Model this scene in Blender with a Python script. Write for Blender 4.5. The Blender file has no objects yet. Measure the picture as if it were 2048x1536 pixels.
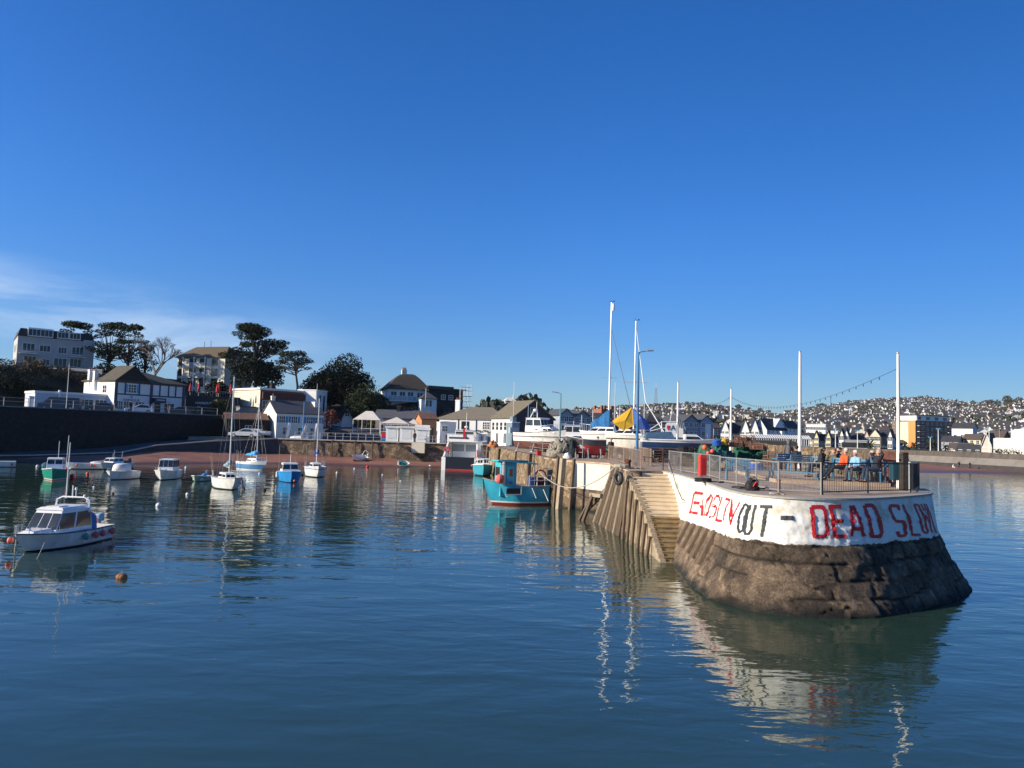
import bpy, bmesh, math, random
from mathutils import Vector, noise, Matrix
random.seed(7)
SC = bpy.context.scene
COL = SC.collection
# ---------------------------------------------------------------- camera
F = 1500.0; HC = 5.2; PITCH = math.atan(101/1500.); ROLL = math.radians(1.7)
cam = bpy.data.cameras.new('camera'); camo = bpy.data.objects.new('camera', cam); COL.objects.link(camo)
cam.sensor_width = 36.0; cam.lens = 36.0*F/2048; cam.clip_start = 0.5; cam.clip_end = 12000
camo.matrix_world = (Matrix.Translation((0, 0, HC)) @ Matrix.Rotation(math.pi/2+PITCH, 4, 'X') @ Matrix.Rotation(ROLL, 4, 'Z'))
SC.camera = camo
# ---------------------------------------------------------------- sky, sun, exposure
SUN_EL = math.radians(21); SX, SY = -0.951, -0.309          # horizontal direction towards the sun
world = bpy.data.worlds.new("World"); SC.world = world; world.use_nodes = True
nt = world.node_tree; N = nt.nodes; L = nt.links
bg = N['Background']; bg.inputs[1].default_value = 0.1
sky = N.new('ShaderNodeTexSky'); sky.sky_type = 'NISHITA'; sky.sun_disc = False
sky.sun_elevation = SUN_EL; sky.sun_rotation = math.atan2(SX, SY); sky.air_density = 1.0; sky.dust_density = 0.3; sky.ozone_density = 4.0
hsv = N.new('ShaderNodeHueSaturation'); hsv.inputs['Saturation'].default_value = 1.25; hsv.inputs['Value'].default_value = 1.0
L.new(sky.outputs[0], hsv.inputs['Color'])
# thin cirrus low in the left of the sky
tc = N.new('ShaderNodeTexCoord'); mp = N.new('ShaderNodeMapping'); mp.inputs['Scale'].default_value = (1.6, 1.6, 9.0); mp.inputs['Rotation'].default_value = (0.0, 0.10, 0.0)
L.new(tc.outputs['Generated'], mp.inputs['Vector'])
n1 = N.new('ShaderNodeTexNoise'); n1.inputs['Scale'].default_value = 2.3; n1.inputs['Detail'].default_value = 7; n1.inputs['Roughness'].default_value = .62; n1.inputs['Distortion'].default_value = .5
L.new(mp.outputs[0], n1.inputs['Vector'])
r1 = N.new('ShaderNodeMapRange'); r1.inputs[1].default_value = .40; r1.inputs[2].default_value = .78
L.new(n1.outputs['Fac'], r1.inputs[0])
sep = N.new('ShaderNodeSeparateXYZ'); L.new(tc.outputs['Generated'], sep.inputs[0])
def wmath(op, a, b=None):
    m = N.new('ShaderNodeMath'); m.operation = op
    for i, q in enumerate((a, b)):
        if q is None: continue
        if isinstance(q, (int, float)): m.inputs[i].default_value = q
        else: L.new(q, m.inputs[i])
    return m.outputs[0]
def wrange(src, a, b):
    m = N.new('ShaderNodeMapRange'); m.interpolation_type = 'SMOOTHSTEP'
    m.inputs[1].default_value = a; m.inputs[2].default_value = b; L.new(src, m.inputs[0]); return m.outputs[0]
# the streak band follows  z = 0.115 - 0.22*x  (falls towards the right)
zz = wmath('ADD', sep.outputs['Z'], wmath('MULTIPLY', sep.outputs['X'], 0.12))
band = wmath('MULTIPLY', wrange(zz, 0.0, 0.05), wmath('SUBTRACT', 1.0, wrange(zz, 0.075, 0.125)))
mk = wmath('MULTIPLY', band, wmath('SUBTRACT', 1.0, wrange(sep.outputs['X'], -0.45, -0.12)))
mk = wmath('MULTIPLY', mk, wmath('ADD', wmath('MULTIPLY', r1.outputs[0], 0.72), 0.05))
mix = N.new('ShaderNodeMixRGB'); mix.inputs[2].default_value = (5.0, 6.0, 7.4, 1)
tint = N.new('ShaderNodeMixRGB'); tint.blend_type = 'MULTIPLY'; tint.inputs[0].default_value = 1; tint.inputs[2].default_value = (.75,.92,1.27,1); L.new(hsv.outputs[0], tint.inputs[1])
lowz = wmath('SUBTRACT', 1.0, wmath('MULTIPLY', wmath('SUBTRACT', 1.0, wrange(sep.outputs['Z'], .05, .30)), .17))
rgt = wmath('SUBTRACT', 1.0, wmath('MULTIPLY', wrange(sep.outputs['X'], .05, .65), .24))
dmp = N.new('ShaderNodeVectorMath'); dmp.operation = 'SCALE'; L.new(tint.outputs[0], dmp.inputs[0]); L.new(wmath('MULTIPLY', lowz, rgt), dmp.inputs['Scale'])
L.new(mk, mix.inputs[0]); L.new(dmp.outputs[0], mix.inputs[1]); L.new(mix.outputs[0], bg.inputs[0])
sl = bpy.data.lights.new('sun', 'SUN'); sl.energy = 4.9; sl.angle = math.radians(.5); sl.color = (1.0, .88, .70)
so = bpy.data.objects.new('sun', sl); COL.objects.link(so)
sd = Vector((SX*math.cos(SUN_EL), SY*math.cos(SUN_EL), math.sin(SUN_EL)))
so.rotation_euler = sd.to_track_quat('Z', 'Y').to_euler(); so.location = (-200, -60, 120)
SC.view_settings.view_transform = 'Standard'; SC.view_settings.look = 'None'; SC.view_settings.exposure = 0.5; SC.view_settings.gamma = 1
SC.render.engine = 'CYCLES'
# ---------------------------------------------------------------- measuring helpers (photo pixels to metres)
def ray(px, py):
    u = (px-1024)/F; v = -(py-768)/F
    c, s = math.cos(ROLL), math.sin(ROLL); u, v = c*u - s*v, s*u + c*v
    cp, sp = math.cos(PITCH), math.sin(PITCH); y = cp - v*sp; z = sp + v*cp
    return u/y, z/y
def G(px, py, z=0.):
    a, b = ray(px, py); t = (z-HC)/b; return Vector((a*t, t, z))
def D(px, py, Y):
    a, b = ray(px, py); return Vector((a*Y, Y, HC+b*Y))
def hor(px): return 868.9+0.0297*(px-1024)
def X(px, Y, z=0.): 
    a, b = ray(px, hor(px)-(z-HC)*F/Y); return a*Y
# ---------------------------------------------------------------- materials
MATS = {}
def mat(name, col, rough=.7, var=.12, scale=3.0, bump=0.0, bscale=20.0, metal=0.0, col2=None, spec=None, stretch=None):
    if name in MATS: return MATS[name]
    m = bpy.data.materials.new(name); m.use_nodes = True; t = m.node_tree; b = t.nodes['Principled BSDF']
    b.inputs['Roughness'].default_value = rough; b.inputs['Metallic'].default_value = metal
    if spec is not None: b.inputs['Specular IOR Level'].default_value = spec
    tcn = t.nodes.new('ShaderNodeTexCoord'); vec = tcn.outputs['Object']
    if stretch:
        mpn = t.nodes.new('ShaderNodeMapping'); mpn.inputs['Scale'].default_value = stretch; t.links.new(vec, mpn.inputs[0]); vec = mpn.outputs[0]
    nz = t.nodes.new('ShaderNodeTexNoise'); nz.inputs['Scale'].default_value = scale; nz.inputs['Detail'].default_value = 5; nz.inputs['Roughness'].default_value = .6
    t.links.new(vec, nz.inputs['Vector'])
    cr = t.nodes.new('ShaderNodeMapRange'); cr.inputs[1].default_value = .3; cr.inputs[2].default_value = .7; t.links.new(nz.outputs['Fac'], cr.inputs[0])
    mx = t.nodes.new('ShaderNodeMixRGB'); t.links.new(cr.outputs[0], mx.inputs[0])
    a = [max(0, c*(1-var)) for c in col]; d = [min(1, c*(1+var)) for c in col] if col2 is None else list(col2)
    mx.inputs[1].default_value = (*a, 1); mx.inputs[2].default_value = (*d, 1)
    t.links.new(mx.outputs[0], b.inputs['Base Color'])
    if bump:
        n2 = t.nodes.new('ShaderNodeTexNoise'); n2.inputs['Scale'].default_value = bscale; n2.inputs['Detail'].default_value = 4; t.links.new(vec, n2.inputs['Vector'])
        bp = t.nodes.new('ShaderNodeBump'); bp.inputs['Strength'].default_value = min(1, bump); bp.inputs['Distance'].default_value = .05*max(1, bump)
        t.links.new(n2.outputs['Fac'], bp.inputs['Height']); t.links.new(bp.outputs[0], b.inputs['Normal'])
    MATS[name] = m; return m
def nd(t, typ, **kw):
    n = t.nodes.new(typ)
    for k, v in kw.items():
        if k.startswith('i_'):
            key = k[2:]; key = int(key) if key.isdigit() else key.replace('_', ' ')
            n.inputs[key].default_value = v
        else: setattr(n, k, v)
    return n
# ---------------------------------------------------------------- mesh builder
class MB:
    def __init__(s): s.v = []; s.f = []; s.m = []
    def add(s, vs, fs, m=0):
        o = len(s.v); s.v += [tuple(p) for p in vs]; s.f += [tuple(i+o for i in f) for f in fs]; s.m += [m]*len(fs); return s
    def box(s, x0, x1, y0, y1, z0, z1, m=0):
        return s.add([(x0,y0,z0),(x1,y0,z0),(x1,y1,z0),(x0,y1,z0),(x0,y0,z1),(x1,y0,z1),(x1,y1,z1),(x0,y1,z1)],
                     [(0,3,2,1),(4,5,6,7),(0,1,5,4),(1,2,6,5),(2,3,7,6),(3,0,4,7)], m)
    def cbox(s, c, d, rz=0, rx=0, ry=0, m=0):
        R = Matrix.Rotation(rz,3,'Z') @ Matrix.Rotation(ry,3,'Y') @ Matrix.Rotation(rx,3,'X'); c = Vector(c)
        vs = [c + R @ Vector((sx*d[0]/2, sy*d[1]/2, sz*d[2]/2)) for sz in (-1,1) for sx, sy in ((-1,-1),(1,-1),(1,1),(-1,1))]
        return s.add(vs, [(0,3,2,1),(4,5,6,7),(0,1,5,4),(1,2,6,5),(2,3,7,6),(3,0,4,7)], m)
    def bar(s, a, b, w, h=None, m=0):
        # rectangular bar from a to b
        a, b = Vector(a), Vector(b); d = b-a; Ln = d.length
        if Ln < 1e-6: return s
        q = d.to_track_quat('X', 'Z'); h = h or w; c = (a+b)/2
        vs = [c + q @ Vector((sx*Ln/2, sy*w/2, sz*h/2)) for sz in (-1,1) for sx, sy in ((-1,-1),(1,-1),(1,1),(-1,1))]
        return s.add(vs, [(0,3,2,1),(4,5,6,7),(0,1,5,4),(1,2,6,5),(2,3,7,6),(3,0,4,7)], m)
    def tube(s, pts, r, n=6, m=0, closed=False):
        pts = [Vector(p) for p in pts]; k = len(pts); rs = r if isinstance(r, (list, tuple)) else [r]*k
        vs = []; prev = None
        for i, p in enumerate(pts):
            if closed: d = pts[(i+1) % k]-pts[i-1]
            else: d = (pts[min(i+1, k-1)]-pts[max(i-1, 0)])
            if d.length < 1e-9: d = Vector((0,0,1))
            d.normalize()
            if prev is None: u = d.orthogonal().normalized()
            else: u = (prev - d*prev.dot(d)); u = u.normalized() if u.length > 1e-6 else d.orthogonal().normalized()
            prev = u; w = d.cross(u)
            vs += [p + (u*math.cos(2*math.pi*j/n)+w*math.sin(2*math.pi*j/n))*rs[i] for j in range(n)]
        fs = []; kk = k if closed else k-1
        for i in range(kk):
            a = i*n; b = ((i+1) % k)*n
            fs += [(a+j, a+(j+1) % n, b+(j+1) % n, b+j) for j in range(n)]
        if not closed: fs += [tuple(range(n-1, -1, -1)), tuple((k-1)*n+j for j in range(n))]
        return s.add(vs, fs, m)
    def lathe(s, prof, c=(0,0,0), n=12, m=0):
        vs = [(c[0]+r*math.cos(2*math.pi*j/n), c[1]+r*math.sin(2*math.pi*j/n), c[2]+z) for r, z in prof for j in range(n)]
        fs = [(i*n+j, i*n+(j+1) % n, (i+1)*n+(j+1) % n, (i+1)*n+j) for i in range(len(prof)-1) for j in range(n)]
        fs += [tuple(range(n-1, -1, -1)), tuple((len(prof)-1)*n+j for j in range(n))]
        return s.add(vs, fs, m)
    def ball(s, c, r, sc=(1,1,1), n=10, m=0):
        pr = [(max(r*math.sin(math.pi*i/n), 1e-4), -r*math.cos(math.pi*i/n)) for i in range(n+1)]
        k = len(s.v); s.lathe(pr, (0,0,0), n+2, m)
        for i in range(k, len(s.v)):
            q = s.v[i]; s.v[i] = (c[0]+q[0]*sc[0], c[1]+q[1]*sc[1], c[2]+q[2]*sc[2])
        return s
    def loft(s, rings, m=0, closed=True, caps=True):
        n = len(rings[0]); vs = [p for r in rings for p in r]; fs = []
        for i in range(len(rings)-1):
            for j in range(n if closed else n-1):
                fs.append((i*n+j, i*n+(j+1) % n, (i+1)*n+(j+1) % n, (i+1)*n+j))
        if caps and closed: fs += [tuple(range(n-1, -1, -1)), tuple((len(rings)-1)*n+j for j in range(n))]
        return s.add(vs, fs, m)
    def prism(s, poly, z0, z1, m=0):
        n = len(poly); vs = [(x, y, z0) for x, y in poly]+[(x, y, z1) for x, y in poly]
        return s.add(vs, [tuple(range(n-1,-1,-1)), tuple(range(n, 2*n))]+[(i, (i+1) % n, (i+1) % n+n, i+n) for i in range(n)], m)
    def plate(s, pts, th, m=0):
        # thin slab from a planar polygon
        P = [Vector(p) for p in pts]; nn = Vector((0,0,0))
        for i in range(len(P)): nn += (P[i]-P[0]).cross(P[(i+1) % len(P)]-P[0])
        nn.normalize(); n = len(P)
        vs = P+[p-nn*th for p in P]
        return s.add(vs, [tuple(range(n)), tuple(range(2*n-1, n-1, -1))]+[(i, i+n, (i+1) % n+n, (i+1) % n) for i in range(n)], m)
    def build(s, name, mats, parent=None, smooth=False, fix=True, bevel=0):
        me = bpy.data.meshes.new(name); me.from_pydata(s.v, [], s.f); me.validate()
        if not isinstance(mats, (list, tuple)): mats = [mats]
        for q in mats: me.materials.append(q)
        if len(me.polygons) == len(s.m): me.polygons.foreach_set('material_index', s.m)
        if fix:
            bm = bmesh.new(); bm.from_mesh(me); bmesh.ops.recalc_face_normals(bm, faces=bm.faces); bm.to_mesh(me); bm.free()
        if smooth: me.polygons.foreach_set('use_smooth', [True]*len(me.polygons))
        me.update()
        o = bpy.data.objects.new(name, me); COL.objects.link(o)
        if parent is not None: o.parent = parent
        if bevel:
            bv = o.modifiers.new('bevel', 'BEVEL'); bv.width = bevel; bv.segments = 2; bv.limit_method = 'ANGLE'
        return o
def tag(o, label=None, cat=None, group=None, kind=None):
    if label: o['label'] = label
    if cat: o['category'] = cat
    if group: o['group'] = group
    if kind: o['kind'] = kind
    return o
def thing(name, label, cat, loc=(0,0,0), rz=0, group=None, rx=0, ry=0):
    o = bpy.data.objects.new(name, None); COL.objects.link(o); o.empty_display_size = .3
    o.location = loc; o.rotation_euler = (rx, ry, rz); return tag(o, label, cat, group)
CHILD = {}
def kids(o): return [c for c in bpy.data.objects if c.parent == o]
def dup(root, loc=None, rz=None, label=None, group=None, tree=None, sc=None):
    def cp(o, par):
        c = o.copy(); COL.objects.link(c); c.parent = par
        for k in tree.get(o.name, []): cp(k, c)
        return c
    if tree is None:
        tree = {}
        def rec(o):
            tree[o.name] = kids(o)
            for k in tree[o.name]: rec(k)
        rec(root)
    r = cp(root, None)
    if loc is not None: r.location = loc
    if rz is not None: r.rotation_euler = (0, 0, rz)
    if sc: r.scale = (sc,)*3 if isinstance(sc, (int, float)) else sc
    if label: r['label'] = label
    if group: r['group'] = group
    return r
def struct(name, mb, m, smooth=False, kind='structure'):
    o = mb.build(name, m, None, smooth); o['kind'] = kind; return o
# common paints
WHITE = mat('white_paint', (.78,.78,.75), .45, .05, 6)
GEL = mat('white_gelcoat', (.80,.80,.77), .28, .06, 2.5)
DIRTY = mat('weathered_white', (.62,.61,.56), .6, .15, 5)
CREAM = mat('cream_render', (.72,.66,.50), .85, .07, .8, .3, 30)
WALLW = mat('white_render', (.72,.72,.69), .85, .07, .8, .25, 30)
GLASS = mat('window_glass', (.025,.03,.035), .08, .3, 1.5)
DARK = mat('dark_rubber', (.015,.015,.017), .6, .3, 9)
BLACK = mat('black_paint', (.02,.02,.022), .4, .2, 9)
NAVY = mat('navy_paint', (.018,.035,.075), .5, .2, 4)
BLUE = mat('blue_paint', (.03,.20,.46), .45, .12, 5)
LBLUE = mat('light_blue_paint', (.10,.34,.52), .5, .15, 9)
TEAL = mat('teal_paint', (.06,.36,.42), .4, .12, 3)
GREEN = mat('green_paint', (.02,.25,.17), .4, .12, 3)
RED = mat('red_paint', (.55,.02,.02), .5, .12, 3)
REDDK = mat('antifoul_red', (.22,.03,.02), .7, .2, 4)
ORANGE = mat('orange_plastic', (.75,.14,.03), .5, .1, 4)
PINKB = mat('faded_red_plastic', (.70,.12,.10), .5, .1, 4)
YELLOW = mat('yellow_canvas', (.80,.45,.03), .7, .1, 3)
BLUEC = mat('blue_canvas', (.03,.16,.40), .75, .2, 4, .3, 15)
LBLUE2 = mat('bench_blue', (.055,.19,.30), .55, .2, 9)
STEEL = mat('galvanised_steel', (.42,.43,.43), .45, .12, 8, metal=.5)
ALU = mat('mast_alloy', (.62,.62,.60), .4, .08, 3, metal=.3)
ROPE = mat('rope_fibre', (.42,.38,.28), .9, .2, 14, .5, 60)
ROPEG = mat('green_rope_fibre', (.05,.25,.2), .9, .2, 14, .5, 60)
TIMBER = mat('weathered_timber', (.15,.105,.067), .85, .35, 3, .8, 14, stretch=(6,6,.6))
PALEWOOD = mat('pale_driftwood', (.36,.29,.20), .85, .25, 3, .6, 14, stretch=(6,6,.6))
BRICK = mat('red_brick', (.30,.12,.07), .9, .2, 6, .4, 30)
ORBRICK = mat('orange_brick', (.50,.23,.10), .9, .12, 3, .3, 30)
SLATE = mat('grey_slate', (.07,.072,.08), .75, .25, 4, .5, 25)
BROWNT = mat('brown_tile', (.115,.085,.05), .85, .25, 4, .5, 25)
OLIVET = mat('mossy_tile', (.165,.14,.09), .9, .28, 2.5, .6, 18)
SKIN = mat('skin', (.52,.30,.22), .6, .08, 12)
# ================================================================ terrain
def sm(x, a, b):
    t = max(0., min(1., (x-a)/(b-a))); return t*t*(3-2*t)
def lerp_tab(tab, x):
    if x <= tab[0][0]: return tab[0][1]
    for (a, va), (b, vb) in zip(tab, tab[1:]):
        if x <= b: return va+(vb-va)*(x-a)/(b-a)
    return tab[-1][1]
WN = (-.857, .515)                                   # normal of the tall left quay wall, pointing inland
def dwall(x, y): return (x+65)*WN[0]+(y-100)*WN[1]
def gz(x, y):
    r = x/max(y, 1.)*1500+1024
    h2 = 3.45+sm(y, 128, 150)*2.2+sm(y, 150, 172)*8*(1-sm(r, 870, 960))
    h2 -= sm(y, 128, 150)*2.2*sm(r, 800, 900)*(1-sm(y,150,160))
    d = dwall(x, y)
    if d > 0:
        h1 = 6.75+sm(d, 27, 40)*8.3
        k = 1-sm(r, 380, 470)
        return h2*(1-k)+max(h1, h2)*k
    return h2
ASPH = mat('asphalt', (.075,.075,.078), .9, .2, .8, .3, 20)
GRASSY = mat('rough_grass', (.02,.022,.012), .95, .4, .25, .6, 3, col2=(.05,.042,.022))
g = MB(); st = 2.0; idx = {}
xs = [-170+st*i for i in range(116)]; ys = [90+st*i for i in range(80)]
def land(x, y): return (dwall(x, y) > .6) or (y > 118.5 and x > -52 and (dwall(x, y) < -1.6 or y > 137))
for i in range(len(xs)-1):
    for j in range(len(ys)-1):
        x, y = xs[i], ys[j]
        if not land(x+st/2, y+st/2): continue
        q = []
        for a, b in ((i,j),(i+1,j),(i+1,j+1),(i,j+1)):
            if (a,b) not in idx:
                idx[(a,b)] = len(g.v); xx, yy = xs[a], ys[b]; g.v.append((xx, yy, gz(xx, yy)))
            q.append(idx[(a,b)])
        zz_ = [g.v[k][2] for k in q]
        g.f.append(tuple(q)); g.m.append(0 if max(zz_)-min(zz_) < .5 and max(zz_) < 8 else 1)
struct('headland_ground', g, [ASPH, GRASSY])
# quay apron strips that close the gap to the walls
q = MB(); q.prism([(-40,118.2),(0,118.2),(0,121),(-40,121)], 3.2, 3.452); q.prism([(-50.6,118.3),(-40,118.3),(-40,118.7),(-50.6,118.7)], 1.8, 3.455)
q.prism([(-50.2,123.6),(-43.8,134.4),(-39,133),(-46,122)], 2.6, 3.457)
q.prism([(-70,92.5),(-45,134.5),(-47,135.5),(-72,93)], 6.4, 6.77)
struct('quay_apron', q, mat('quay_concrete', (.27,.255,.23), .9, .15, .6, .3, 12))

# far town plain and hills
HT = [(300,835),(880,826),(940,818),(1040,820),(1100,822),(1180,816),(1240,814),(1300,808),(1400,806),(1450,813),(1500,819),(1560,827),(1600,824),(1650,817),(1700,810),(1750,804),(1800,801),(1860,800),(1900,806),(1950,810),(2000,806),(2048,803),(2300,800)]
def hz(x, y):
    r = x/y*1500+1024; top = hor(r)-lerp_tab(HT, r)
    y0 = 330+120*sm(r, 1500, 1800)
    k = max(0., min(1., (y-y0)/(1500-y0)))
    k = k**1.12
    return 3.45+.5*sm(y, 200, 260)+(top+1)*k+4*k*noise.noise((x/160., y/160., 0))*sm(1500-y, 0, 500)
far = MB(); nx, ny = 260, 60
xs = [-1.0+i*(2.9/nx) for i in range(nx+1)]
ysf = [206+(2100-206)*(j/ny)**1.5 for j in range(ny+1)]
for y in ysf:
    for rx in xs:
        z = hz(rx*y, y) if y < 1500 else hz(rx*1500, 1500)-(y-1500)*.08
        far.v.append((rx*y, y, z))
for j in range(ny):
    for i in range(nx):
        a = j*(nx+1)+i; far.f.append((a, a+1, a+nx+2, a+nx+1)); far.m.append(0)
def hillmat():
    m = bpy.data.materials.new('hillside'); m.use_nodes = True; t = m.node_tree; b = t.nodes['Principled BSDF']; b.inputs['Roughness'].default_value = .95
    c = nd(t, 'ShaderNodeTexCoord'); n1 = nd(t, 'ShaderNodeTexNoise', i_Scale=.012, i_Detail=6.0, i_Roughness=.7); n2 = nd(t, 'ShaderNodeTexNoise', i_Scale=.004, i_Detail=3.0)
    t.links.new(c.outputs['Object'], n1.inputs['Vector']); t.links.new(c.outputs['Object'], n2.inputs['Vector'])
    r = nd(t, 'ShaderNodeValToRGB'); e = r.color_ramp.elements; e[0].position = .35; e[0].color = (.025,.03,.018,1); e[1].position = .68; e[1].color = (.085,.08,.05,1)
    e2 = r.color_ramp.elements.new(.5); e2.color = (.05,.05,.028,1)
    t.links.new(n1.outputs['Fac'], r.inputs['Fac'])
    r2 = nd(t, 'ShaderNodeMapRange', i_1=.5, i_2=.62); t.links.new(n2.outputs['Fac'], r2.inputs[0])
    mx = nd(t, 'ShaderNodeMixRGB'); mx.inputs[2].default_value = (.085,.115,.04,1); ml = nd(t, 'ShaderNodeMath', operation='MULTIPLY'); ml.inputs[1].default_value = .6
    t.links.new(r2.outputs[0], ml.inputs[0]); t.links.new(ml.outputs[0], mx.inputs[0]); t.links.new(r.outputs[0], mx.inputs[1]); t.links.new(mx.outputs[0], b.inputs['Base Color'])
    return m
HILL = hillmat()
struct('hills', far, HILL, smooth=True)
# flat town ground between the quay and the far plain (sheet with the coast as its edge)
pl = MB(); pl.prism([(-170,165),(0,117.9),(30,117.9),(95,230),(106,206),(110,199),(116,165),(124,120),(400,120),(900,700),(-700,700),(-700,240)], 2.0, 3.43)
struct('town_ground', pl, ASPH)
lawn = MB(); lawn.prism([(106.6,206),(110.6,199),(116.6,165),(124.6,120),(330,120),(300,330),(100,330)], 3.3, 3.95)
struct('esplanade_lawn', lawn, mat('seafront_lawn', (.07,.08,.035), .95, .3, .1))

# harbour sand, rising to the walls
SAND = None
def sandmat():
    m = bpy.data.materials.new('red_sand'); m.use_nodes = True; t = m.node_tree; b = t.nodes['Principled BSDF']
    c = nd(t, 'ShaderNodeTexCoord'); mp_ = nd(t, 'ShaderNodeMapping'); mp_.inputs['Scale'].default_value = (.25, 1.0, 1)
    t.links.new(c.outputs['Object'], mp_.inputs[0])
    n1 = nd(t, 'ShaderNodeTexNoise', i_Scale=.5, i_Detail=6.0, i_Roughness=.65); t.links.new(mp_.outputs[0], n1.inputs['Vector'])
    r = nd(t, 'ShaderNodeValToRGB'); e = r.color_ramp.elements; e[0].position = .35; e[0].color = (.19,.075,.045,1); e[1].position = .7; e[1].color = (.34,.155,.10,1)
    t.links.new(n1.outputs['Fac'], r.inputs['Fac'])
    sx = nd(t, 'ShaderNodeSeparateXYZ'); t.links.new(c.outputs['Object'], sx.inputs[0])
    w = nd(t, 'ShaderNodeMapRange', i_1=.05, i_2=.28); t.links.new(sx.outputs['Z'], w.inputs[0])
    mx = nd(t, 'ShaderNodeMixRGB'); mx.inputs[1].default_value = (.10,.045,.03,1); t.links.new(w.outputs[0], mx.inputs[0]); t.links.new(r.outputs[0], mx.inputs[2]); t.links.new(mx.outputs[0], b.inputs['Base Color'])
    rr = nd(t, 'ShaderNodeMapRange', i_3=.35, i_4=.9); t.links.new(w.outputs[0], rr.inputs[0]); t.links.new(rr.outputs[0], b.inputs['Roughness'])
    n2 = nd(t, 'ShaderNodeTexNoise', i_Scale=3.0, i_Detail=5.0); t.links.new(c.outputs['Object'], n2.inputs['Vector'])
    bp = nd(t, 'ShaderNodeBump', i_Strength=.5, i_Distance=.15); t.links.new(n2.outputs['Fac'], bp.inputs['Height']); t.links.new(bp.outputs[0], b.inputs['Normal'])
    return m
SAND = sandmat()
SH = [(-90,88),(-64,94),(-49,95.5),(-38.8,106),(-30,108.5),(-24,109.5),(-16,109.2),(-10,111.5),(-3,116)]
def shore_y(x): return lerp_tab(SH, x)
s = MB(); nx, ny = 90, 30
for i in range(nx+1):
    x = -95+i*1.05; y0 = shore_y(x)
    for j in range(ny+1):
        t_ = j/ny; y = y0-6+t_*34
        d = y-y0; z = .115*d if d < 0 else (.105*d if d < 12 else 1.26+(d-12)*.06)
        if x > -16: z *= 1-.35*sm(x, -16, -3)
        z += .06*noise.noise((x*.35, y*.7, 1)) + .03*noise.noise((x*1.3, y*2.0, 5))
        s.v.append((x, y, z))
for i in range(nx):
    for j in range(ny):
        a = i*(ny+1)+j; s.f.append((a, a+ny+1, a+ny+2, a+1)); s.m.append(0)
struct('harbour_sand', s, SAND, smooth=True)
# main beach, far right
s = MB()
BS = [(60,146),(84,150),(107,157.5),(118,163),(135,160)]
for i in range(61):
    x = 60+i*1.3; y0 = lerp_tab(BS, x)
    for j in range(21):
        y = y0-3+j*3.4; d = y-y0
        s.v.append((x, y, max(-.6, .018*d+.03*noise.noise((x*.3, y*.5, 3)))))
for i in range(60):
    for j in range(20):
        a = i*21+j; s.f.append((a, a+21, a+22, a+1)); s.m.append(0)
struct('main_beach', s, SAND, smooth=True)

# water
def watermat():
    m = bpy.data.materials.new('harbour_water'); m.use_nodes = True; t = m.node_tree; b = t.nodes['Principled BSDF']
    b.inputs['Base Color'].default_value = (.024,.052,.034,1); b.inputs['Roughness'].default_value = .03; b.inputs['IOR'].default_value = 1.62; b.inputs['Specular Tint'].default_value = (1,1,.92,1)
    c = nd(t, 'ShaderNodeTexCoord')
    def layer(sc, rot, k, detail, dist):
        mp_ = nd(t, 'ShaderNodeMapping'); mp_.inputs['Scale'].default_value = (k, 1, 1); mp_.inputs['Rotation'].default_value = (0, 0, rot)
        t.links.new(c.outputs['Object'], mp_.inputs[0])
        n = nd(t, 'ShaderNodeTexNoise', i_Scale=sc, i_Detail=detail, i_Roughness=.45, i_Distortion=.4); t.links.new(mp_.outputs[0], n.inputs['Vector'])
        w = nd(t, 'ShaderNodeMath', operation='MULTIPLY'); w.inputs[1].default_value = dist; t.links.new(n.outputs['Fac'], w.inputs[0]); return w.outputs[0]
    a = layer(.55, .25, .45, 2.0, WAMP[0]); b2 = layer(1.9, -.2, .45, 2.0, WAMP[1]); c2 = layer(6.0, .1, .6, 2.0, WAMP[2])
    # wind patches: some areas calmer than others
    pn = nd(t, 'ShaderNodeTexNoise', i_Scale=.045, i_Detail=3.0); mp3 = nd(t, 'ShaderNodeMapping'); mp3.inputs['Scale'].default_value = (.5,1,1); t.links.new(c.outputs['Object'], mp3.inputs[0]); t.links.new(mp3.outputs[0], pn.inputs['Vector'])
    pr = nd(t, 'ShaderNodeMapRange', i_1=.35, i_2=.65, i_3=.35, i_4=1.5); t.links.new(pn.outputs['Fac'], pr.inputs[0])
    s1 = nd(t, 'ShaderNodeMath', operation='ADD'); t.links.new(b2, s1.inputs[0]); t.links.new(c2, s1.inputs[1])
    s2 = nd(t, 'ShaderNodeMath', operation='MULTIPLY'); t.links.new(s1.outputs[0], s2.inputs[0]); t.links.new(pr.outputs[0], s2.inputs[1])
    s3 = nd(t, 'ShaderNodeMath', operation='ADD'); t.links.new(s2.outputs[0], s3.inputs[0]); t.links.new(a, s3.inputs[1])
    bp = nd(t, 'ShaderNodeBump', i_Strength=1.0, i_Distance=1.0); t.links.new(s3.outputs[0], bp.inputs['Height']); t.links.new(bp.outputs[0], b.inputs['Normal'])
    return m
WAMP = (.046, .019, .0034)
w = MB(); w.add([(-4000,-300,0),(4000,-300,0),(4000,8000,0),(-4000,8000,0)], [(0,1,2,3)])
struct('water', w, watermat())
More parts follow.
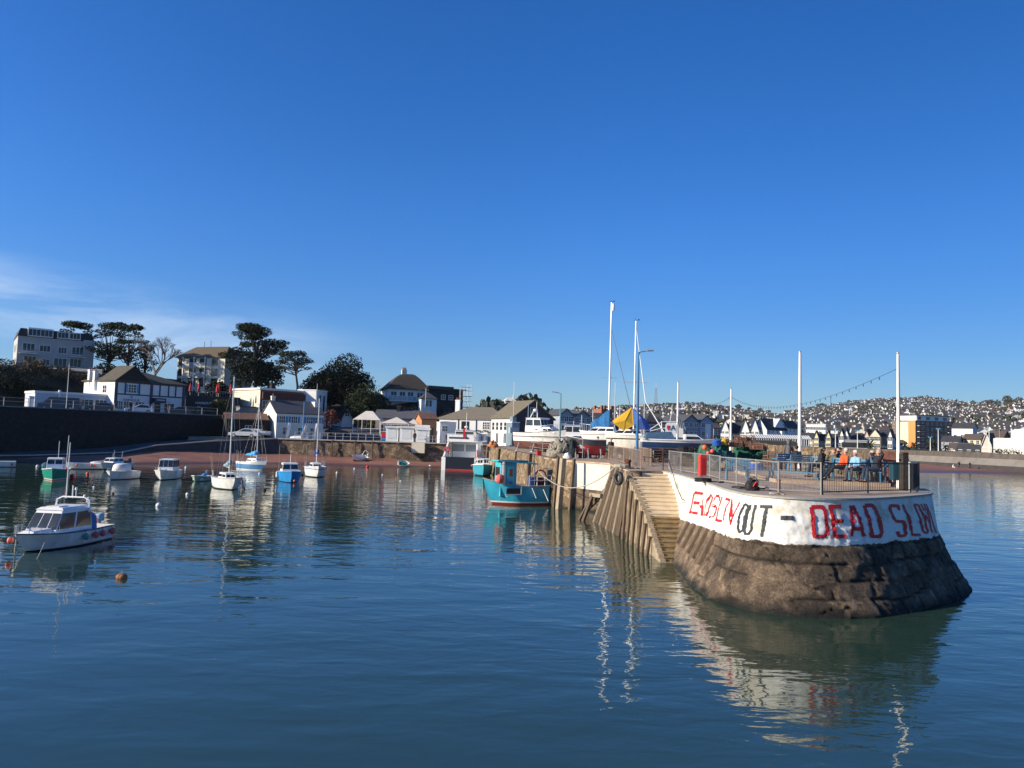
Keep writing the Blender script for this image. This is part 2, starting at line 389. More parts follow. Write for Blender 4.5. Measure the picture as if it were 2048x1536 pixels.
# ================================================================ the pier
def catmull(P, n=8):
    P = [Vector(p) for p in P]; out = []
    for i in range(len(P)-1):
        a, b, c, d = P[max(i-1,0)], P[i], P[i+1], P[min(i+2, len(P)-1)]
        for k in range(n):
            t = k/n; out.append(.5*((2*b)+(c-a)*t+(2*a-5*b+4*c-d)*t*t+(3*b-a-3*c+d)*t**3))
    out.append(P[-1]); return out
EDGE = [(8.4,41.2),(8.45,38),(8.35,34.5),(8.1,30.2),(7.85,27.2),(7.95,25.2),(8.5,24.3),(9.6,24.0),(11.1,24.35),(12.6,25.3),(14.4,26.8),(15.95,28.5),(17.1,31.2),(17.7,34.5),(18.6,40)]
DZ = 3.45
_c = catmull([(x, y, 0) for x, y in EDGE], 24)
# resample by arc length
def resample(P, step):
    out = [P[0].copy()]; acc = 0
    for a, b in zip(P, P[1:]):
        seg = (b-a).length
        while acc+seg >= step:
            t = (step-acc)/seg; a = a+(b-a)*t; out.append(a.copy()); seg = (b-a).length; acc = 0
        acc += seg
    return out
RIM = resample(_c, .07)
def rim_n(i):
    a, b = RIM[max(i-3,0)], RIM[min(i+3, len(RIM)-1)]; d = (b-a).normalized(); return Vector((-d.y, d.x, 0))*-1 if True else None
BAT = [(0,0),(1.35,.20),(2.0,.42),(3.0,.95),(4.1,1.6)]
def rim_pt(u, v, off=0.):
    fi = max(0, min(len(RIM)-1.001, u/.07)); i = int(fi); f = fi-i
    p = RIM[i].lerp(RIM[i+1], f); n = rim_n(i).lerp(rim_n(i+1), f); n.normalize()
    k = lerp_tab(BAT, v)*(0.55+.45*sm(u, 2, 9))
    p = p+n*(k+off); return Vector((p.x, p.y, DZ-v)), n
def paint_v(u):      # depth of the painted band below the deck edge
    return lerp_tab([(0,2.0),(6,1.95),(10,1.75),(14,1.55),(17,1.42),(22,1.42),(28,1.55),(45,1.6)], u)
STN = [0,0,0]
def stone(u, v):
    # coursed irregular blocks with worn joints and slobbered concrete
    vv = v*2.0+.22*noise.noise((u*.6, v*.9, 3)); row = math.floor(vv); fr = vv-row
    uu = (u+.18*noise.noise((u*1.3, v*1.6, 6)))*(.80+.22*math.sin(row*2.3+1))+row*.47; col = math.floor(uu); fu = uu-col
    joint = min(min(fr, 1-fr)*.5, min(fu, 1-fu)*1.1)+.015*noise.noise((u*7, v*7, 4)); h_ = noise.cell((col*1.7+.5, row*3.1+.5, 1.5))
    smear = max(1-sm(u, 12.5, 15.5), sm(noise.noise((u*.6, v*.9, 11)), .2, .3))      # render and slobbered mortar hide the joints
    crk = abs(noise.noise((u*.55, v*.75, 31))); crack = -.10*(1-sm(crk, 0, .012)); pale = sm(abs(noise.noise((u*.7, v*.8, 47))), .0, .04)
    STN[0] = h_; STN[1] = min(joint if smear < .5 else 1, crk*3.2); STN[2] = smear; STN.append(pale) if len(STN) < 4 else STN.__setitem__(3, pale)
    blk = (-.10*(1-sm(joint, .0, .05))+.05*(h_-.5))*(1-smear)
    return .04+blk+crack+.03*(1-pale)*(u > 13)+.045*noise.noise((u*.8, v*.8, 2))+.018*noise.noise((u*3.6, v*3.6, 2))+.022*noise.noise((u*9, v*9, 7))+.018*noise.noise((u*19, v*19, 9))
def wall_disp(u, v):
    pv = paint_v(u)+.07*noise.noise((u*1.4, 0, 0))+.04*noise.noise((u*5, 1, 0))
    d = 0
    if v < pv-.02:
        rough = sm(v, .42, .62)*(1-sm(u, 24.2, 25.6))*(.15+.85*sm(u, 13, 17))
        patch = .5+.5*sm(noise.noise((u*.5, v*.6, 9)), -.25, .2)
        d = rough*patch*(.06*noise.noise((u*3, v*3, 2))+.05*noise.noise((u*8, v*8, 1))+.022*noise.noise((u*17, v*17, 1))) + .012*noise.noise((u*1.1, v*1.4, 3))
        rib = 0
        for q in range(5):
            ur = 8.3+q*1.35; rib = max(rib, 1-sm(abs(u-ur), .05, .12))
        return d+.03*rough+.07*rib*sm(v, .5, .6), True
    k = sm(v, pv-.02, pv+.15)
    lo = sm(u, 6, 15)*.75+.25
    return stone(u, v)*k*lo, False
wv = MB(); NU = len(RIM)-2; NV = 66
pier = thing('stone_pier', 'old stone pier with white painted rounded end lettered in red and black', 'pier', (0,0,0))
for j in range(NV+1):
    v = 4.1*j/NV
    for i in range(NU+1):
        u = i*.07; dsp, _ = wall_disp(u, v) if j else (0, True)
        p, n = rim_pt(u, v, dsp); wv.v.append(tuple(p))
for j in range(NV):
    for i in range(NU):
        a = j*(NU+1)+i; wv.f.append((a, a+1, a+NU+2, a+NU+1))
        u = (i+.5)*.07; v = 4.1*(j+.5)/NV
        wv.m.append(0)
def painted_wall(a, b):
    # one material: whitewash above a ragged edge, bare stone below
    m = a.copy(); m.name = 'part_painted_wall'; t = m.node_tree; p0 = t.nodes['Principled BSDF']; out = t.nodes['Material Output']; mp = {}
    for n in b.node_tree.nodes:
        if n.type in ('OUTPUT_MATERIAL',): continue
        q = t.nodes.new(n.bl_idname); mp[n.name] = q
        for k in ('operation','blend_type'):
            if hasattr(n, k):
                try: setattr(q, k, getattr(n, k))
                except Exception: pass
        for i, sk in enumerate(n.inputs):
            if hasattr(sk, 'default_value'):
                try: q.inputs[i].default_value = sk.default_value
                except Exception: pass
        if n.type == 'VALTORGB':
            e = q.color_ramp.elements
            for i, el in enumerate(n.color_ramp.elements):
                w = e[i] if i < len(e) else e.new(el.position); w.position = el.position; w.color = el.color
            for i, el in enumerate(n.color_ramp.elements): e[i].position = el.position; e[i].color = el.color
    for l in b.node_tree.links:
        if l.to_node.name in mp and l.from_node.name in mp:
            fi = list(l.from_node.outputs).index(l.from_socket); ti = list(l.to_node.inputs).index(l.to_socket); t.links.new(mp[l.from_node.name].outputs[fi], mp[l.to_node.name].inputs[ti])
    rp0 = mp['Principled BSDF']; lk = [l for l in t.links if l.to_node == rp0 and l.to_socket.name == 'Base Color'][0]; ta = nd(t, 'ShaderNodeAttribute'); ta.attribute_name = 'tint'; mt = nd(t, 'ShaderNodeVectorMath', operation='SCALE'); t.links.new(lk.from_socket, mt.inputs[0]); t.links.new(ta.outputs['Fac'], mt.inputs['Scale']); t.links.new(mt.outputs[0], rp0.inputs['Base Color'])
    at_ = nd(t, 'ShaderNodeAttribute'); at_.attribute_name = 'paint'; c = nd(t, 'ShaderNodeTexCoord')
    n = nd(t, 'ShaderNodeTexNoise', i_Scale=4.5, i_Detail=6.0, i_Roughness=.6); t.links.new(c.outputs['Object'], n.inputs['Vector'])
    k = nd(t, 'ShaderNodeMath', operation='MULTIPLY_ADD'); k.inputs[1].default_value = .22; t.links.new(n.outputs['Fac'], k.inputs[0]); t.links.new(at_.outputs['Fac'], k.inputs[2])
    g_ = nd(t, 'ShaderNodeMapRange', i_1=.10, i_2=.12); t.links.new(k.outputs[0], g_.inputs[0])
    ms = nd(t, 'ShaderNodeMixShader'); t.links.new(g_.outputs[0], ms.inputs[0]); t.links.new(p0.outputs[0], ms.inputs[1]); t.links.new(mp['Principled BSDF'].outputs[0], ms.inputs[2]); t.links.new(ms.outputs[0], out.inputs[0])
    return m
def whitewash():
    m = bpy.data.materials.new('whitewashed_stone'); m.use_nodes = True; t = m.node_tree; b = t.nodes['Principled BSDF']; b.inputs['Roughness'].default_value = .8
    c = nd(t, 'ShaderNodeTexCoord'); n1 = nd(t, 'ShaderNodeTexNoise', i_Scale=1.2, i_Detail=8.0, i_Roughness=.7); t.links.new(c.outputs['Object'], n1.inputs['Vector'])
    r = nd(t, 'ShaderNodeValToRGB'); e = r.color_ramp.elements; e[0].position = .36; e[0].color = (.54,.47,.33,1); e[1].position = .50; e[1].color = (.74,.73,.68,1)
    t.links.new(n1.outputs['Fac'], r.inputs['Fac'])
    n2 = nd(t, 'ShaderNodeTexNoise', i_Scale=9.0, i_Detail=6.0, i_Roughness=.7); t.links.new(c.outputs['Object'], n2.inputs['Vector'])
    r2 = nd(t, 'ShaderNodeMapRange', i_1=.28, i_2=.40, i_3=.0, i_4=1.0); t.links.new(n2.outputs['Fac'], r2.inputs[0])
    mx = nd(t, 'ShaderNodeMixRGB'); mx.inputs[1].default_value = (.20,.18,.15,1); t.links.new(r2.outputs[0], mx.inputs[0]); t.links.new(r.outputs[0], mx.inputs[2]); t.links.new(mx.outputs[0], b.inputs['Base Color'])
    bp = nd(t, 'ShaderNodeBump', i_Strength=.5, i_Distance=.02); t.links.new(n2.outputs['Fac'], bp.inputs['Height']); t.links.new(bp.outputs[0], b.inputs['Normal'])
    return m
def rockmat(name, c0, c1, c2, joint=None, js=1.5):
    m = bpy.data.materials.new(name); m.use_nodes = True; t = m.node_tree; b = t.nodes['Principled BSDF']; b.inputs['Roughness'].default_value = .9
    c = nd(t, 'ShaderNodeTexCoord'); n1 = nd(t, 'ShaderNodeTexNoise', i_Scale=1.7, i_Detail=12.0, i_Roughness=.78); t.links.new(c.outputs['Object'], n1.inputs['Vector'])
    r = nd(t, 'ShaderNodeValToRGB'); e = r.color_ramp.elements; e[0].position = .33; e[0].color = (*c0, 1); e[1].position = .66; e[1].color = (*c2, 1); e3 = r.color_ramp.elements.new(.5); e3.color = (*c1, 1)
    t.links.new(n1.outputs['Fac'], r.inputs['Fac'])
    # weed darkens the stone near the water, barnacles speckle it
    sx = nd(t, 'ShaderNodeSeparateXYZ'); t.links.new(c.outputs['Object'], sx.inputs[0])
    n4 = nd(t, 'ShaderNodeTexNoise', i_Scale=1.5, i_Detail=4.0); t.links.new(c.outputs['Object'], n4.inputs['Vector'])
    ad = nd(t, 'ShaderNodeMath', operation='MULTIPLY_ADD'); ad.inputs[1].default_value = .6; t.links.new(n4.outputs['Fac'], ad.inputs[0]); 
    ng = nd(t, 'ShaderNodeMath', operation='MULTIPLY'); ng.inputs[1].default_value = -1; t.links.new(sx.outputs['Z'], ng.inputs[0]); t.links.new(ng.outputs[0], ad.inputs[2])
    w = nd(t, 'ShaderNodeMapRange', i_1=-.05, i_2=.22); t.links.new(ad.outputs[0], w.inputs[0])
    mx = nd(t, 'ShaderNodeMixRGB'); mx.inputs[2].default_value = (.018,.016,.010,1); t.links.new(w.outputs[0], mx.inputs[0]); t.links.new(r.outputs[0], mx.inputs[1])
    n5 = nd(t, 'ShaderNodeTexNoise', i_Scale=26.0, i_Detail=2.0); t.links.new(c.outputs['Object'], n5.inputs['Vector'])
    r5 = nd(t, 'ShaderNodeMapRange', i_1=.66, i_2=.74, i_3=0, i_4=.6); t.links.new(n5.outputs['Fac'], r5.inputs[0])
    m2 = nd(t, 'ShaderNodeMixRGB'); m2.inputs[2].default_value = (.42,.39,.33,1); t.links.new(r5.outputs[0], m2.inputs[0]); t.links.new(mx.outputs[0], m2.inputs[1])
    ng1 = nd(t, 'ShaderNodeTexNoise', i_Scale=16.0, i_Detail=6.0, i_Roughness=.7); t.links.new(c.outputs['Object'], ng1.inputs['Vector']); rg1 = nd(t, 'ShaderNodeMapRange', i_1=.32, i_2=.68, i_3=.45, i_4=1.5); t.links.new(ng1.outputs['Fac'], rg1.inputs[0]); sg1 = nd(t, 'ShaderNodeVectorMath', operation='SCALE'); t.links.new(m2.outputs[0], sg1.inputs[0]); t.links.new(rg1.outputs[0], sg1.inputs['Scale'])
    fin = sg1.outputs[0]
    if joint:
        vm = nd(t, 'ShaderNodeMapping'); vm.inputs['Scale'].default_value = (1, 1, 2.0); t.links.new(c.outputs['Object'], vm.inputs[0])
        nw = nd(t, 'ShaderNodeTexNoise', i_Scale=2.0, i_Detail=3.0); t.links.new(vm.outputs[0], nw.inputs['Vector']); va = nd(t, 'ShaderNodeMixRGB'); va.inputs[0].default_value = .14; t.links.new(vm.outputs[0], va.inputs[1]); t.links.new(nw.outputs['Color'], va.inputs[2])
        vo = nd(t, 'ShaderNodeTexVoronoi', i_Scale=js); vo.feature = 'DISTANCE_TO_EDGE'; t.links.new(va.outputs[0], vo.inputs['Vector']); vr_ = nd(t, 'ShaderNodeMapRange', i_1=.0, i_2=.09, i_3=.72, i_4=0); t.links.new(vo.outputs['Distance'], vr_.inputs[0])
        v2 = nd(t, 'ShaderNodeTexVoronoi', i_Scale=js); t.links.new(va.outputs[0], v2.inputs['Vector']); hs = nd(t, 'ShaderNodeSeparateColor'); t.links.new(v2.outputs['Color'], hs.inputs[0]); sr = nd(t, 'ShaderNodeMapRange', i_3=.6, i_4=1.35); t.links.new(hs.outputs[0], sr.inputs[0])
        sc_ = nd(t, 'ShaderNodeVectorMath', operation='SCALE'); t.links.new(fin, sc_.inputs[0]); t.links.new(sr.outputs[0], sc_.inputs['Scale'])
        mj = nd(t, 'ShaderNodeMixRGB'); mj.inputs[2].default_value = (*joint,1); t.links.new(vr_.outputs[0], mj.inputs[0]); t.links.new(sc_.outputs[0], mj.inputs[1]); fin = mj.outputs[0]
    t.links.new(fin, b.inputs['Base Color'])
    n2 = nd(t, 'ShaderNodeTexNoise', i_Scale=13.0, i_Detail=10.0, i_Roughness=.8); t.links.new(c.outputs['Object'], n2.inputs['Vector'])
    bp = nd(t, 'ShaderNodeBump', i_Strength=1.0, i_Distance=.10); t.links.new(n2.outputs['Fac'], bp.inputs['Height']); t.links.new(bp.outputs[0], b.inputs['Normal'])
    return m
WASH = whitewash()
ROCK = rockmat('weathered_harbour_stone', (.045,.032,.020), (.145,.100,.062), (.32,.23,.145))
OCHRE = rockmat('ochre_quay_stone', (.10,.075,.045), (.26,.18,.10), (.42,.32,.19), (.06,.045,.03), 1.4)
LANDST = rockmat('landing_stone', (.055,.04,.026), (.13,.092,.058), (.25,.18,.11), (.05,.038,.025), 1.6)
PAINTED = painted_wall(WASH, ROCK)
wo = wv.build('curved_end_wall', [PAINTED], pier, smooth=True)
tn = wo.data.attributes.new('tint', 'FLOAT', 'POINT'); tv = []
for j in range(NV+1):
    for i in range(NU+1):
        stone(i*.07, 4.1*j/NV); base_ = 1.45-.58*sm(i*.07, 13, 17.5); tv.append((base_*(.80+.40*STN[0]*(1-STN[2])+.2*STN[2])+(.75*(1-STN[3]) if i*.07 > 13 else 0))*(1-.8*(1-sm(STN[1], .0, .05))))  # paler render left, darker stone right, with that side's shade in the tint
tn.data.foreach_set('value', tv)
at = wo.data.attributes.new('paint', 'FLOAT', 'POINT')
at.data.foreach_set('value', [(4.1*j/NV)-paint_v(i*.07)-.06*noise.noise((i*.07*1.4, 0, 0)) for j in range(NV+1) for i in range(NU+1)])
CONC = mat('deck_concrete', (.36,.255,.175), .95, .2, .9, .35, 14, col2=(.55,.42,.295), spec=.15)
# deck slab: rim polygon plus the body of the pier; 4 mm lip above the wall
rim_poly = [(p.x, p.y) for p in RIM[::6]]
PARA = [(16.6,33.2),(17.9,38),(25.5,72),(31,117)]                # line of the seaward parapet
body = rim_poly + [(19.6,44),(27.5,80),(33,118.2),(-1,118.2),(-2.6,104),(3.3,57),(4.6,54.6),(6.8,51.6),(6.5,46.3),(6.4,40.2)]
dk = MB(); dk.prism(body, DZ-.12, DZ+.004)
dk.build('deck', CONC, pier)
# thin projecting coping along the rim
cp = MB(); rings = []
for i in range(0, len(RIM)-2, 3):
    p = RIM[i]; n = rim_n(i)
    rings.append([tuple(p+n*a+Vector((0,0,z))) for a, z in ((-.45,DZ+.03),(.05,DZ+.03),(.06,DZ-.035),(-.05,DZ-.035))])
cp.loft(rings); cp.build('coping', mat('coping_concrete', (.36,.33,.27), .9, .15, 2, .4, 20), pier)
# long inner wall (towards the harbour)
def rough_wall(pts, z0, z1, amp=.08, step=.35, seed=0, batter=.12, top_in=0):
    P = resample([Vector((x, y, 0)) for x, y in pts], step)+[Vector((*pts[-1], 0))]
    m = MB(); nz = max(4, int((z1-z0)/step)); W = len(P)
    for j in range(nz+1):
        z = z0+(z1-z0)*j/nz
        for i, p in enumerate(P):
            a, b = P[max(i-1,0)], P[min(i+1,W-1)]; d = (b-a).normalized(); n = Vector((d.y, -d.x, 0))
            bt = batter(p) if callable(batter) else batter
            off = bt*(z1-z)+amp*(noise.noise((p.x*.9+seed, p.y*.9, z*1.3))+.6*noise.noise((p.x*2.6, p.y*2.6+seed, z*3)))
            if j == nz: off = 0
            m.v.append(tuple(p+n*off+Vector((0,0,z))))
    for j in range(nz):
        for i in range(W-1):
            a = j*W+i; m.f.append((a, a+1, a+W+1, a+W)); m.m.append(0)
    # top slab thickness
    k = len(m.v)
    for p in P: 
        i = P.index(p); a, b = P[max(i-1,0)], P[min(i+1,W-1)]; d = (b-a).normalized(); n = Vector((d.y, -d.x, 0)); m.v.append(tuple(p-n*.55+Vector((0,0,z1))))
    for i in range(W-1): m.f.append((nz*W+i, nz*W+i+1, k+i+1, k+i)); m.m.append(0)
    k2 = len(m.v)
    for i in range(W): q_ = m.v[k+i]; m.v.append((q_[0], q_[1], z0))
    for i in range(W-1): m.f.append((k+i, k+i+1, k2+i+1, k2+i)); m.m.append(0)
    m.f.append(tuple(j*W for j in range(nz+1))+(k, k2)); m.m.append(0)
    m.f.append(tuple(j*W+W-1 for j in range(nz, -1, -1))+(k2+W-1, k+W-1)); m.m.append(0)
    return m
rough_wall([(-1,118),(-2.6,104),(0.4,80),(3.3,57),(4.6,54.7)], -.6, DZ+.01, .13, .32, 3, .10).build('inner_wall', OCHRE, pier, smooth=True)
rough_wall([(4.6,54.6),(6.9,51.5)], -.6, 1.5, .05, .3, 9, .05).build('bay_footing', ROCK, pier, smooth=True)
b = MB(); b.plate([(4.55,54.75,1.5),(6.95,51.5,1.5),(6.95,51.5,DZ-.06),(4.55,54.75,DZ-.06)], .4)
b.build('bay_panel', mat('bay_render', (.62,.585,.48), .85, .12, .7, .2, 12), pier)
# landing + stair flank: timber faced
ft = [(6.9,51.5),(6.5,46.3),(6.42,39.6)]
LB = lambda p: max(.03, min(.33, (p.y-36)/11*.33)) if p.y < 47.5 else .33*max(.1, 1-(p.y-47.5)/3)
rough_wall(ft, -.6, DZ-.02, .05, .3, 12, LB).build('landing_wall', LANDST, pier, smooth=True)
NS = 21; stp = MB(); stl = MB(); flank = MB()
SY0, SY1 = 40.3, 32.0
def stair_x0(y): return lerp_tab([(32.0,6.72),(36,6.72),(40.3,6.42)], y)
for k in range(NS):
    y1 = SY0-(SY0-SY1)*k/NS; y0 = SY0-(SY0-SY1)*(k+1)/NS; z = DZ-(DZ+.02)*(k+.6)/NS
    m_ = stp if z > 1.62 else stl
    m_.box(stair_x0((y0+y1)/2)-.02, 9.6, y0-.03, y1, z-.055, z)
    m_.box(stair_x0((y0+y1)/2), 9.6, y0+.012*(k%2), y1, z-1.2, z-.057)
    flank.box(stair_x0((y0+y1)/2)-.26+.003*(k%3), stair_x0((y0+y1)/2)-.025, y0, y1, -.7, z-.004+.09)
stp.build('upper_steps', mat('pale_step_stone', (.66,.53,.35), .85, .15, 2, .3, 12), pier)
stl.build('lower_steps', mat('weedy_step_stone', (.26,.18,.08), .8, .3, 3, .5, 12), pier)
flank.build('stair_flank', mat('flank_concrete', (.33,.26,.17), .9, .25, 2, .5, 12), pier)
mm = MB(); mm.prism([(6.45,33.6),(6.72,32.0),(8.2,32.0),(8.2,33.6)], -.6, .02); mm.build('stair_foot', ROCK, pier)
# timber fender piles standing against the landing
fend = []
def pile(a, b_, w=.2, m=None, parent=None, name='fender_pile'):
    t = MB(); t.bar(a, b_, w, w*1.15); o = t.build(name, m or TIMBER, parent); 
    bv = o.modifiers.new('b', 'BEVEL'); bv.width = .02; return o
for i in range(12):
    t_ = i/11; y = 46.4-t_*6.2
    pile((6.45-.10, y, DZ-.05), (6.45-LB(Vector((0,y,0)))*4.1-.16, y+.25, -.8), .10+.03*(i%3), TIMBER if i % 3 else PALEWOOD, pier)
for i, (y, zt) in enumerate(((39.2,3.0),(38.2,2.55),(37.2,2.2),(36.1,1.75),(35.0,1.3),(33.9,.85))):
    pile((stair_x0(y)-.36, y, zt), (stair_x0(y)-.62, y-.15, -.8), .13, TIMBER, pier)
pile((6.25,46.9,2.2), (5.0,48.3,.5), .2, TIMBER, pier); pile((5.3,47.6,1.6),(4.35,46.6,-.8), .18, TIMBER, pier); pile((5.35,47.9,1.6),(4.1,47.4,-.8), .16, TIMBER, pier)
bb = MB(); bb.bar((5.2,47.9,1.55),(5.7,46.4,1.6),.2,.22); bb.build('fender_waling', PALEWOOD, pier)
for px_, Y_, w_ in ((1131,54.2,.34),(1121,55.8,.18),(1064,66,.30),(1001,84,.28),(978,97,.24),(1153,53.4,.18),(1035,74,.16)):
    x_ = X(px_, Y_); pile((x_-.25, Y_, DZ+.15), (x_-.55, Y_-.2, -.8), w_, TIMBER if px_ != 1131 else PALEWOOD, pier)
# timber ribs in the left side of the end wall
for i in range(5):
    u = 8.3+i*1.35; a, n = rim_pt(u, .55, .03); b1, n = rim_pt(u+.05, 2.75, .08)
    am, n2 = rim_pt(u+.03, paint_v(u)-.02, .035)
    pile(am+n2*.01, b1, .17, TIMBER, pier, 'timber_rib')
# ---- painted letters: strokes given as (photo-measured) wall coordinates u, v on the curved wall
COARSE = []
for i in range(260):
    u = 4+i*.12; p, n = rim_pt(u, .9)
    if n.dot(Vector((p.x, p.y, 0))) < 0: COARSE.append((u, p.x/p.y, p.y))
def to_uv(px, py):
    a, b = ray(px, py); u = min(COARSE, key=lambda c: abs(c[1]-a))[0]; best = (1e9, u, 1)
    v = 1.
    for st_ in (.05, .015, .005):
        for du in (-3,-2,-1,0,1,2,3):
            uu = u+du*st_; p2, _ = rim_pt(uu, max(0,v)); vv = DZ-(HC+b*p2.y); e = abs(a-p2.x/p2.y)
            if e < best[0]: best = (e, uu, vv)
        u, v = best[1], best[2]; best = (1e9, u, v)
    return u, v
def z1(x, y): return (1300+x/5.12, 840+y/5.12)
def z2(x, y): return (1600+x/5.12, 840+y/5.12)
def stroke(mb, pts, w, f, horiz=False):
    # a brush stroke w photo pixels wide laid on the wall, following its relief
    P = [f(*p) for p in pts]; fine = []
    for a, b in zip(P, P[1:]):
        k = max(2, int(math.hypot(b[0]-a[0], b[1]-a[1])/2.0))
        fine += [(a[0]+(b[0]-a[0])*i/k, a[1]+(b[1]-a[1])*i/k) for i in range(k)]
    fine.append(P[-1]); L_, R_ = [], []
    for i, p in enumerate(fine):
        a, b = fine[max(0,i-1)], fine[min(len(fine)-1,i+1)]; dx, dy = b[0]-a[0], b[1]-a[1]; ln = math.hypot(dx, dy) or 1
        nx_, ny_ = -dy/ln, dx/ln; ww = w/5.12/2*(1+.12*math.sin(i*1.7+p[0]))
        row = []
        for s_ in (-1, -.5, 0, .5, 1):
            u, v = to_uv(p[0]+nx_*ww*s_, p[1]+ny_*ww*s_)
            q_, n = rim_pt(u, v, max(wall_disp(u, v)[0], wall_disp(u+.04, v)[0], wall_disp(u-.04, v)[0], wall_disp(u, v+.04)[0], wall_disp(u, v-.04)[0])+.012); row.append(tuple(q_))
        L_.append(row)
    mb.loft(L_, closed=False, caps=False)
REDL = mat('red_lettering', (.50,.012,.014), .6, .18, 4, .2, 20); z4 = lambda x, y: (1370+x/9.517, 960+y/9.517)
z5 = lambda x, y: (1770+x/9.517, 980+y/9.517)
BLKL = mat('black_lettering', (.035,.037,.04), .7, .2, 4, .2, 20)
def letter(name, strokes, w, f, m):
    b = MB()
    for i, s_ in enumerate(strokes): stroke(b, s_, w, f)
    o = b.build(name, m, pier, fix=False); return o
LT = [
 ([[(165,235),(320,262)],[(200,430),(278,440)],[(120,610),(265,637)]], 27, z4, REDL), ([[(162,240),(125,625)]], 10, z4, REDL),
 ([[(335,360),(325,600)]], 7, z4, REDL), ([[(332,480),(345,680)]], 22, z4, REDL),
 ([[(455,270),(385,680)],[(455,275),(495,340),(470,480),(430,680),(385,685)]], 10, z4, REDL),
 ([[(548,300),(605,305)],[(520,465),(578,510)],[(475,700),(535,715)]], 27, z4, REDL), ([[(540,320),(522,440)],[(592,510),(588,600),(550,700)],[(615,315),(625,400)]], 9, z4, REDL),
 ([[(665,320),(602,755)]], 9, z4, REDL), ([[(592,757),(712,782)]], 25, z4, REDL),
 ([[(732,352),(818,382)]], 25, z4, REDL), ([[(810,400),(770,520),(740,770)]], 8, z4, REDL),
 ([[(850,365),(880,855)],[(1000,420),(890,835)]], 12, z4, REDL), ([[(858,460),(900,700)]], 20, z4, REDL),
 ([[(955,858),(930,950),(912,1110),(930,1150),(958,1130),(985,960),(995,880),(955,858)]], 22, z1, BLKL),
 ([[(1020,868),(978,1130),(990,1165),(1020,1165),(1045,1130),(1078,868)]], 24, z1, BLKL),
 ([[(1122,885),(1252,888)],[(1195,890),(1150,1195)]], 32, z1, BLKL),
 ([[(1338,1000),(1468,1002)]], 44, z1, BLKL),
 ([[(115,890),(225,888),(255,930),(272,1150),(245,1190),(140,1190),(115,890)]], 40, z2, REDL),
 ([[(430,885),(312,885),(352,1190),(465,1190)],[(330,1035),(435,1030)]], 40, z2, REDL),
 ([[(535,875),(520,1190)],[(555,875),(645,1190)],[(525,1110),(615,1112)]], 38, z2, REDL),
 ([[(680,875),(765,873),(790,920),(822,1150),(800,1190),(722,1190),(680,875)]], 38, z2, REDL),
 ([[(305,385),(288,300),(150,300),(130,345),(150,520),(195,592),(325,600),(362,680),(375,830),(350,868),(232,868),(212,785)]], 30, z5, REDL),
 ([[(390,278),(500,850),(650,850)]], 27, z5, REDL), ([[(602,272),(628,400),(700,780),(740,820),(783,795),(735,500),(680,292),(602,272)]], 20, z5, REDL),
 ([[(728,262),(862,795)],[(778,258),(835,500),(870,815)],[(822,262),(945,815)]], 13, z5, REDL)]
for k, (s_, w_, f_, m_) in enumerate(LT): letter('painted_letter', s_, w_, f_, m_)
# parapet on the seaward side
PW = MB()
par = rough_wall([(PARA[0][0],PARA[0][1]),(17.9,38),(25.5,72),(31,116)][::-1], DZ+.0, DZ+1.47, .10, .3, 21, .05)
pt = thing('parapet_wall', 'rough brown stone parapet wall along the seaward side of the pier', 'wall', (0,0,0))
# second face (seaward)
par2 = MB()
for a, b_ in zip(PARA, PARA[1:]):
    d = (Vector(b_)-Vector(a)).normalized(); n = Vector((d.y, -d.x))
    par2.prism([(a[0],a[1]),(b_[0],b_[1]),(b_[0]+n.x*.7,b_[1]+n.y*.7),(a[0]+n.x*.7,a[1]+n.y*.7)], -.6, DZ+1.42)
def flipnormal_wall():
    m = MB(); P = resample([Vector((x, y, 0)) for x, y in PARA], .3); W = len(P); nz = 8
    for j in range(nz+1):
        z = DZ+1.47*j/nz
        for i, p in enumerate(P):
            a, b = P[max(i-1,0)], P[min(i+1,W-1)]; d = (b-a).normalized(); n = Vector((-d.y, d.x, 0))
            off = .06+.13*(noise.noise((p.x*1.2, p.y*1.2, z*1.8))+.5*noise.noise((p.x*4, p.y*4, z*4)))
            zz_ = z+(.10*noise.noise((p.x*.9, p.y*.9, 0)) if j == nz else 0)
            m.v.append(tuple(p+n*off+Vector((0,0,zz_))))
    for i, p in enumerate(P):
        a, b = P[max(i-1,0)], P[min(i+1,W-1)]; d = (b-a).normalized(); n = Vector((-d.y, d.x, 0)); m.v.append(tuple(p-n*.7+Vector((0,0,DZ+1.44))))
    for j in range(nz+1):
        for i in range(W-1):
            a = j*W+i; m.f.append((a, a+1, a+W+1, a+W)); m.m.append(0)
    return m
flipnormal_wall().build('stone_face', OCHRE, pt, smooth=True)
par2.build('seaward_face', ROCK, pt)
ed = MB(); ed.prism([(16.35,33.0),(17.35,32.75),(17.5,33.25),(16.5,33.5)], DZ-1.2, DZ+1.5); ed.build('end_quoins', mat('quoin_stone', (.22,.09,.06), .9, .3, 4, .5, 12), pt)
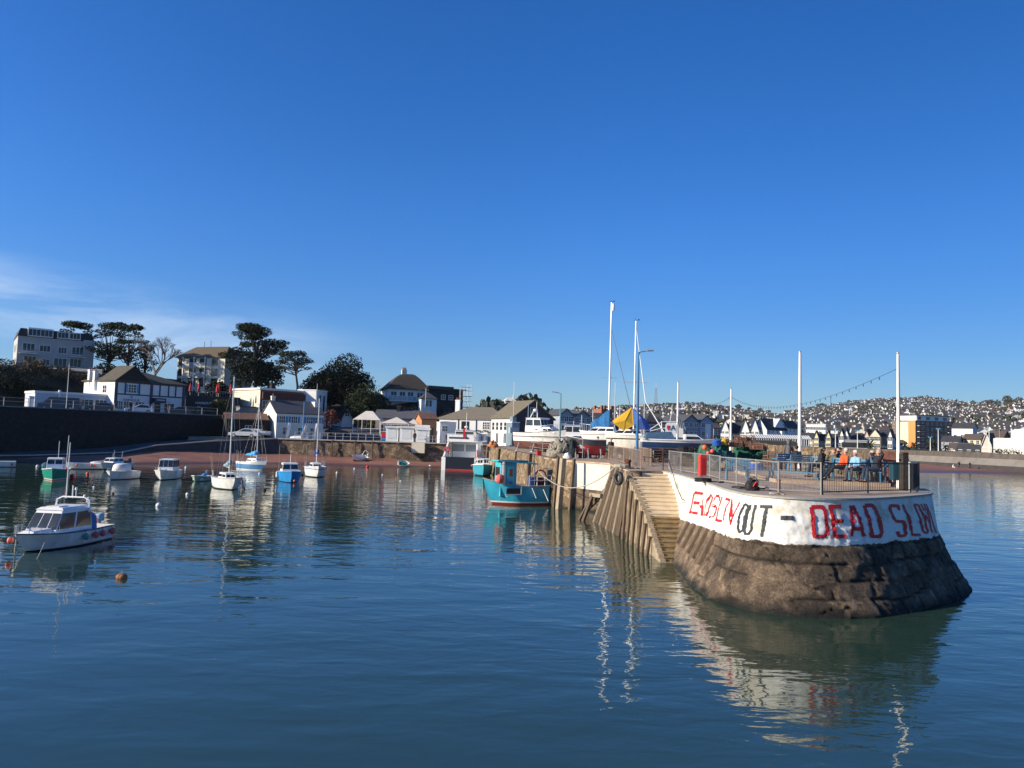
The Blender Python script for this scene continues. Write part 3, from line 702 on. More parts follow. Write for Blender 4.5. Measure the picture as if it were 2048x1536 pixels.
# ================================================================ building kit
def panel(mb, A, B, C, Dq, u0, u1, v0, v1, off, th, m=0):
    A, B, C, Dq = map(Vector, (A, B, C, Dq)); n = (B-A).cross(Dq-A).normalized()
    def p(u, v): return (A.lerp(B, u)).lerp(Dq.lerp(C, u), v)
    q = [p(u0,v0), p(u1,v0), p(u1,v1), p(u0,v1)]
    a = [x+n*off for x in q]; b = [x+n*(off-th) for x in q]
    return mb.add(a+b, [(0,1,2,3),(7,6,5,4),(0,4,5,1),(1,5,6,2),(2,6,7,3),(3,7,4,0)], m)
WIN = {}
def win_mesh(w, h, nx, nz, fm):
    k = (round(w,2), round(h,2), nx, nz, fm.name)
    if k in WIN: return WIN[k]
    f = MB(); t = .09 if w > .9 else .07
    f.box(-w/2-t, w/2+t, -.05, .05, -t*1.3, 0); f.box(-w/2-t, w/2+t, -.05, .05, h, h+t)
    f.box(-w/2-t, -w/2, -.045, .05, 0, h); f.box(w/2, w/2+t, -.045, .05, 0, h)
    for i in range(1, nx): x = -w/2+w*i/nx; f.box(x-.035, x+.035, -.035, .045, 0, h)
    for j in range(1, nz): z = h*j/nz; f.box(-w/2, w/2, -.03, .04, z-.03, z+.03)
    a = f.build('window', fm); g_ = MB().box(-w/2, w/2, -.012, .03, 0, h); b = g_.build('pane', GLASS)
    WIN[k] = (a.data, b.data, [a, b]); return WIN[k]
def win(root, face, u, z, w, h, nx=2, nz=2, fm=None, dims=None):
    fm = fm or WHITE; W, Dp = dims; md = win_mesh(w, h, nx, nz, fm)
    loc, rz = {'F': ((u, 0, z), 0), 'L': ((0, Dp-u, z), -math.pi/2), 'R': ((W, u, z), math.pi/2)}[face]
    if md[2]: a, b = md[2]; md[2].clear()
    else:
        a = bpy.data.objects.new('window', md[0]); b = bpy.data.objects.new('pane', md[1]); COL.objects.link(a); COL.objects.link(b)
    a.parent = root; a.location = loc; a.rotation_euler = (0, 0, rz); b.parent = a; return a
class Bld:
    def __init__(s, name, label, cat, pL, YL, pR, YR, z0, Dp, H, wall, roofm=None, roof='gable_x', rise=2, ov=.3, group=None, z1=None, hipi=.5, base=.8):
        xl, xr = X(pL, YL, z0), X(pR, YR, z0); s.pL, s.pR = pL, pR; s.YL, s.YR = YL, YR
        s.W = math.hypot(xr-xl, YR-YL); s.D = Dp; s.H = H; s.z0 = z0; a = math.atan2(YR-YL, xr-xl)
        s.root = thing(name, label, cat, (xl, YL, z0), a, group); W = s.W; s.a = a; s.o = (xl, YL)
        b = MB(); b.box(0, W, 0, Dp, -base, H)
        if roof == 'gable_x': b.prism_y = None; b.add([(0,0,H),(0,Dp,H),(0,Dp/2,H+rise)], [(0,2,1)]); b.add([(W,0,H),(W,Dp,H),(W,Dp/2,H+rise)], [(0,1,2)])
        if roof == 'gable_y': b.add([(0,0,H),(W,0,H),(W/2,0,H+rise)], [(0,1,2)]); b.add([(0,Dp,H),(W,Dp,H),(W/2,Dp,H+rise)], [(0,2,1)])
        s.wall = b.build('wall', wall, s.root, fix=False)
        r = MB(); t = .16; o = ov
        if roof == 'gable_x':
            k = rise/(Dp/2)
            r.plate([(-o,-o,H-k*o+t),(W+o,-o,H-k*o+t),(W+o,Dp/2,H+rise+t),(-o,Dp/2,H+rise+t)], t)
            r.plate([(W+o,Dp+o,H-k*o+t),(-o,Dp+o,H-k*o+t),(-o,Dp/2+.003,H+rise+t),(W+o,Dp/2+.003,H+rise+t)], t)
        elif roof == 'gable_y':
            k = rise/(W/2)
            r.plate([(-o,Dp+o,H-k*o+t),(-o,-o,H-k*o+t),(W/2,-o,H+rise+t),(W/2,Dp+o,H+rise+t)], t)
            r.plate([(W+o,-o,H-k*o+t),(W+o,Dp+o,H-k*o+t),(W/2+.003,Dp+o,H+rise+t),(W/2+.003,-o,H+rise+t)], t)
        elif roof == 'hip':
            i = min(W, Dp)*hipi; c = Dp/2
            A = [(-o,-o,H),(W+o,-o,H),(W+o,Dp+o,H),(-o,Dp+o,H)]
            if W >= Dp: R = [(i, c, H+rise), (W-i, c, H+rise)]; fs = [(0,1,5,4),(1,2,5),(2,3,4,5),(3,0,4)]
            else: R = [(W/2, i, H+rise), (W/2, Dp-i, H+rise)]; fs = [(0,1,4),(1,2,5,4),(2,3,5),(3,0,4,5)]
            r.add(A+R+[(x, y, z-.15) for x, y, z in A], fs+[(9,8,7,6),(0,6,7,1),(1,7,8,2),(2,8,9,3),(3,9,6,0)])
        elif roof == 'flat':
            r.box(-o, W+o, -o, -o+.25, H, H+rise); r.box(-o, W+o, Dp+o-.25, Dp+o, H, H+rise); r.box(-o, -o+.25, -o+.25, Dp+o-.25, H, H+rise); r.box(W+o-.25, W+o, -o+.25, Dp+o-.25, H, H+rise)
            r.box(-o+.25, W+o-.25, -o+.25, Dp+o-.25, H-.1, H+.12)
        s.roof = r.build('roof', roofm or SLATE, s.root)
    def u(s, px): return s.W*(px-s.pL)/(s.pR-s.pL)
    def win(s, face, u, z, w, h, nx=2, nz=2, fm=None): return win(s.root, face, u, z, w, h, nx, nz, fm, (s.W, s.D))
    def part(s, name, mb, m, parent=None, **k): return mb.build(name, m, parent or s.root, **k)
    def chim(s, x, y, w=.7, h=1.6, z=None, m=None, pots=2):
        z = s.H if z is None else z; c = MB().box(x-w/2, x+w/2, y-.3, y+.3, z-1, z+h); c.box(x-w/2-.06, x+w/2+.06, y-.36, y+.36, z+h-.2, z+h-.06)
        o = c.build('chimney', m or CREAM, s.roof)
        p = MB()
        for i in range(pots): p.lathe([(.11,0),(.09,.4)], (x-w/2+w*(i+.5)/pots, y, z+h), 7)
        p.build('chimney_pots', BRICK, s.roof)
def text_mesh(s, size, m, parent, loc, rot, name='lettering', ext=.01):
    c = bpy.data.curves.new(name, 'FONT'); c.body = s; c.size = size; c.extrude = ext; c.align_x = 'CENTER'; c.align_y = 'CENTER'
    o = bpy.data.objects.new(name, c); COL.objects.link(o); bpy.context.view_layer.update()
    me = bpy.data.meshes.new_from_object(o.evaluated_get(bpy.context.evaluated_depsgraph_get())); bpy.data.objects.remove(o)
    me.materials.clear(); me.materials.append(m); o = bpy.data.objects.new(name, me); COL.objects.link(o); o.parent = parent; o.location = loc; o.rotation_euler = rot
    return o
UP = (math.pi/2, 0, 0)
# ---------------------------------------------------------------- trees
def leafmat(name, c0, c1, sc=.5):
    m = mat(name, c0, .85, .1, sc, 0, col2=c1, spec=.25); return m
LF_PINE = leafmat('pine_needles', (.012,.020,.010), (.040,.055,.020), .6)
LF_OAK = leafmat('evergreen_leaves', (.008,.012,.005), (.032,.036,.014), .5)
LF_DARK = leafmat('dark_leaves', (.008,.013,.009), (.022,.032,.018), .5)
LF_BUSH = leafmat('dry_bush', (.06,.045,.025), (.17,.13,.075), .6)
LF_OLIVE = leafmat('olive_leaves', (.03,.035,.012), (.10,.095,.03), .5)
LF_RED = leafmat('russet_leaves', (.06,.02,.015), (.15,.05,.035), .9)
BARK = mat('bark', (.05,.038,.028), .95, .3, 3, .6, 10); BAREB = mat('bare_twigs', (.16,.13,.10), .95, .25, 3)
def leaves(mb, clumps, n, size, rnd, flat=0, shell=.45):
    for (cx, cy, cz, rx, ry, rz) in clumps:
        k = max(6, int(n*rx*ry))
        for _ in range(k):
            while True:
                d = Vector((rnd.uniform(-1,1), rnd.uniform(-1,1), rnd.uniform(-1,1)))
                l = d.length
                if .05 < l < 1: break
            d = d/l*(shell+(1-shell)*l)*(1+.12*rnd.uniform(-1,1))
            p = Vector((cx+d.x*rx, cy+d.y*ry, cz+d.z*rz)); s = size*rnd.uniform(.5, 1.2)
            a = Vector((rnd.uniform(-1,1), rnd.uniform(-1,1), rnd.uniform(-1,1)*(1-flat))).normalized(); b_ = a.cross(Vector((rnd.uniform(-1,1), rnd.uniform(-1,1), rnd.uniform(-1,1)))).normalized()
            mb.add([p-a*s*.5-b_*s*.3, p+a*s*.5-b_*s*.25, p+a*s*.35+b_*s*.4, p-a*s*.4+b_*s*.3], [(0,1,2,3)])
def tree(name, label, px, Y, z0, ztop, width, kind='oak', seed=0, group=None, leaf=None, lean=0, crown=None, x=None, n=None, cat='tree'):
    rnd = random.Random(seed+11); h = ztop-z0; x = X(px, Y) if x is None else x
    t = thing(name, label, cat, (x, Y, z0), 0, group); R = width/2; tr = MB(); cl = []
    if kind == 'pine':
        ch = crown or .42; tip = Vector((lean, 0, h*(1-ch*.55)))
        tr.tube([(0,0,-1),(lean*.15,0,h*.25),(lean*.55,.1,h*.5),tip], [h*.028,h*.024,h*.019,h*.011], 7)
        for i in range(34):
            a = i*2.4+rnd.random(); q = rnd.uniform(.3,1); zc = h*(1-ch)+h*ch*(rnd.uniform(.05,.95)*(1-.45*q*q)); rr = R*1.22*q*(1-.35*((zc/h-(1-ch))/ch)**2)
            e = Vector((lean+math.cos(a)*rr*.85, math.sin(a)*rr*.7, zc)); s0 = Vector((lean*.6, 0, h*(1-ch)*rnd.uniform(.75,1.15)))
            tr.tube([s0, (s0+e)/2+Vector((0,0,-.05*h*rnd.random())), e-Vector((0,0,.2))], [h*.010,h*.007,h*.003], 5)
            s_ = R*rnd.uniform(.17,.31); cl.append((e.x, e.y, e.z, s_, s_*.9, s_*.40))
        for i in range(5):
            a = rnd.uniform(0, 6.28); cl.append((lean+math.cos(a)*R*.35, math.sin(a)*R*.3, h*(1-rnd.uniform(.04,.10)), R*.42, R*.4, R*.16))
        lf = MB(); leaves(lf, cl, (n or 55)*2.1, .29, rnd, .6, .3)
    elif kind == 'bare':
        def br(p, d, l, r, k):
            e = p+d*l; tr.tube([p, e], [r, r*.65], 4 if k else 6)
            if k >= 6: return
            for _ in range(3):
                nd_ = (d+Vector((rnd.uniform(-1,1), rnd.uniform(-1,1), rnd.uniform(-.35,.75)))*.62).normalized(); br(e-d*l*rnd.uniform(0,.25), nd_, l*rnd.uniform(.6,.82), r*.62, k+1)
        br(Vector((0,0,-.3)), Vector((0,0,1)), h*.22, h*.016, 0); s_ = (width/2)/max(.1, max(abs(v[0]) for v in tr.v)); hz_ = h/max(v[2] for v in tr.v)
        tr.v = [(v[0]*s_, v[1]*s_, v[2]*hz_) for v in tr.v]
        tr.build('branches', BAREB, t); return t
    else:
        ch = crown or .8; tr.tube([(0,0,-.6),(lean*.3,0,h*.3),(lean,0,h*.75)], [h*.035,h*.026,h*.01], 7)
        for i in range(6):
            a = i*1.05+rnd.random(); e = Vector((lean+math.cos(a)*R*.6, math.sin(a)*R*.6, h*rnd.uniform(.5,.8))); tr.tube([(lean*.4,0,h*.35), e], [h*.014,h*.005], 5)
        for i in range(int(16 if kind == 'oak' else 9)):
            a = i*2.399; q = math.sqrt((i+.5)/16 if kind == 'oak' else (i+.5)/9); zc = h*(1-ch)+h*ch*(.5+.42*math.sqrt(max(0,1-q*q))*rnd.uniform(.2,1)-.38*rnd.random()*(1 if q > .5 else .3))
            s_ = R*rnd.uniform(.28,.45); cl.append((lean+math.cos(a)*R*q*.78, math.sin(a)*R*q*.78, min(zc, h-s_*.7), s_, s_, s_*.8))
        cl.append((lean, 0, h*(1-ch*.5), R*.8, R*.8, h*ch*.42))
        lf = MB(); leaves(lf, cl, (n or 40)*1.9, .38, rnd, 0, .55)
    tr.build('trunk', BARK, t); lf.build('crown', leaf or (LF_PINE if kind == 'pine' else LF_OAK), t, fix=False); return t
def bush(name, label, px, Y, z0, r, h, leaf, seed, group=None, n=40, ry=None, size=.3, cat='bush'):
    rnd = random.Random(seed); t = thing(name, label, cat, (X(px, Y), Y, z0), 0, group); lf = MB(); cl = []
    for i in range(max(3, int(r*2))):
        cl.append((rnd.uniform(-r,r)*.75, rnd.uniform(-1,1)*(ry or r)*.6, h*rnd.uniform(.3,.65), max(.5, h*.5), max(.5, h*.5), h*.42))
    leaves(lf, cl, n, size, rnd, 0, .4); lf.build('foliage', leaf, t, fix=False)
    st_ = MB()
    for i in range(4): st_.tube([(rnd.uniform(-r,r)*.3,0,-.2),(rnd.uniform(-r,r)*.5,0,h*.5)], .04, 4)
    st_.build('stems', BARK, t); return t
# ---------------------------------------------------------------- railings
def railing(name, label, pts, h=1.06, m=STEEL, infill='bars', gap=.13, group=None, pr=.028, rails=(1.0,.09), rr=.022, posts=True):
    o = Vector(pts[0]); t = thing(name, label, 'railing', o, 0, group); P = [Vector(p)-o for p in pts]
    pm = MB().tube([(0,0,-.03),(0,0,h+.03)], pr, 6); first = None
    for p in P:
        if first is None: first = pm.build('post', m, t); first.location = p
        else: c = first.copy(); COL.objects.link(c); c.parent = t; c.location = p
    r = MB()
    for k in rails:
        for a, b in zip(P, P[1:]): r.tube([a+Vector((0,0,h*k)), b+Vector((0,0,h*k))], rr, 5)
    r.build('rail', m, t)
    if infill == 'bars':
        b_ = MB()
        for a, b in zip(P, P[1:]):
            n = max(2, int((b-a).length/gap))
            for i in range(1, n): q = a.lerp(b, i/n); b_.bar(q+Vector((0,0,h*rails[-1])), q+Vector((0,0,h*rails[0])), .011)
        b_.build('bars', m, t)
    return t
def lamp(name, label, px, Y, z0, ztop, m=BLUE, arm=(1,0), r=.07, head=True, group=None, x=None, cat='street lamp'):
    h = ztop-z0; t = thing(name, label, cat, (X(px, Y) if x is None else x, Y, z0), 0, group)
    MB().tube([(0,0,-.05),(0,0,h*.3),(0,0,h)], [r*1.35, r, r*.6], 8).build('pole', m, t)
    if head:
        a = Vector((arm[0], arm[1], 0)); MB().tube([(0,0,h-.03), a*.35+Vector((0,0,h+.06)), a*.75+Vector((0,0,h+.10))], r*.45, 6).build('arm', STEEL, t)
        MB().bar(a*.7+Vector((0,0,h+.11)), a*1.3+Vector((0,0,h+.14)), .2, .09).build('lamp_head', STEEL, t)
    return t
# ---------------------------------------------------------------- cars
def car_proto(name, label, col, L_=4.2, kind='car', group=None):
    t = thing(name, label, 'van' if kind == 'van' else 'car', (0,0,0), 0, group); W_ = 1.75
    pm = mat('car_paint_%s' % name+str(round(col[0],2))+str(round(col[2],2)), col, .25, .03, 2)
    if kind == 'van': pr = [(-L_/2,.35),(-L_/2,1.95),(L_*.22,2.0),(L_*.34,1.25),(L_/2-.05,1.05),(L_/2,.35)]; gl = [(L_*.06,1.3),(L_*.06,1.8),(L_*.2,1.82),(L_*.30,1.3)]
    else: pr = [(-L_/2,.3),(-L_/2+.02,.85),(-L_*.42,.95),(-L_*.3,1.38),(-L_*.02,1.45),(L_*.2,.95),(L_*.47,.78),(L_/2,.55),(L_/2,.3)]; gl = [(-L_*.37,.95),(-L_*.27,1.32),(-L_*.03,1.38),(L_*.15,.95)]
    n = len(pr); b = MB(); rings = []
    for y, k in ((-W_/2, .94),(-W_/2+.1,1),(W_/2-.1,1),(W_/2,.94)): rings.append([(x*(.99 if k < 1 else 1), y*(1 if z < 1 else .88), .3+(z-.3)*(k if k == 1 else .985)) for x, z in pr])
    b.loft(rings); b.build('body', pm, t, bevel=.03)
    for sy in (-1,1):
        g_ = MB(); g_.plate([(x, sy*(W_/2*(.99 if z < 1.3 else .93)+.012), z) for x, z in gl][::sy], .02); g_.build('side_window', GLASS, t)
        for wx in (-L_*.31, L_*.31):
            w_ = MB(); w_.tube([(wx, sy*(W_/2-.2), .32),(wx, sy*(W_/2+.02), .32)], .32, 14); wh = w_.build('wheel', DARK, t)
            MB().tube([(wx, sy*(W_/2+.0), .32),(wx, sy*(W_/2+.04), .32)], .19, 10).build('rim', STEEL, wh)
        MB().cbox((L_/2-.02, sy*.6, .68), (.08,.3,.14)).build('headlight', mat('lamp_glass', (.7,.7,.68), .2, .05), t)
    ws = MB(); 
    if kind == 'van': ws.plate([(L_*.345,-.7,1.27),(L_*.345,.7,1.27),(L_*.235,.65,1.93),(L_*.235,-.65,1.93)], .02)
    else: ws.plate([(L_*.195,-.7,.99),(L_*.195,.7,.99),(L_*.0,.62,1.42),(L_*.0,-.62,1.42)], .02)
    ws.build('windscreen', GLASS, t); return t
# ================================================================ left shore
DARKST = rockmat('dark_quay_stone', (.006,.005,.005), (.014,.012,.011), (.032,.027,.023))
QST = rockmat('back_quay_stone', (.06,.045,.03), (.19,.13,.08), (.36,.27,.18), (.05,.035,.025), .9)
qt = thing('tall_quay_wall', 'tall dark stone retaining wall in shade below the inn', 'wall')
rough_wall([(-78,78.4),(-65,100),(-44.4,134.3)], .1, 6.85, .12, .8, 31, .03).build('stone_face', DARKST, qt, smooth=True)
c_ = MB(); c_.plate([(-78.2,78.7,7.02),(-65.2,100.3,7.02),(-65.9,100.7,7.02),(-78.9,79.1,7.02)], .2); c_.plate([(-65.2,100.3,7.02),(-44.6,134.6,7.02),(-45.3,135,7.02),(-65.9,100.7,7.02)], .2)
c_.build('coping', mat('wall_coping', (.20,.19,.17), .9, .2, 2, .4, 12), qt)
bq = thing('back_quay_wall', 'low brown rubble quay wall along the back of the harbour beach', 'wall')
rough_wall([(-36.6,118),(-1,118)], .2, 3.40, .14, .35, 41, .06).build('stone_face', QST, bq, smooth=True)
MB().box(-36.6, -1, 117.75, 118.5, 3.40, 3.56).build('coping', mat('pale_coping', (.42,.36,.30), .9, .2, .9, .4, 9), bq)
for x in (-30.5,-27.8,-24.2,-21.5):
    MB().bar((x, 117.6, 3.5), (x+.1, 117.3, .6), .22).build('fender_post', TIMBER, bq)
# ramp
rp = MB(); A = [(-36,118.2,3.44),(-44.5,113.8,2.85),(-50.7,108,2.1),(-53.6,104,1.1),(-62,98,.62),(-72,91,.4)]; B_ = [(-36,124,3.44),(-49.5,125.5,3.3),(-55.0,116,2.4),(-59.3,109,1.5),(-65.8,98.5,.9),(-76,82,.5)]
for i in range(5): rp.add([A[i],A[i+1],B_[i+1],B_[i]], [(0,1,2,3)])
for i in range(5):
    a, b = Vector(A[i]), Vector(A[i+1]); rp.add([a, b, (b.x+.1, b.y-.25, -.5), (a.x+.1, a.y-.25, -.5)], [(0,1,2,3)])
struct('slipway', rp, mat('slip_concrete', (.06,.055,.055), .9, .25, .7, .4, 10))
kb = MB()
for i in range(5): kb.bar(Vector(A[i])+Vector((0,0,.06)), Vector(A[i+1])+Vector((0,0,.06)), .38, .14)
tag(kb.build('slipway_kerb', mat('slip_kerb', (.46,.40,.34), .9, .15, 2, .3, 12)), 'pale stone kerb curving down the edge of the slipway', 'kerb')
# railings on the back quay and along the tall wall
def qr(px0, px1, n, y=118.2, z=3.56): return [(X(px0+(px1-px0)*i/(n-1), y, z), y, z) for i in range(n)]
railing('quay_railing', 'grey tubular railing on the back quay between upturned dinghies and red box', qr(640,762,9), 1.05, STEEL, None, rails=(1.0,.52), rr=.03, pr=.04)
railing('quay_railing', 'grey tubular railing on the back quay right of the white kiosks', qr(858,886,5), 1.05, STEEL, None, rails=(1.0,.52), rr=.03, pr=.04)
railing('quay_railing', 'grey tubular railing on the back quay in front of the upturned dinghies', qr(590,638,5), 1.05, STEEL, None, rails=(1.0,.52), rr=.03, pr=.04)
wl = [(-65.3+.515*s_-.25, 100+.857*s_+.2, 7.03) for s_ in range(-20, 34, 3)]
railing('wall_railing', 'post and rail fence along the top of the tall dark quay wall', wl, 1.1, mat('fence_grey', (.33,.34,.34), .5, .1), None, rails=(1.0,.55), rr=.025, pr=.05)

# hotel
h = Bld('hotel', 'large pale three storey hotel with black mansard top on the wooded bluff', 'hotel', 31, 150, 183, 158, 15, 12, 7.1, mat('hotel_render', (.46,.44,.41), .85, .08, .5, .2, 15), BLACK, 'flat', .12, .15)
m_ = MB(); W_ = h.W; m_.loft([[(-.12,-.12,7.15),(W_+.12,-.12,7.15),(W_+.12,12.12,7.15),(-.12,12.12,7.15)],[(.35,.35,8.75),(W_-.35,.35,8.75),(W_-.35,11.6,8.75),(.35,11.6,8.75)]])
ms = m_.build('mansard', mat('black_slate', (.02,.02,.024), .6, .3, 3), h.roof)
for px_, w_, k in ((62,2.0,0),(86,2.0,0),(119,1.8,1),(143,1.8,1)):
    u_ = h.u(px_); d_ = MB().box(u_-w_/2-.15, u_+w_/2+.15, -.25, 2.4, 7.2, 8.95 if not k else 8.6); dd = d_.build('dormer', WHITE, h.roof)
    o_ = h.win('F', u_, 7.38, w_, 1.1 if k else 1.25, 3, 1); o_.location.y = -.26
for px_, z_, w_, hh in ((53,4.2,2.0,1.5),(85,4.3,1.8,1.2),(120,4.2,1.4,1.2),(151,4.2,2.0,1.5),(57,1.6,2.0,1.5),(85,1.5,1.8,1.2),(117,1.6,2.2,1.5),(148,1.6,2.0,1.6),(175,4,.8,1.3)):
    h.win('F', h.u(px_), z_, w_, hh, 3, 1)
for px_ in (53, 151):
    u_ = h.u(px_); MB().box(u_-1.5, u_+1.5, -1.1, 0, 3.55, 3.7).build('balcony_slab', WHITE, h.root)
    b_ = MB(); b_.tube([(u_-1.45,-.02,4.5),(u_-1.45,-1.05,4.5),(u_+1.45,-1.05,4.5),(u_+1.45,-.02,4.5)], .03, 5)
    for i in range(13): b_.bar((u_-1.45+2.9*i/12,-1.05,3.7),(u_-1.45+2.9*i/12,-1.05,4.5),.02)
    b_.build('balcony_rail', STEEL, h.root)
for z_ in (1.5, 4.3): h.win('L', 4, z_, 1.3, 1.3); h.win('L', 8, z_, 1.3, 1.3)
tw = MB().box(W_-1.9, W_+.05, -.9, 0, -.8, 7.3); tw.build('corner_bay', h.wall.data.materials[0], h.root)
# retaining wall + bank under the hotel
rw = MB().box(0, 17, 0, .5, -2.5, .9); t = thing('garden_wall', 'pale garden wall in front of the large hotel on the bluff', 'wall', (X(15,147), 147, 14.6), .05); rw.build('wall', mat('garden_wall', (.30,.29,.27), .9, .2, 1), t); MB().box(-.05,17.05,-.06,.56,.9,1.0).build('coping', WHITE, t)
# inn
N_ = Bld('inn', 'white harbour inn with navy timber framing and mossy tiled roof', 'pub', 228, 124, 368, 134.5, 6.9, 10.2, 5.4, mat('inn_white', (.74,.74,.72), .8, .05, .8, .15, 20), mat('inn_roof', (.085,.075,.05), .9, .28, 2.5, .6, 18), 'hip', 1.9, .35, hipi=.42)
W_ = N_.W
gf = MB(); gu = N_.u(290)
gf.add([(-.2,-.32,5.45),(gu,-.32,5.45),(gu/2,-.32,7.9),(-.2,5,5.45),(gu,5,5.45),(gu/2,5,7.9)], [(0,1,2),(3,5,4),(0,2,5,3),(1,4,5,2)])
gf.build('front_gable', [mat('gable_timber', (.02,.018,.016), .8, .3, 3)], N_.root)
gr = MB(); gr.plate([(-.45,5.2,5.3),(-.45,-.55,5.3),(gu/2,-.55,8.03),(gu/2,5.2,8.03)], .15); gr.plate([(gu+.25,-.55,5.3),(gu+.25,5.2,5.3),(gu/2+.003,5.2,8.03),(gu/2+.003,-.55,8.03)], .15); gr.build('gable_roof', MATS['inn_roof'], N_.root)
fr = MB(); fr.box(-.08, W_+.08, -.09, -.01, 5.0, 5.42); fr.box(-.08, W_+.08, -.085, -.01, 3.0, 3.22)
for px_, w_ in ((229,.5),(246,.22),(273,.22),(297,.5),(314,.22),(332,.22),(347,.22),(364.5,.55)):
    u_ = N_.u(px_); fr.box(u_-w_/2, u_+w_/2, -.095, -.01, 3.22 if w_ < .4 else -.5, 5.0)
fr.build('timber_framing', NAVY, N_.root)
N_.win('F', N_.u(259.5), 3.45, 1.3, 1.3, 3, 3)
for s_ in (-1, 1): MB().box(N_.u(259.5)+s_*.95-.2, N_.u(259.5)+s_*.95+.2, -.07, -.01, 3.45, 4.8).build('shutter', LBLUE, N_.root)
for px_, w_ in ((237,1.0),(252,1.2),(276,1.6),(335,1.8)): N_.win('F', N_.u(px_), .6, w_, 1.3, 3, 2)
aw = MB().box(N_.u(300), N_.u(322), -1.0, -.01, 1.95, 2.75); a_ = aw.build('entrance_canopy', NAVY, N_.root)
MB().box(N_.u(305), N_.u(317), -.05, -.01, -.1, 1.95).build('door', BLACK, N_.root)
MB().box(N_.u(303), N_.u(319), -1.02, -1.0, 2.35, 2.5).build('canopy_sign', DIRTY, a_)
text_mesh('HARBOUR', .62, NAVY, N_.root, (N_.u(259), -.03, 2.15), UP); text_mesh('INN', .36, NAVY, N_.root, (N_.u(259), -.03, 1.62), UP)
em = MB(); em.lathe([(.2,0),(.2,.03)], (0,0,0), 12); e_ = em.build('emblem', LBLUE, N_.root); e_.location = (N_.u(259), -.02, 2.72); e_.rotation_euler = UP
for z_ in (3.3,): N_.win('L', 6.8, z_, 1.1, 1.2)
N_.chim(.3, 8.7, .8, 2.5, 4.8, WHITE); N_.chim(-.1, 6.4, .6, 2.2, 4.8, WHITE, 1)
# low white annex
a = Bld('annex', 'low white flat roofed annex left of the inn behind the parked van', 'building', 68, 118, 222, 126, 6.85, 6, 2.7, mat('annex_white', (.50,.54,.60), .8, .06, .8), WHITE, 'flat', .35, .1)
a.win('F', a.u(165), .9, 2.6, 1.1, 4, 1); a.win('F', a.u(200), .9, 1.8, 1.1, 3, 1); MB().box(a.u(112), a.u(116), -.4, -.01, 0, 3.3).build('buttress', WHITE, a.root)
k_ = thing('ticket_hut', 'small pale blue hut beside the annex at the left edge', 'hut', (X(51,118), 118, 6.8), .3); MB().box(0,.9,0,.9,0,2.1).build('wall', mat('hut_blue', (.35,.45,.55), .7, .1), k_); MB().box(-.1,1,-.1,1,2.1,2.2).build('roof', WHITE, k_); MB().box(.2,.7,-.02,0,.1,1.8).build('door', WHITE, k_)
# restaurant with terrace
r_ = Bld('restaurant', 'dark harbour restaurant with roof terrace and white lettering right of the inn', 'restaurant', 371, 138, 478, 142, 6.2, 9, 4.3, mat('dark_cladding', (.018,.022,.03), .6, .3, 3), BLACK, 'flat', .15, .05)
text_mesh('HARBOUR', .62, WHITE, r_.root, (r_.u(405), -.03, 3.1), UP); text_mesh('BAR', .34, WHITE, r_.root, (r_.u(396), -.03, 2.4), UP)
for px_ in (382,398,440,458): r_.win('F', r_.u(px_), .7, 1.5, 1.4, 2, 2, NAVY)
tr_ = MB()
for i in range(22): tr_.bar((i*r_.W/21,-.02,4.45),(i*r_.W/21,-.02,5.4),.03)
tr_.bar((0,-.02,5.4),(r_.W,-.02,5.4),.05); tr_.build('terrace_rail', STEEL, r_.root)
PAR = None
for i, px_ in enumerate((375,393,429,433,456)):
    p = thing('closed_parasol', ['closed red parasol at the left end of the restaurant terrace','closed red parasol second from the left on the restaurant terrace','closed red parasol with white tip in the middle of the restaurant terrace','taller closed red parasol standing just behind its middle neighbour','closed red parasol at the right end of the restaurant terrace'][i], 'parasol', (X(px_,140+i%2), 139.6+(i%2)*.8, 10.6), 0, 'closed red parasols on the restaurant terrace')
    MB().tube([(0,0,0),(0,0,2.3)], .03, 6).build('pole', ALU, p); MB().lathe([(.05,.7),(.26,.85),(.24,1.5),(.10,2.2),(.02,2.45)], (0,0,0), 9).build('canopy', mat('parasol_red', (.50,.03,.03), .8, .15), p)
# flats with brown hipped roof
f_ = Bld('apartment_block', 'cream three storey flats with brown hipped roof and white balconies on the rise', 'apartments', 352, 164.5, 447, 160, 13.0, 6.5, 7.0, CREAM, BROWNT, 'hip', 2.6, .5, hipi=.3)
for fl, z_ in enumerate((.6,2.7,4.9)):
    for px_ in (360, 427): f_.win('F', f_.u(px_), z_+.3, 1.35, 1.35, 3, 1, BLACK)
    for px_ in (383, 404): f_.win('F', f_.u(px_), z_+.05, 1.6, 1.6, 3, 1, BLACK)
    if fl:
        s_ = MB().box(f_.u(370), f_.u(414), -1.0, -.01, z_-.25, z_-.12).build('balcony_slab', WHITE, f_.root)
        b_ = MB().bar((f_.u(370),-.97,z_+.75),(f_.u(414),-.97,z_+.75),.09)
        for i in range(25): b_.bar((f_.u(370)+(f_.u(414)-f_.u(370))*i/24,-.97,z_-.12),(f_.u(370)+(f_.u(414)-f_.u(370))*i/24,-.97,z_+.75),.06)
        b_.build('balcony_rail', WHITE, f_.root)
for px_ in (370,392,414): MB().box(f_.u(px_)-.1, f_.u(px_)+.1, -1.03, -.85, -.5, 6.9).build('balcony_post', WHITE, f_.root)
for z_ in (.8,3.1,5.2): f_.win('R', 2.5, z_, .9, 1.3, 1, 2); f_.win('R', 5.0, z_, .9, 1.3, 1, 2)
a1 = MB(); a1.bar((4.2,3.2,9.5),(4.2,3.2,10.8),.08); a1.bar((6.0,3.2,9.5),(6.0,3.2,11),.08); a1.build('roof_vents', BLACK, f_.roof)
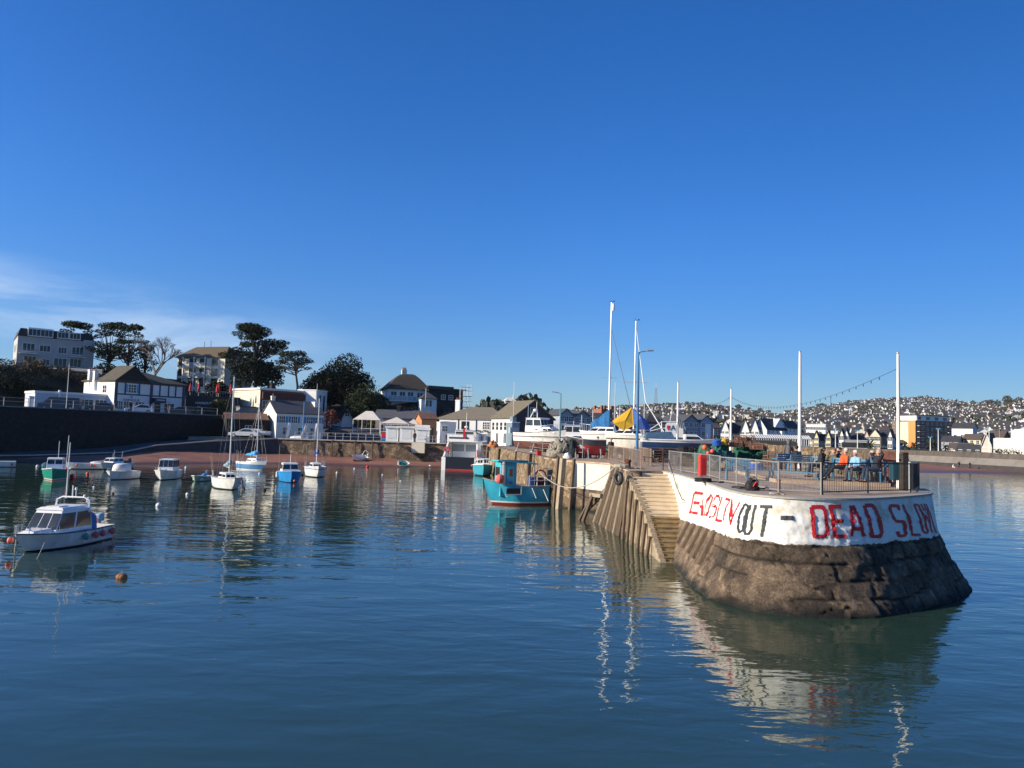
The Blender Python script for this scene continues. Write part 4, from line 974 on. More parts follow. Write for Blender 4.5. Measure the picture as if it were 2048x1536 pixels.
wg = Bld('house_wing', 'plain rendered wing right of the balconied flats below the big pine', 'building', 450, 166, 500, 170, 12, 8, 5.2, WALLW, BROWNT, 'hip', 1.2, .2); wg.win('F', wg.u(462), 2.8, .9, 1.3, 1, 2)
# cream and brick block
c = Bld('office_block', 'flat roofed cream and brown brick block with long white fascia above the cottage', 'building', 517, 140, 636, 149.5, 5.3, 10, 6.9, [BRICK, CREAM], WHITE, 'flat', .35, .25)
me = c.wall.data; 
for p_ in me.polygons:
    if p_.normal.x < -.5: p_.material_index = 1
mn = MB(); mn.box(.3, c.W-.2, -.5, 0, 5.2, 6.5); mn.build('tile_hanging', mat('dark_red_tile', (.10,.045,.035), .85, .25, 2), c.root)
for px_ in (528,543,563,583,600,618): c.win('F', c.u(px_), 3.3, 1.2, 1.5, 2, 2)
for px_ in (555,573,591,610): MB().box(c.u(px_)-.08, c.u(px_)+.08, -.12, -.01, 2.6, 5.2).build('pilaster', CREAM, c.root)
for px_ in (530,560,600): c.win('F', c.u(px_), .6, 1.4, 1.5, 2, 2)
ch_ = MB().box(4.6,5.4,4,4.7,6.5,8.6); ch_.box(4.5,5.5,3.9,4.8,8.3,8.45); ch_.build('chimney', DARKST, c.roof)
tb = Bld('tower_block', 'white stair tower with blue glazing at the end of the brick block', 'building', 629, 146, 651, 150, 5.3, 4, 7.3, WALLW, WHITE, 'flat', .2, .1)
tb.win('F', tb.u(637), 2.0, .5, 4.4, 1, 3, LBLUE); tb.win('F', tb.u(645), 2.0, .6, 4.4, 1, 3, LBLUE)
gb = Bld('garage', 'grey garage with white door left of the brick block', 'garage', 478, 139, 514, 141, 5.4, 6, 3.4, mat('garage_grey', (.22,.22,.22), .85, .1), SLATE, 'flat', .2, .1)
MB().box(gb.u(484), gb.u(500), -.05, -.01, 0, 2.3).build('garage_door', WHITE, gb.root)
sg = thing('bunting_sign', 'round white and red advertising board in front of the garage', 'sign', (X(511,137), 137, 5.2), 0); MB().box(-.45,.45,-.05,.05,1.2,3.6).build('board', NAVY, sg); MB().bar((0,0,0),(0,0,1.2),.08).build('post', STEEL, sg)
# cottage
ct = Bld('cottage', 'white cottage with blue shutters and slate roof standing on the quay', 'cottage', 551, 124, 645, 128.6, 3.45, 7.6, 4.15, mat('cottage_white', (.72,.70,.60), .85, .06, .8), SLATE, 'gable_x', 2.1, .18)
for px_ in (562,586,617,634):
    ct.win('F', ct.u(px_), 2.6, .95, 1.05, 3, 2)
    for s_ in (-1,1): MB().box(ct.u(px_)+s_*.78-.17, ct.u(px_)+s_*.78+.17, -.06, -.01, 2.6, 3.65).build('shutter', BLUE, ct.root)
for px_ in (570,600,625): ct.win('F', ct.u(px_), .7, 1.0, 1.1, 2, 2)
ct.win('L', 3.8, 2.9, .6, .8, 1, 2); MB().box(-.06,-.01,2.2,3.1,0,2.0).build('door', mat('pale_blue_door', (.45,.55,.58), .6), ct.root)
ct.chim(.45, 3.8, .6, 1.0, 6.1, CREAM, 1); MB().box(ct.W-.9, ct.W+.1, 2, 5, 3.8, 6.4).build('party_wall', WALLW, ct.root)
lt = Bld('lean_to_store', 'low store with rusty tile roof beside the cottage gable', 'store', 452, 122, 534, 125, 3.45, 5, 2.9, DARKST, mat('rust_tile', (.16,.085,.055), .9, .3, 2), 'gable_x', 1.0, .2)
MB().box(lt.u(515), lt.u(528), -.05, -.01, 0, 2.1).build('door', BLACK, lt.root); lt.win('F', lt.u(495), 1.1, .9, .8)
# small gabled house
sh = Bld('gabled_house', 'small white gabled house under the dark evergreen trees', 'house', 683, 150, 704, 151, 5.7, 9, 2.0, WALLW, mat('black_slate2', (.03,.03,.034), .8, .3, 3), 'gable_y', 2.2, .2)
sh.win('F', sh.W/2, .6+1.6, .8, .9, 2, 2)
s2 = Bld('gabled_house', 'low dark roofed range joined to the small gabled house', 'house', 655, 152, 683.5, 152.4, 5.6, 7, 1.9, WALLW, MATS['black_slate2'], 'gable_x', 2.3, .2); s2.win('F', s2.W*.5, .6, .8, .8)
# low grey roofed cafe and brick store
cf = Bld('cafe', 'long low cafe with grey slate roof behind the cream marquees', 'cafe', 750, 143, 858, 144, 4.0, 8, 3.6, mat('cafe_wall', (.42,.33,.27), .85, .2, .8), mat('cafe_slate', (.10,.10,.105), .8, .2, 3), 'gable_x', 1.6, .3)
for px_ in (770,790,812): cf.win('F', cf.u(px_), .8, 2.0, 1.6, 3, 2)
vt = MB().box(cf.u(789), cf.u(796), 3.2, 4.2, 4.8, 6.3); vt.build('roof_vent', BLACK, cf.roof)
bs = Bld('brick_store', 'small orange brick store with rust coloured roof left of the long white building', 'store', 842, 136, 873, 137, 3.6, 5, 3.9, ORBRICK, MATS['rust_tile'], 'gable_x', 1.1, .2); MB().box(bs.u(850), bs.u(866), -.05, -.01, 0, 2.4).build('door', BLACK, bs.root)
# clifftop house with thatch-like roof
cl_ = Bld('clifftop_house', 'house with tall curved dark hipped roof and white chimney above the cafe', 'house', 774, 163, 858, 166, 11.5, 9, 3.0, [WALLW, ORBRICK], BLACK, 'flat', .05, 0, base=3)
W_ = cl_.W; rf = MB(); rr_ = []
for k, (i_, z_) in enumerate(((-.6,2.85),(.5,3.8),(1.6,4.85),(2.7,5.8),(3.6,6.4),(4.3,6.6))):
    rr_.append([(i_*.95,i_,z_),(W_-i_*.72,i_,z_),(W_-i_*.72,9-i_,z_),(i_*.95,9-i_,z_)])
rf.loft(rr_); rf.build('curved_roof', mat('thatch', (.060,.050,.038), .95, .3, 3, .8, 14), cl_.root, smooth=False)
cc = MB().box(W_*.40, W_*.40+1.1, 3.8, 4.7, 5.0, 7.5); cc.build('chimney', CREAM, cl_.root); cc = MB()
for i in range(3): cc.lathe([(.15,0),(.12,.55)], (W_*.40+.22+i*.33, 4.25, 7.5), 7)
cc.build('chimney_pots', ORBRICK, cl_.root)
MB().box(-.2, 6.2, -1.7, 0, .15, .35).build('balcony_slab', WHITE, cl_.root); b_ = MB().bar((-.2,-1.65,1.35),(6.2,-1.65,1.35),.07)
for i in range(7): b_.bar((-.2+6.4*i/6,-1.65,.3),(-.2+6.4*i/6,-1.65,1.35),.07)
b_.build('balcony_rail', WHITE, cl_.root); MB().box(-.1, 6.1, -1.64, -1.62, .45, 1.3).build('balcony_glass', mat('pale_glass', (.35,.42,.45), .2, .1), cl_.root)
for u_ in (1.4,3.3,5.1,7.2): cl_.win('F', u_, .5, 1.2, 1.8, 2, 1)
MB().box(-.3, 7.2, -.5, -.01, -2.9, -.6).build('brick_base', ORBRICK, cl_.root)
for u_ in (1,2.7,4.4): MB().box(u_-.5,u_+.5,-.52,-.5,-1.2,-.7).build('base_opening', BLACK, cl_.root)
cw = Bld('clifftop_wing', 'long black roofed wing with flat oversailing roof beside the curved roof house', 'building', 856, 165, 925, 170, 9.6, 9, 5.2, mat('black_cladding', (.02,.022,.026), .8, .3), BLACK, 'flat', .25, .5);  # wing walls clad in near-black
for px_ in (885,900): cw.win('F', cw.u(px_), 3.0, 1.0, .9)
cw2 = MB().prism([(0.2,.5),(cw.W*.75,.5),(cw.W*.75,8),(0.2,8)], 5.3, 5.9); cw2.build('upper_roof', BLACK, cw.roof)
sf = thing('scaffolding', 'grey tube scaffolding at the right end of the black roofed wing', 'scaffolding', (X(917,166), 166, 8.6), .25)
s_ = MB()
for i in range(4):
    for j in range(2): s_.tube([(i*.8, j*1.2, 0),(i*.8, j*1.2, 6.8+(i>1)*.6)], .035, 5)
for z_ in (1.2,2.4,3.6,4.8,6.0,6.8):
    for j in range(2): s_.tube([(-.2,j*1.2,z_),(2.7,j*1.2,z_)], .03, 5)
s_.build('tubes', STEEL, sf); s_ = MB()
for z_ in (2.3,4.7): s_.box(-.1,2.6,.05,1.15,z_,z_+.05)
s_.build('boards', PALEWOOD, sf)
tu = Bld('garden_pavilion', 'small white pavilion with dark pointed roof below the clifftop wing', 'pavilion', 842, 156, 873, 157, 10.2, 3.2, 2.0, WALLW, SLATE, 'hip', 1.4, .2, base=3); tu.win('F', tu.W*.38, .3, .6, 1.3, 2, 1); tu.win('F', tu.W*.6, .3, .5, 1.3, 1, 1)
fp = MB().tube([(0,0,0),(0,0,3.2)], .05, 6); fpt = thing('garden_flagpole', 'thin white pole beside the small pavilion', 'pole', (X(847,155), 155, 11), 0); fp.build('pole', WHITE, fpt)
# long white building on the quay
lw = Bld('long_white_building', 'long two storey white harbour building with grey tiled hipped roof', 'building', 877, 124.5, 1012, 121.5, 3.45, 9, 4.15, WALLW, mat('grey_brown_tile', (.20,.17,.12), .9, .2, 3, .5, 25), 'hip', 2.1, .25, hipi=.42)
for px_ in (889,930,972): lw.win('F', lw.u(px_), 2.5, 1.15, 1.1, 4, 3, DARKST if px_ == 930 else None)
for px_ in (968,): lw.win('F', lw.u(px_), .7, 1.0, 1.0, 3, 3)
for px_, w_ in ((942,1.0),(981,.9),(915,.8)): MB().box(lw.u(px_)-w_/2, lw.u(px_)+w_/2, -.05, -.01, 0, 2.0).build('door', mat('grey_door', (.25,.26,.27), .6), lw.root)
for px_ in (952, 916): MB().box(lw.u(px_)-.05, lw.u(px_)+.05, -.1, 0, 0, 4.1).build('drainpipe', BLACK, lw.root)
MB().box(lw.u(925), lw.u(951), -.9, -.01, 1.95, 2.08).build('canopy', mat('canopy_grey', (.16,.16,.16), .7), lw.root)
for i, px_ in enumerate((915,933,945,958,972,988)):
    fb = MB(); leaves(fb, [(lw.u(px_), -.25, 2.05+.16*(px_ > 950), .55, .16, .13)], 700, .14, random.Random(i), 0, .2); fb.build('flower_box', LF_DARK, lw.root, fix=False)
ex = Bld('porch_extension', 'flat roofed white extension at the left front of the long white building', 'building', 879, 118.9, 911, 119.6, 3.5, 3, 3.3, WALLW, DIRTY, 'flat', .1, .1); ex.win('F', ex.W*.3, 1.9, .8, .8, 3, 2)
lw.chim(1.6, 4.6, .8, 1.5, 5.9, WHITE, 2)
# big gabled building
gg = Bld('gabled_warehouse', 'tall building with dark slate gable and mossy roof slope behind the boatyard', 'building', 1023, 114, 1106, 117.5, 3.45, 7, 4.3, [mat('slate_gable', (.055,.055,.065), .85, .2, 3), WALLW], OLIVET, 'gable_y', 2.7, .3)
for p_ in gg.wall.data.polygons:
    if p_.normal.x < -.5: p_.material_index = 1
for i in range(5): gg.win('L', .8+i*1.35, 2.4, .8, 1.2, 1, 2)
for i in range(2): gg.win('L', 2.2+i*2.6, .4, .8, 1.5, 2, 1)
gg.win('F', gg.W/2, 4.3, 1.0, 1.6, 2, 3)
sb = Bld('stair_box', 'pale blue clad stair box with glass balcony on the corner of the gabled warehouse', 'building', 1023, 110.5, 1038, 111, 3.45, 2.0, 3.5, [mat('pale_blue_cladding', (.17,.24,.28), .6, .08)], WHITE, 'flat', .1, .05)
MB().box(-.6, .8, -.7, 0, 1.95, 2.8).build('glass_balcony', MATS['pale_glass'], sb.root); MB().box(.3, .9, .5, 1.6, 3.5, 4.4).build('lift_head', MATS['pale_blue_cladding'], sb.root); MB().tube([(.6,1,4.4),(.6,1,9.6)], .03, 5).build('aerial', WHITE, sb.root)
sb.win('F', .6, .4, .6, 1.8, 2, 1, BLACK)
# upturned dinghies, marquees, kiosks
def dinghy_shell(L_, B_, H_, m, parent, name='hull'):
    b = MB(); rings = []
    for i in range(9):
        t_ = i/8; w = B_/2*math.sin(math.pi*(.18+.82*min(1, t_*1.0)))**.7 if t_ < .5 else B_/2*(math.cos(math.pi/2*(t_-.5)/.52))**.8
        w = max(w, .03); x = -L_/2+L_*t_; z = .25*H_*t_*t_
        rings.append([(x,w,H_+z),(x,w*.9,H_*.5+z*.6),(x,w*.5,.05+z*.4),(x,0,z*.4),(x,-w*.5,.05+z*.4),(x,-w*.9,H_*.5+z*.6),(x,-w,H_+z)])
    b.loft(rings, closed=False); b.add(rings[0], [tuple(range(7))]); o = b.build(name, m, parent, smooth=False); s = o.modifiers.new('t', 'SOLIDIFY'); s.thickness = .035; return o
for i, (px_, ry_, lab) in enumerate(((577,-1.45,'white dinghy stored upright on its end at the left of the quay rack'),(609,-1.2,'pale dinghy leaning upright in the middle of the quay rack'),(634,-1.5,'white dinghy stored upright beside the quay railing')) ):
    t = thing('dinghy', lab, 'dinghy', (X(px_,119.5), 119.5, 4.75), [.2,.4,-.1][i], None, 0, ry_); dinghy_shell(2.5, 1.2, .4, WHITE if i != 1 else DIRTY, t); MB().box(-.2,-.0,-.5,.5,.28,.32).build('thwart', PALEWOOD, t)
t = thing('dinghy', 'white dinghy lying upside down between the upright dinghies', 'dinghy', (X(597,119.4), 119.4, 4.0), 0, None, math.pi, 0); dinghy_shell(2.9, 1.1, .4, WHITE, t); MB().box(-.2,0,-.5,.5,.28,.32).build('thwart', PALEWOOD, t)
def pickup(px_, Y_):
    t = car_proto('pickup_truck', 'silver pickup truck parked on the quay apron carrying a white boat', (.5,.52,.55), 4.8); t['category'] = 'pickup truck'; t.location = (X(px_,Y_), Y_, 3.45); t.rotation_euler = (0,0,math.radians(176)); return t
pickup(487, 121)
t = thing('trailer_boat', 'white boat on a trailer parked behind the silver pickup', 'boat', (X(512,121.5), 121.5, 3.9), 3.1); dinghy_shell(4.2,1.6,.65,WHITE,t); MB().box(-.5,.8,-.4,.4,.6,1.0).build('cuddy', DIRTY, t)
mq = mat('marquee_canvas', (.66,.60,.50), .8, .08, 1)
for i, (p0, p1, Y_, lab, cat, zb, hw, hr) in enumerate(((707,762,133,'large cream marquee with open sides on the left of the cafe terrace','marquee',4.6,2.4,1.6),(762,818,129,'wide cream parasol with flat top on the cafe terrace','parasol',4.2,2.3,1.1),(812,836,131,'smaller cream parasol partly behind the wide one','parasol',4.2,2.3,.9))):
    x0, x1 = X(p0,Y_), X(p1,Y_); t = thing('marquee' if not i else 'canvas_parasol', lab, cat, ((x0+x1)/2, Y_, zb), 0); w = (x1-x0)/2; d_ = min(w, 2.2)
    c_ = MB(); c_.add([(-w,-d_,hw),(w,-d_,hw),(w,d_,hw),(-w,d_,hw),(-w*.25 if not i else 0,0,hw+hr),(w*.25 if not i else .01,0,hw+hr)], [(0,1,5,4),(1,2,5),(2,3,4,5),(3,0,4),(0,3,2,1)]); c_.build('canopy', mq, t)
    c_ = MB(); [c_.bar((sx*w*.97, sy*d_*.97, 0),(sx*w*.97, sy*d_*.97, hw),.09) for sx in ((-1,-.33,.33,1) if not i else (-1,1)) for sy in (-1,1)]; c_.bar((-w*.97,-d_*.97,.9),(w*.97,-d_*.97,.9),.07); c_.build('frame', WHITE, t)
    c_ = MB()
    for k in range(6):
        x_ = -w*.8+k*w*.32; c_.cbox((x_, -.2, .72), (.7,.7,.05)); c_.bar((x_,-.2,0),(x_,-.2,.7),.06)
    c_.build('cafe_tables', DARK, t)
for i, (p0, p1, Y_, zt, lab) in enumerate(((769,794,121.4,2.55,'white kiosk with grey shutter, left of three on the quay'),(797,825,121,2.6,'white kiosk with grey shutter, middle of three on the quay'),(829,855,120.6,2.4,'white kiosk with raised signboard, right of three on the quay'))):
    x0, x1 = X(p0,Y_), X(p1,Y_); w = x1-x0; t = thing('kiosk', lab, 'kiosk', (x0, Y_, 3.45), .0, 'white quay kiosks'); MB().box(0,w,0,2.0,0,zt-.3).build('wall', WHITE, t)
    MB().box(-.15,w+.15,-.25,2.15,zt-.3,zt).build('roof', DIRTY if i < 2 else WHITE, t); MB().box(w*.15,w*.85,-.04,-.005,.5,zt-.5).build('shutter', mat('kiosk_shutter', (.66,.67,.66), .5, .05, 2, .8, 40), t)
    if i == 2: MB().box(-.1,w+.2,-.3,-.2,zt+.0,zt+.45).build('signboard', WHITE, t)
t = thing('information_board', 'red and blue painted board at the railing by the kiosks', 'sign', (X(765,118.6), 118.6, 3.56), 0); MB().box(-.35,.35,-.04,.04,.5,1.35).build('board', RED, t); MB().box(-.35,.35,-.05,.03,0,.5).build('lower_board', BLUE, t)
# harbour steps at the kiosks
hs = thing('quay_steps', 'stone steps running down the back quay wall below the kiosks', 'steps', (0,0,0))
s_ = MB()
for k in range(14):
    x_ = X(792,116.6)+k*.33; s_.box(x_, x_+.35, 116.2, 117.6, -.2, 3.4-k*.22)
s_.build('treads', mat('step_dark', (.13,.10,.07), .9, .3, 2, .5, 10), hs)
MB().plate([(X(790,116.1),116.1,3.4),(X(790,116.1)+4.8,116.1,.3),(X(790,116.1)+4.8,116.1,-.3),(X(790,116.1),116.1,-.3)], -.15).build('flank', QST, hs)
MB().box(X(822,117.2), X(848,117.2), 117.0, 117.7, 1.9, 3.5).build('painted_block', CREAM, hs)
# trees and bushes on the left
tree('bare_tree', 'bare tree just showing above the roof at the left of the hotel', 100, 172, 17, 25.6, 9, 'bare', 5)
tree('pine_tree', 'dark pine behind the hotel, leftmost of the pines', 139, 172, 15, 28.3, 9.5, 'pine', 1, crown=.5)
tree('pine_tree', 'tall spreading pine to the right of the hotel with several stems', 207, 158, 13.5, 26.7, 8.8, 'pine', 2, crown=.62)
tree('pine_tree', 'tall pine with straight trunk beside the bare tree', 245, 156, 13.5, 26.0, 7.4, 'pine', 3, crown=.6)
tree('evergreen_tree', 'low dark evergreen below the pines beside the hotel', 205, 153, 12, 17.5, 6, 'small', 4, leaf=LF_DARK)
tree('evergreen_tree', 'low dark evergreen between the inn roof and the pines', 240, 152, 12, 17.0, 6, 'small', 14, leaf=LF_DARK)
tree('evergreen_tree', 'dark evergreen behind the top of the bare tree', 280, 166, 13, 24.0, 5, 'small', 24, leaf=LF_DARK)
tree('bare_tree', 'wide bare winter tree between the pines and the flats', 301, 150, 12.5, 23.2, 11.5, 'bare', 7)
tree('pine_tree', 'very large spreading pine with flat layered crown above the flats', 504, 158, 13.5, 26.9, 12.4, 'pine', 31, crown=.55, n=70)
tree('holm_oak', 'dark rounded evergreen at the foot of the large pine', 492, 152, 10.5, 20.4, 9.2, 'oak', 32, leaf=LF_DARK)
tree('holm_oak', 'smaller dark evergreen right of the foot of the large pine', 530, 154, 10.5, 19.4, 7, 'oak', 33, leaf=LF_DARK)
tree('pine_tree', 'leaning pine with thin open flat crown', 590, 152, 11.5, 20.8, 7.6, 'pine', 34, crown=.4, lean=-1.1, n=38)
tree('holm_oak', 'broad dark evergreen forming the main mass above the cottage', 680, 158, 9, 21.0, 13.5, 'oak', 35, n=48, crown=.95)
tree('holm_oak', 'dark evergreen on the left shoulder of the main mass', 636, 156, 8, 17.6, 9, 'oak', 36, leaf=LF_DARK, crown=.95)
tree('conifer_tree', 'darker pointed conifer in front of the evergreen mass', 728, 150, 6, 15.4, 9, 'oak', 37, leaf=LF_PINE, crown=1.0, cat='tree')
bush('laurel_bush', 'olive green bush at the foot of the conifer above the marquee', 731, 146, 5.5, 3.2, 3.2, LF_OLIVE, 41)
tree('russet_tree', 'small russet leaved street tree beside the cottage', 659, 140, 4.5, 9.2, 3.2, 'small', 42, leaf=LF_RED)
tree('street_tree', 'small dark tree in front of the dark restaurant', 434, 133, 6.0, 10.4, 4, 'small', 43, leaf=LF_OLIVE)
tree('garden_tree', 'dark garden conifer in front of the flats', 425, 152, 9.5, 14.8, 5, 'small', 44, leaf=LF_DARK)
for i, (px_, Y_, z_, r_2, h_) in enumerate(((15,136,13.6,4,2.6),(45,137,13.4,4,2.8),(78,138,13.0,4,2.5),(105,139,12.8,4,2.6),(135,141,12.3,4,2.5),(160,143,12.0,3.5,2.5))):
    bush('dry_hedge', ['pale dry hedge on the bank at the far left edge','pale dry hedge on the bank below the hotel corner','dry hedge on the bank below the middle windows of the hotel','dry brown hedge left of the tall lamp post','dry brown hedge right of the tall lamp post','dry hedge at the right end of the bank above the annex'][i], px_, Y_, z_, r_2, h_, LF_BUSH, 50+i, 'dry hedges on the bank below the hotel', 60, 2)
for i, (px_, Y_) in enumerate(((-5,129),(25,129),(55,130),(85,131),(112,132),(140,133),(165,135))):
    bush('bank_shrub', ['dark shrub on the shaded bank at the far left edge','dark shrub on the shaded bank above the pale blue hut','dark shrub on the shaded bank above the left end of the annex','dark shrub on the shaded bank above the parked van','dark shrub on the shaded bank just left of the tall lamp post','dark shrub on the shaded bank right of the tall lamp post','dark shrub on the shaded bank beside the inn chimneys'][i], px_, Y_, gz(X(px_,Y_),Y_)-1.2, 4, 4.4, LF_DARK, 70+i, 'dark shrubs on the shaded bank', 70, 2)
for i, (px_, Y_, z_) in enumerate(((795,157,7.6),(815,156,7.4),(868,158,7.5),(890,158,6.5),(780,155,7.2))):
    bush('cliff_shrub', ['rusty bracken left of centre below the clifftop house','rusty bracken under the brick base of the clifftop house','shrub below the small pavilion','dark shrub below the black wing','shrub at the left foot of the clifftop house'][i], px_, Y_, z_, 2.6, 3.0, [LF_RED, LF_OLIVE][i % 2], 90+i)
# cars, lamps, people of the left road
cz = lambda px_, Y_: (X(px_, Y_), Y_, gz(X(px_, Y_), Y_)+.02)
v = car_proto('parked_van', 'dark van parked in front of the white annex', (.02,.03,.05), 5.6, 'van'); v.location = cz(112,112.5); v.rotation_euler = (0,0,math.radians(195))
v = car_proto('parked_car', 'dark grey car parked left of the inn', (.06,.065,.07), group='cars parked along the road by the inn'); v.location = cz(195,114.5); v.rotation_euler = (0,0,math.radians(200))
v2 = car_proto('parked_car', 'white car parked in front of the inn', (.62,.64,.66), group='cars parked along the road by the inn'); v2.location = cz(273,119); v2.rotation_euler = (0,0,math.radians(205))
d_ = dup(v, cz(350,127), math.radians(205), 'dark blue car parked at the right end of the inn')
d_ = dup(v2, cz(410,131), math.radians(208), 'white car parked in front of the dark restaurant')
d_ = dup(v, cz(498,133), math.radians(190), 'dark car in front of the garage door')
d_ = dup(v2, cz(449,134), math.radians(205), 'pale car beside the small street tree')
d_ = dup(v, (X(672,136), 136, gz(X(672,136),136)+.02), .1, 'dark car parked by the russet tree')
lamp('lamp_post', 'tall thin lamp post in front of the hotel bank', 126, 112, 6.8, 13.8, STEEL, (.3,-.9), .06)
lamp('lamp_post', 'blue lamp post rising in front of the white cottage', 603, 119.2, 3.45, 9.4, BLUE, (1,0), .10, head=False)
lamp('lamp_post', 'thin dark post above the brick block', 628, 140, 5.4, 13.6, STEEL, (1,0), .06, head=False)
# ================================================================ sea wall, esplanade, town and hillside (right)
sw = thing('sea_wall', 'long grey stepped sea wall behind the main beach', 'wall')
SWL = [(90,262),(106,206),(110,199),(116,165),(124,120)]
def strip_wall(pts, off0, z0, off1, z1, mb):
    for a, b in zip(pts, pts[1:]):
        a, b = Vector(a), Vector(b); d = (b-a).normalized(); n = Vector((d.y, -d.x)) * -1
        n = Vector((-abs(d.y), d.x if d.y < 0 else -d.x)); n = Vector((d.y, -d.x)) if Vector((d.y, -d.x)).x < 0 else Vector((-d.y, d.x))
        mb.add([(*(a+n*off0), z0), (*(b+n*off0), z0), (*(b+n*off1), z1), (*(a+n*off1), z1)], [(0,1,2,3)])
s_ = MB(); strip_wall(SWL, 2.2, -.3, 1.9, 1.35, s_); s_.build('lower_wall', mat('wet_concrete', (.045,.04,.038), .9, .25, .6), sw)
s_ = MB(); strip_wall(SWL, 1.9, 1.35, .8, 2.9, s_); s_.build('stepped_apron', mat('pale_concrete', (.19,.17,.145), .9, .15, .5, .4, 6), sw)
s_ = MB(); strip_wall(SWL, .8, 2.9, .35, 4.15, s_); strip_wall(SWL, .35, 4.15, -.3, 4.15, s_); s_.build('upper_wall', mat('sea_wall_stone', (.09,.075,.06), .9, .3, .8, .5, 6), sw)
# hillside houses
hw = [mat('house_white', (.84,.83,.78), .8, .1, .05), mat('house_cream', (.74,.69,.57), .8, .1, .05), mat('house_grey', (.42,.40,.36), .8, .15, .05), mat('house_pink', (.58,.48,.42), .8, .1, .05)]
hr = [mat('hill_roof', (.065,.06,.06), .85, .2, .1), mat('hill_roof_brown', (.10,.075,.06), .85, .2, .1)]
def house_mesh(kind, W=10, Dp=8, H=5.0, rise=2.6):
    H *= 1.05
    b = MB(); o = .5
    b.box(-W/2, W/2, -Dp/2, Dp/2, -3, H)
    if kind == 0:
        b.add([(-W/2,-Dp/2,H),(-W/2,Dp/2,H),(-W/2,0,H+rise)], [(0,2,1)]); b.add([(W/2,-Dp/2,H),(W/2,Dp/2,H),(W/2,0,H+rise)], [(0,1,2)])
        b.plate([(-W/2-o,-Dp/2-o,H-.2),(W/2+o,-Dp/2-o,H-.2),(W/2+o,0,H+rise+.1),(-W/2-o,0,H+rise+.1)], .15, 1); b.plate([(W/2+o,Dp/2+o,H-.2),(-W/2-o,Dp/2+o,H-.2),(-W/2-o,.004,H+rise+.1),(W/2+o,.004,H+rise+.1)], .15, 1)
    elif kind == 1:
        b.add([(-W/2,-Dp/2,H),(W/2,-Dp/2,H),(0,-Dp/2,H+rise)], [(0,1,2)]); b.add([(-W/2,Dp/2,H),(W/2,Dp/2,H),(0,Dp/2,H+rise)], [(0,2,1)])
        b.plate([(-W/2-o,Dp/2+o,H-.2),(-W/2-o,-Dp/2-o,H-.2),(0,-Dp/2-o,H+rise+.1),(0,Dp/2+o,H+rise+.1)], .15, 1); b.plate([(W/2+o,-Dp/2-o,H-.2),(W/2+o,Dp/2+o,H-.2),(.004,Dp/2+o,H+rise+.1),(.004,-Dp/2-o,H+rise+.1)], .15, 1)
    else:
        b.add([(-W/2-o,-Dp/2-o,H),(W/2+o,-Dp/2-o,H),(W/2+o,Dp/2+o,H),(-W/2-o,Dp/2+o,H),(-W/4,0,H+rise*.8),(W/4,0,H+rise*.8)], [(0,1,5,4),(1,2,5),(2,3,4,5),(3,0,4)], 1)
    n = max(2, int(W/3))
    for f_ in range(2):
        for i in range(n):
            x = -W/2+W*(i+.5)/n; b.add([(x-.5,-Dp/2-.03,.9+f_*2.3),(x+.5,-Dp/2-.03,.9+f_*2.3),(x+.5,-Dp/2-.03,2.1+f_*2.3),(x-.5,-Dp/2-.03,2.1+f_*2.3)], [(0,1,2,3)], 2)
    b.box(W*.3, W*.3+.8, -.4, .4, H, H+rise+1.0)
    return b
rnd = random.Random(99); HP = []; cname = ['white','cream','grey','pink']
for ci, wmt in enumerate(hw):
    for k in range(3):
        o = house_mesh(k, [9,8,10][k], [7,9,8][k], [4.8,5.2,4.6][k]).build('hillside_house', [wmt, hr[(ci+k) % 2 if ci else 0], GLASS]); HP.append(o)
LONG = house_mesh(0, 26, 8, 5.0).build('hillside_terrace', [hw[0], hr[0], GLASS])
spots = []
y = 520.
while y < 1490:
    x = -.05*y
    rr0 = .04
    x = rr0*y
    ang = .5*noise.noise((y*.004, 0, 0))
    while x < .76*y:
        px_ = x/y*1500+1024; dens = lerp_tab([(1080,.6),(1180,.85),(1260,.85),(1330,.95),(1420,.7),(1520,.75),(1620,.95),(2100,.92)], px_)
        g_ = noise.noise((x/110., y/130., 3)); keep = g_ > -.22+.9*(1-dens)*.6
        if px_ < 1580 and y > 1180: keep = False           # bare green hilltop
        if px_ > 1960 and 1000 < y < 1250 and g_ < .3: keep = False
        if keep and rnd.random() < dens: spots.append((x+rnd.uniform(-3,3), y+rnd.uniform(-8,8)+6*math.sin(x*.02)))
        x += rnd.uniform(10.5, 16.5)
    y += 17+y*.012
spots = [s for s in spots if not (1430 < s[0]/s[1]*1500+1024 < 2100 and s[1] < 430)]
spots.sort(key=lambda s: s[1])
cnt = 0; used = set(); stuff = MB()
weights = [0,0,0,0,0,0,0,0,1,1,2,3]
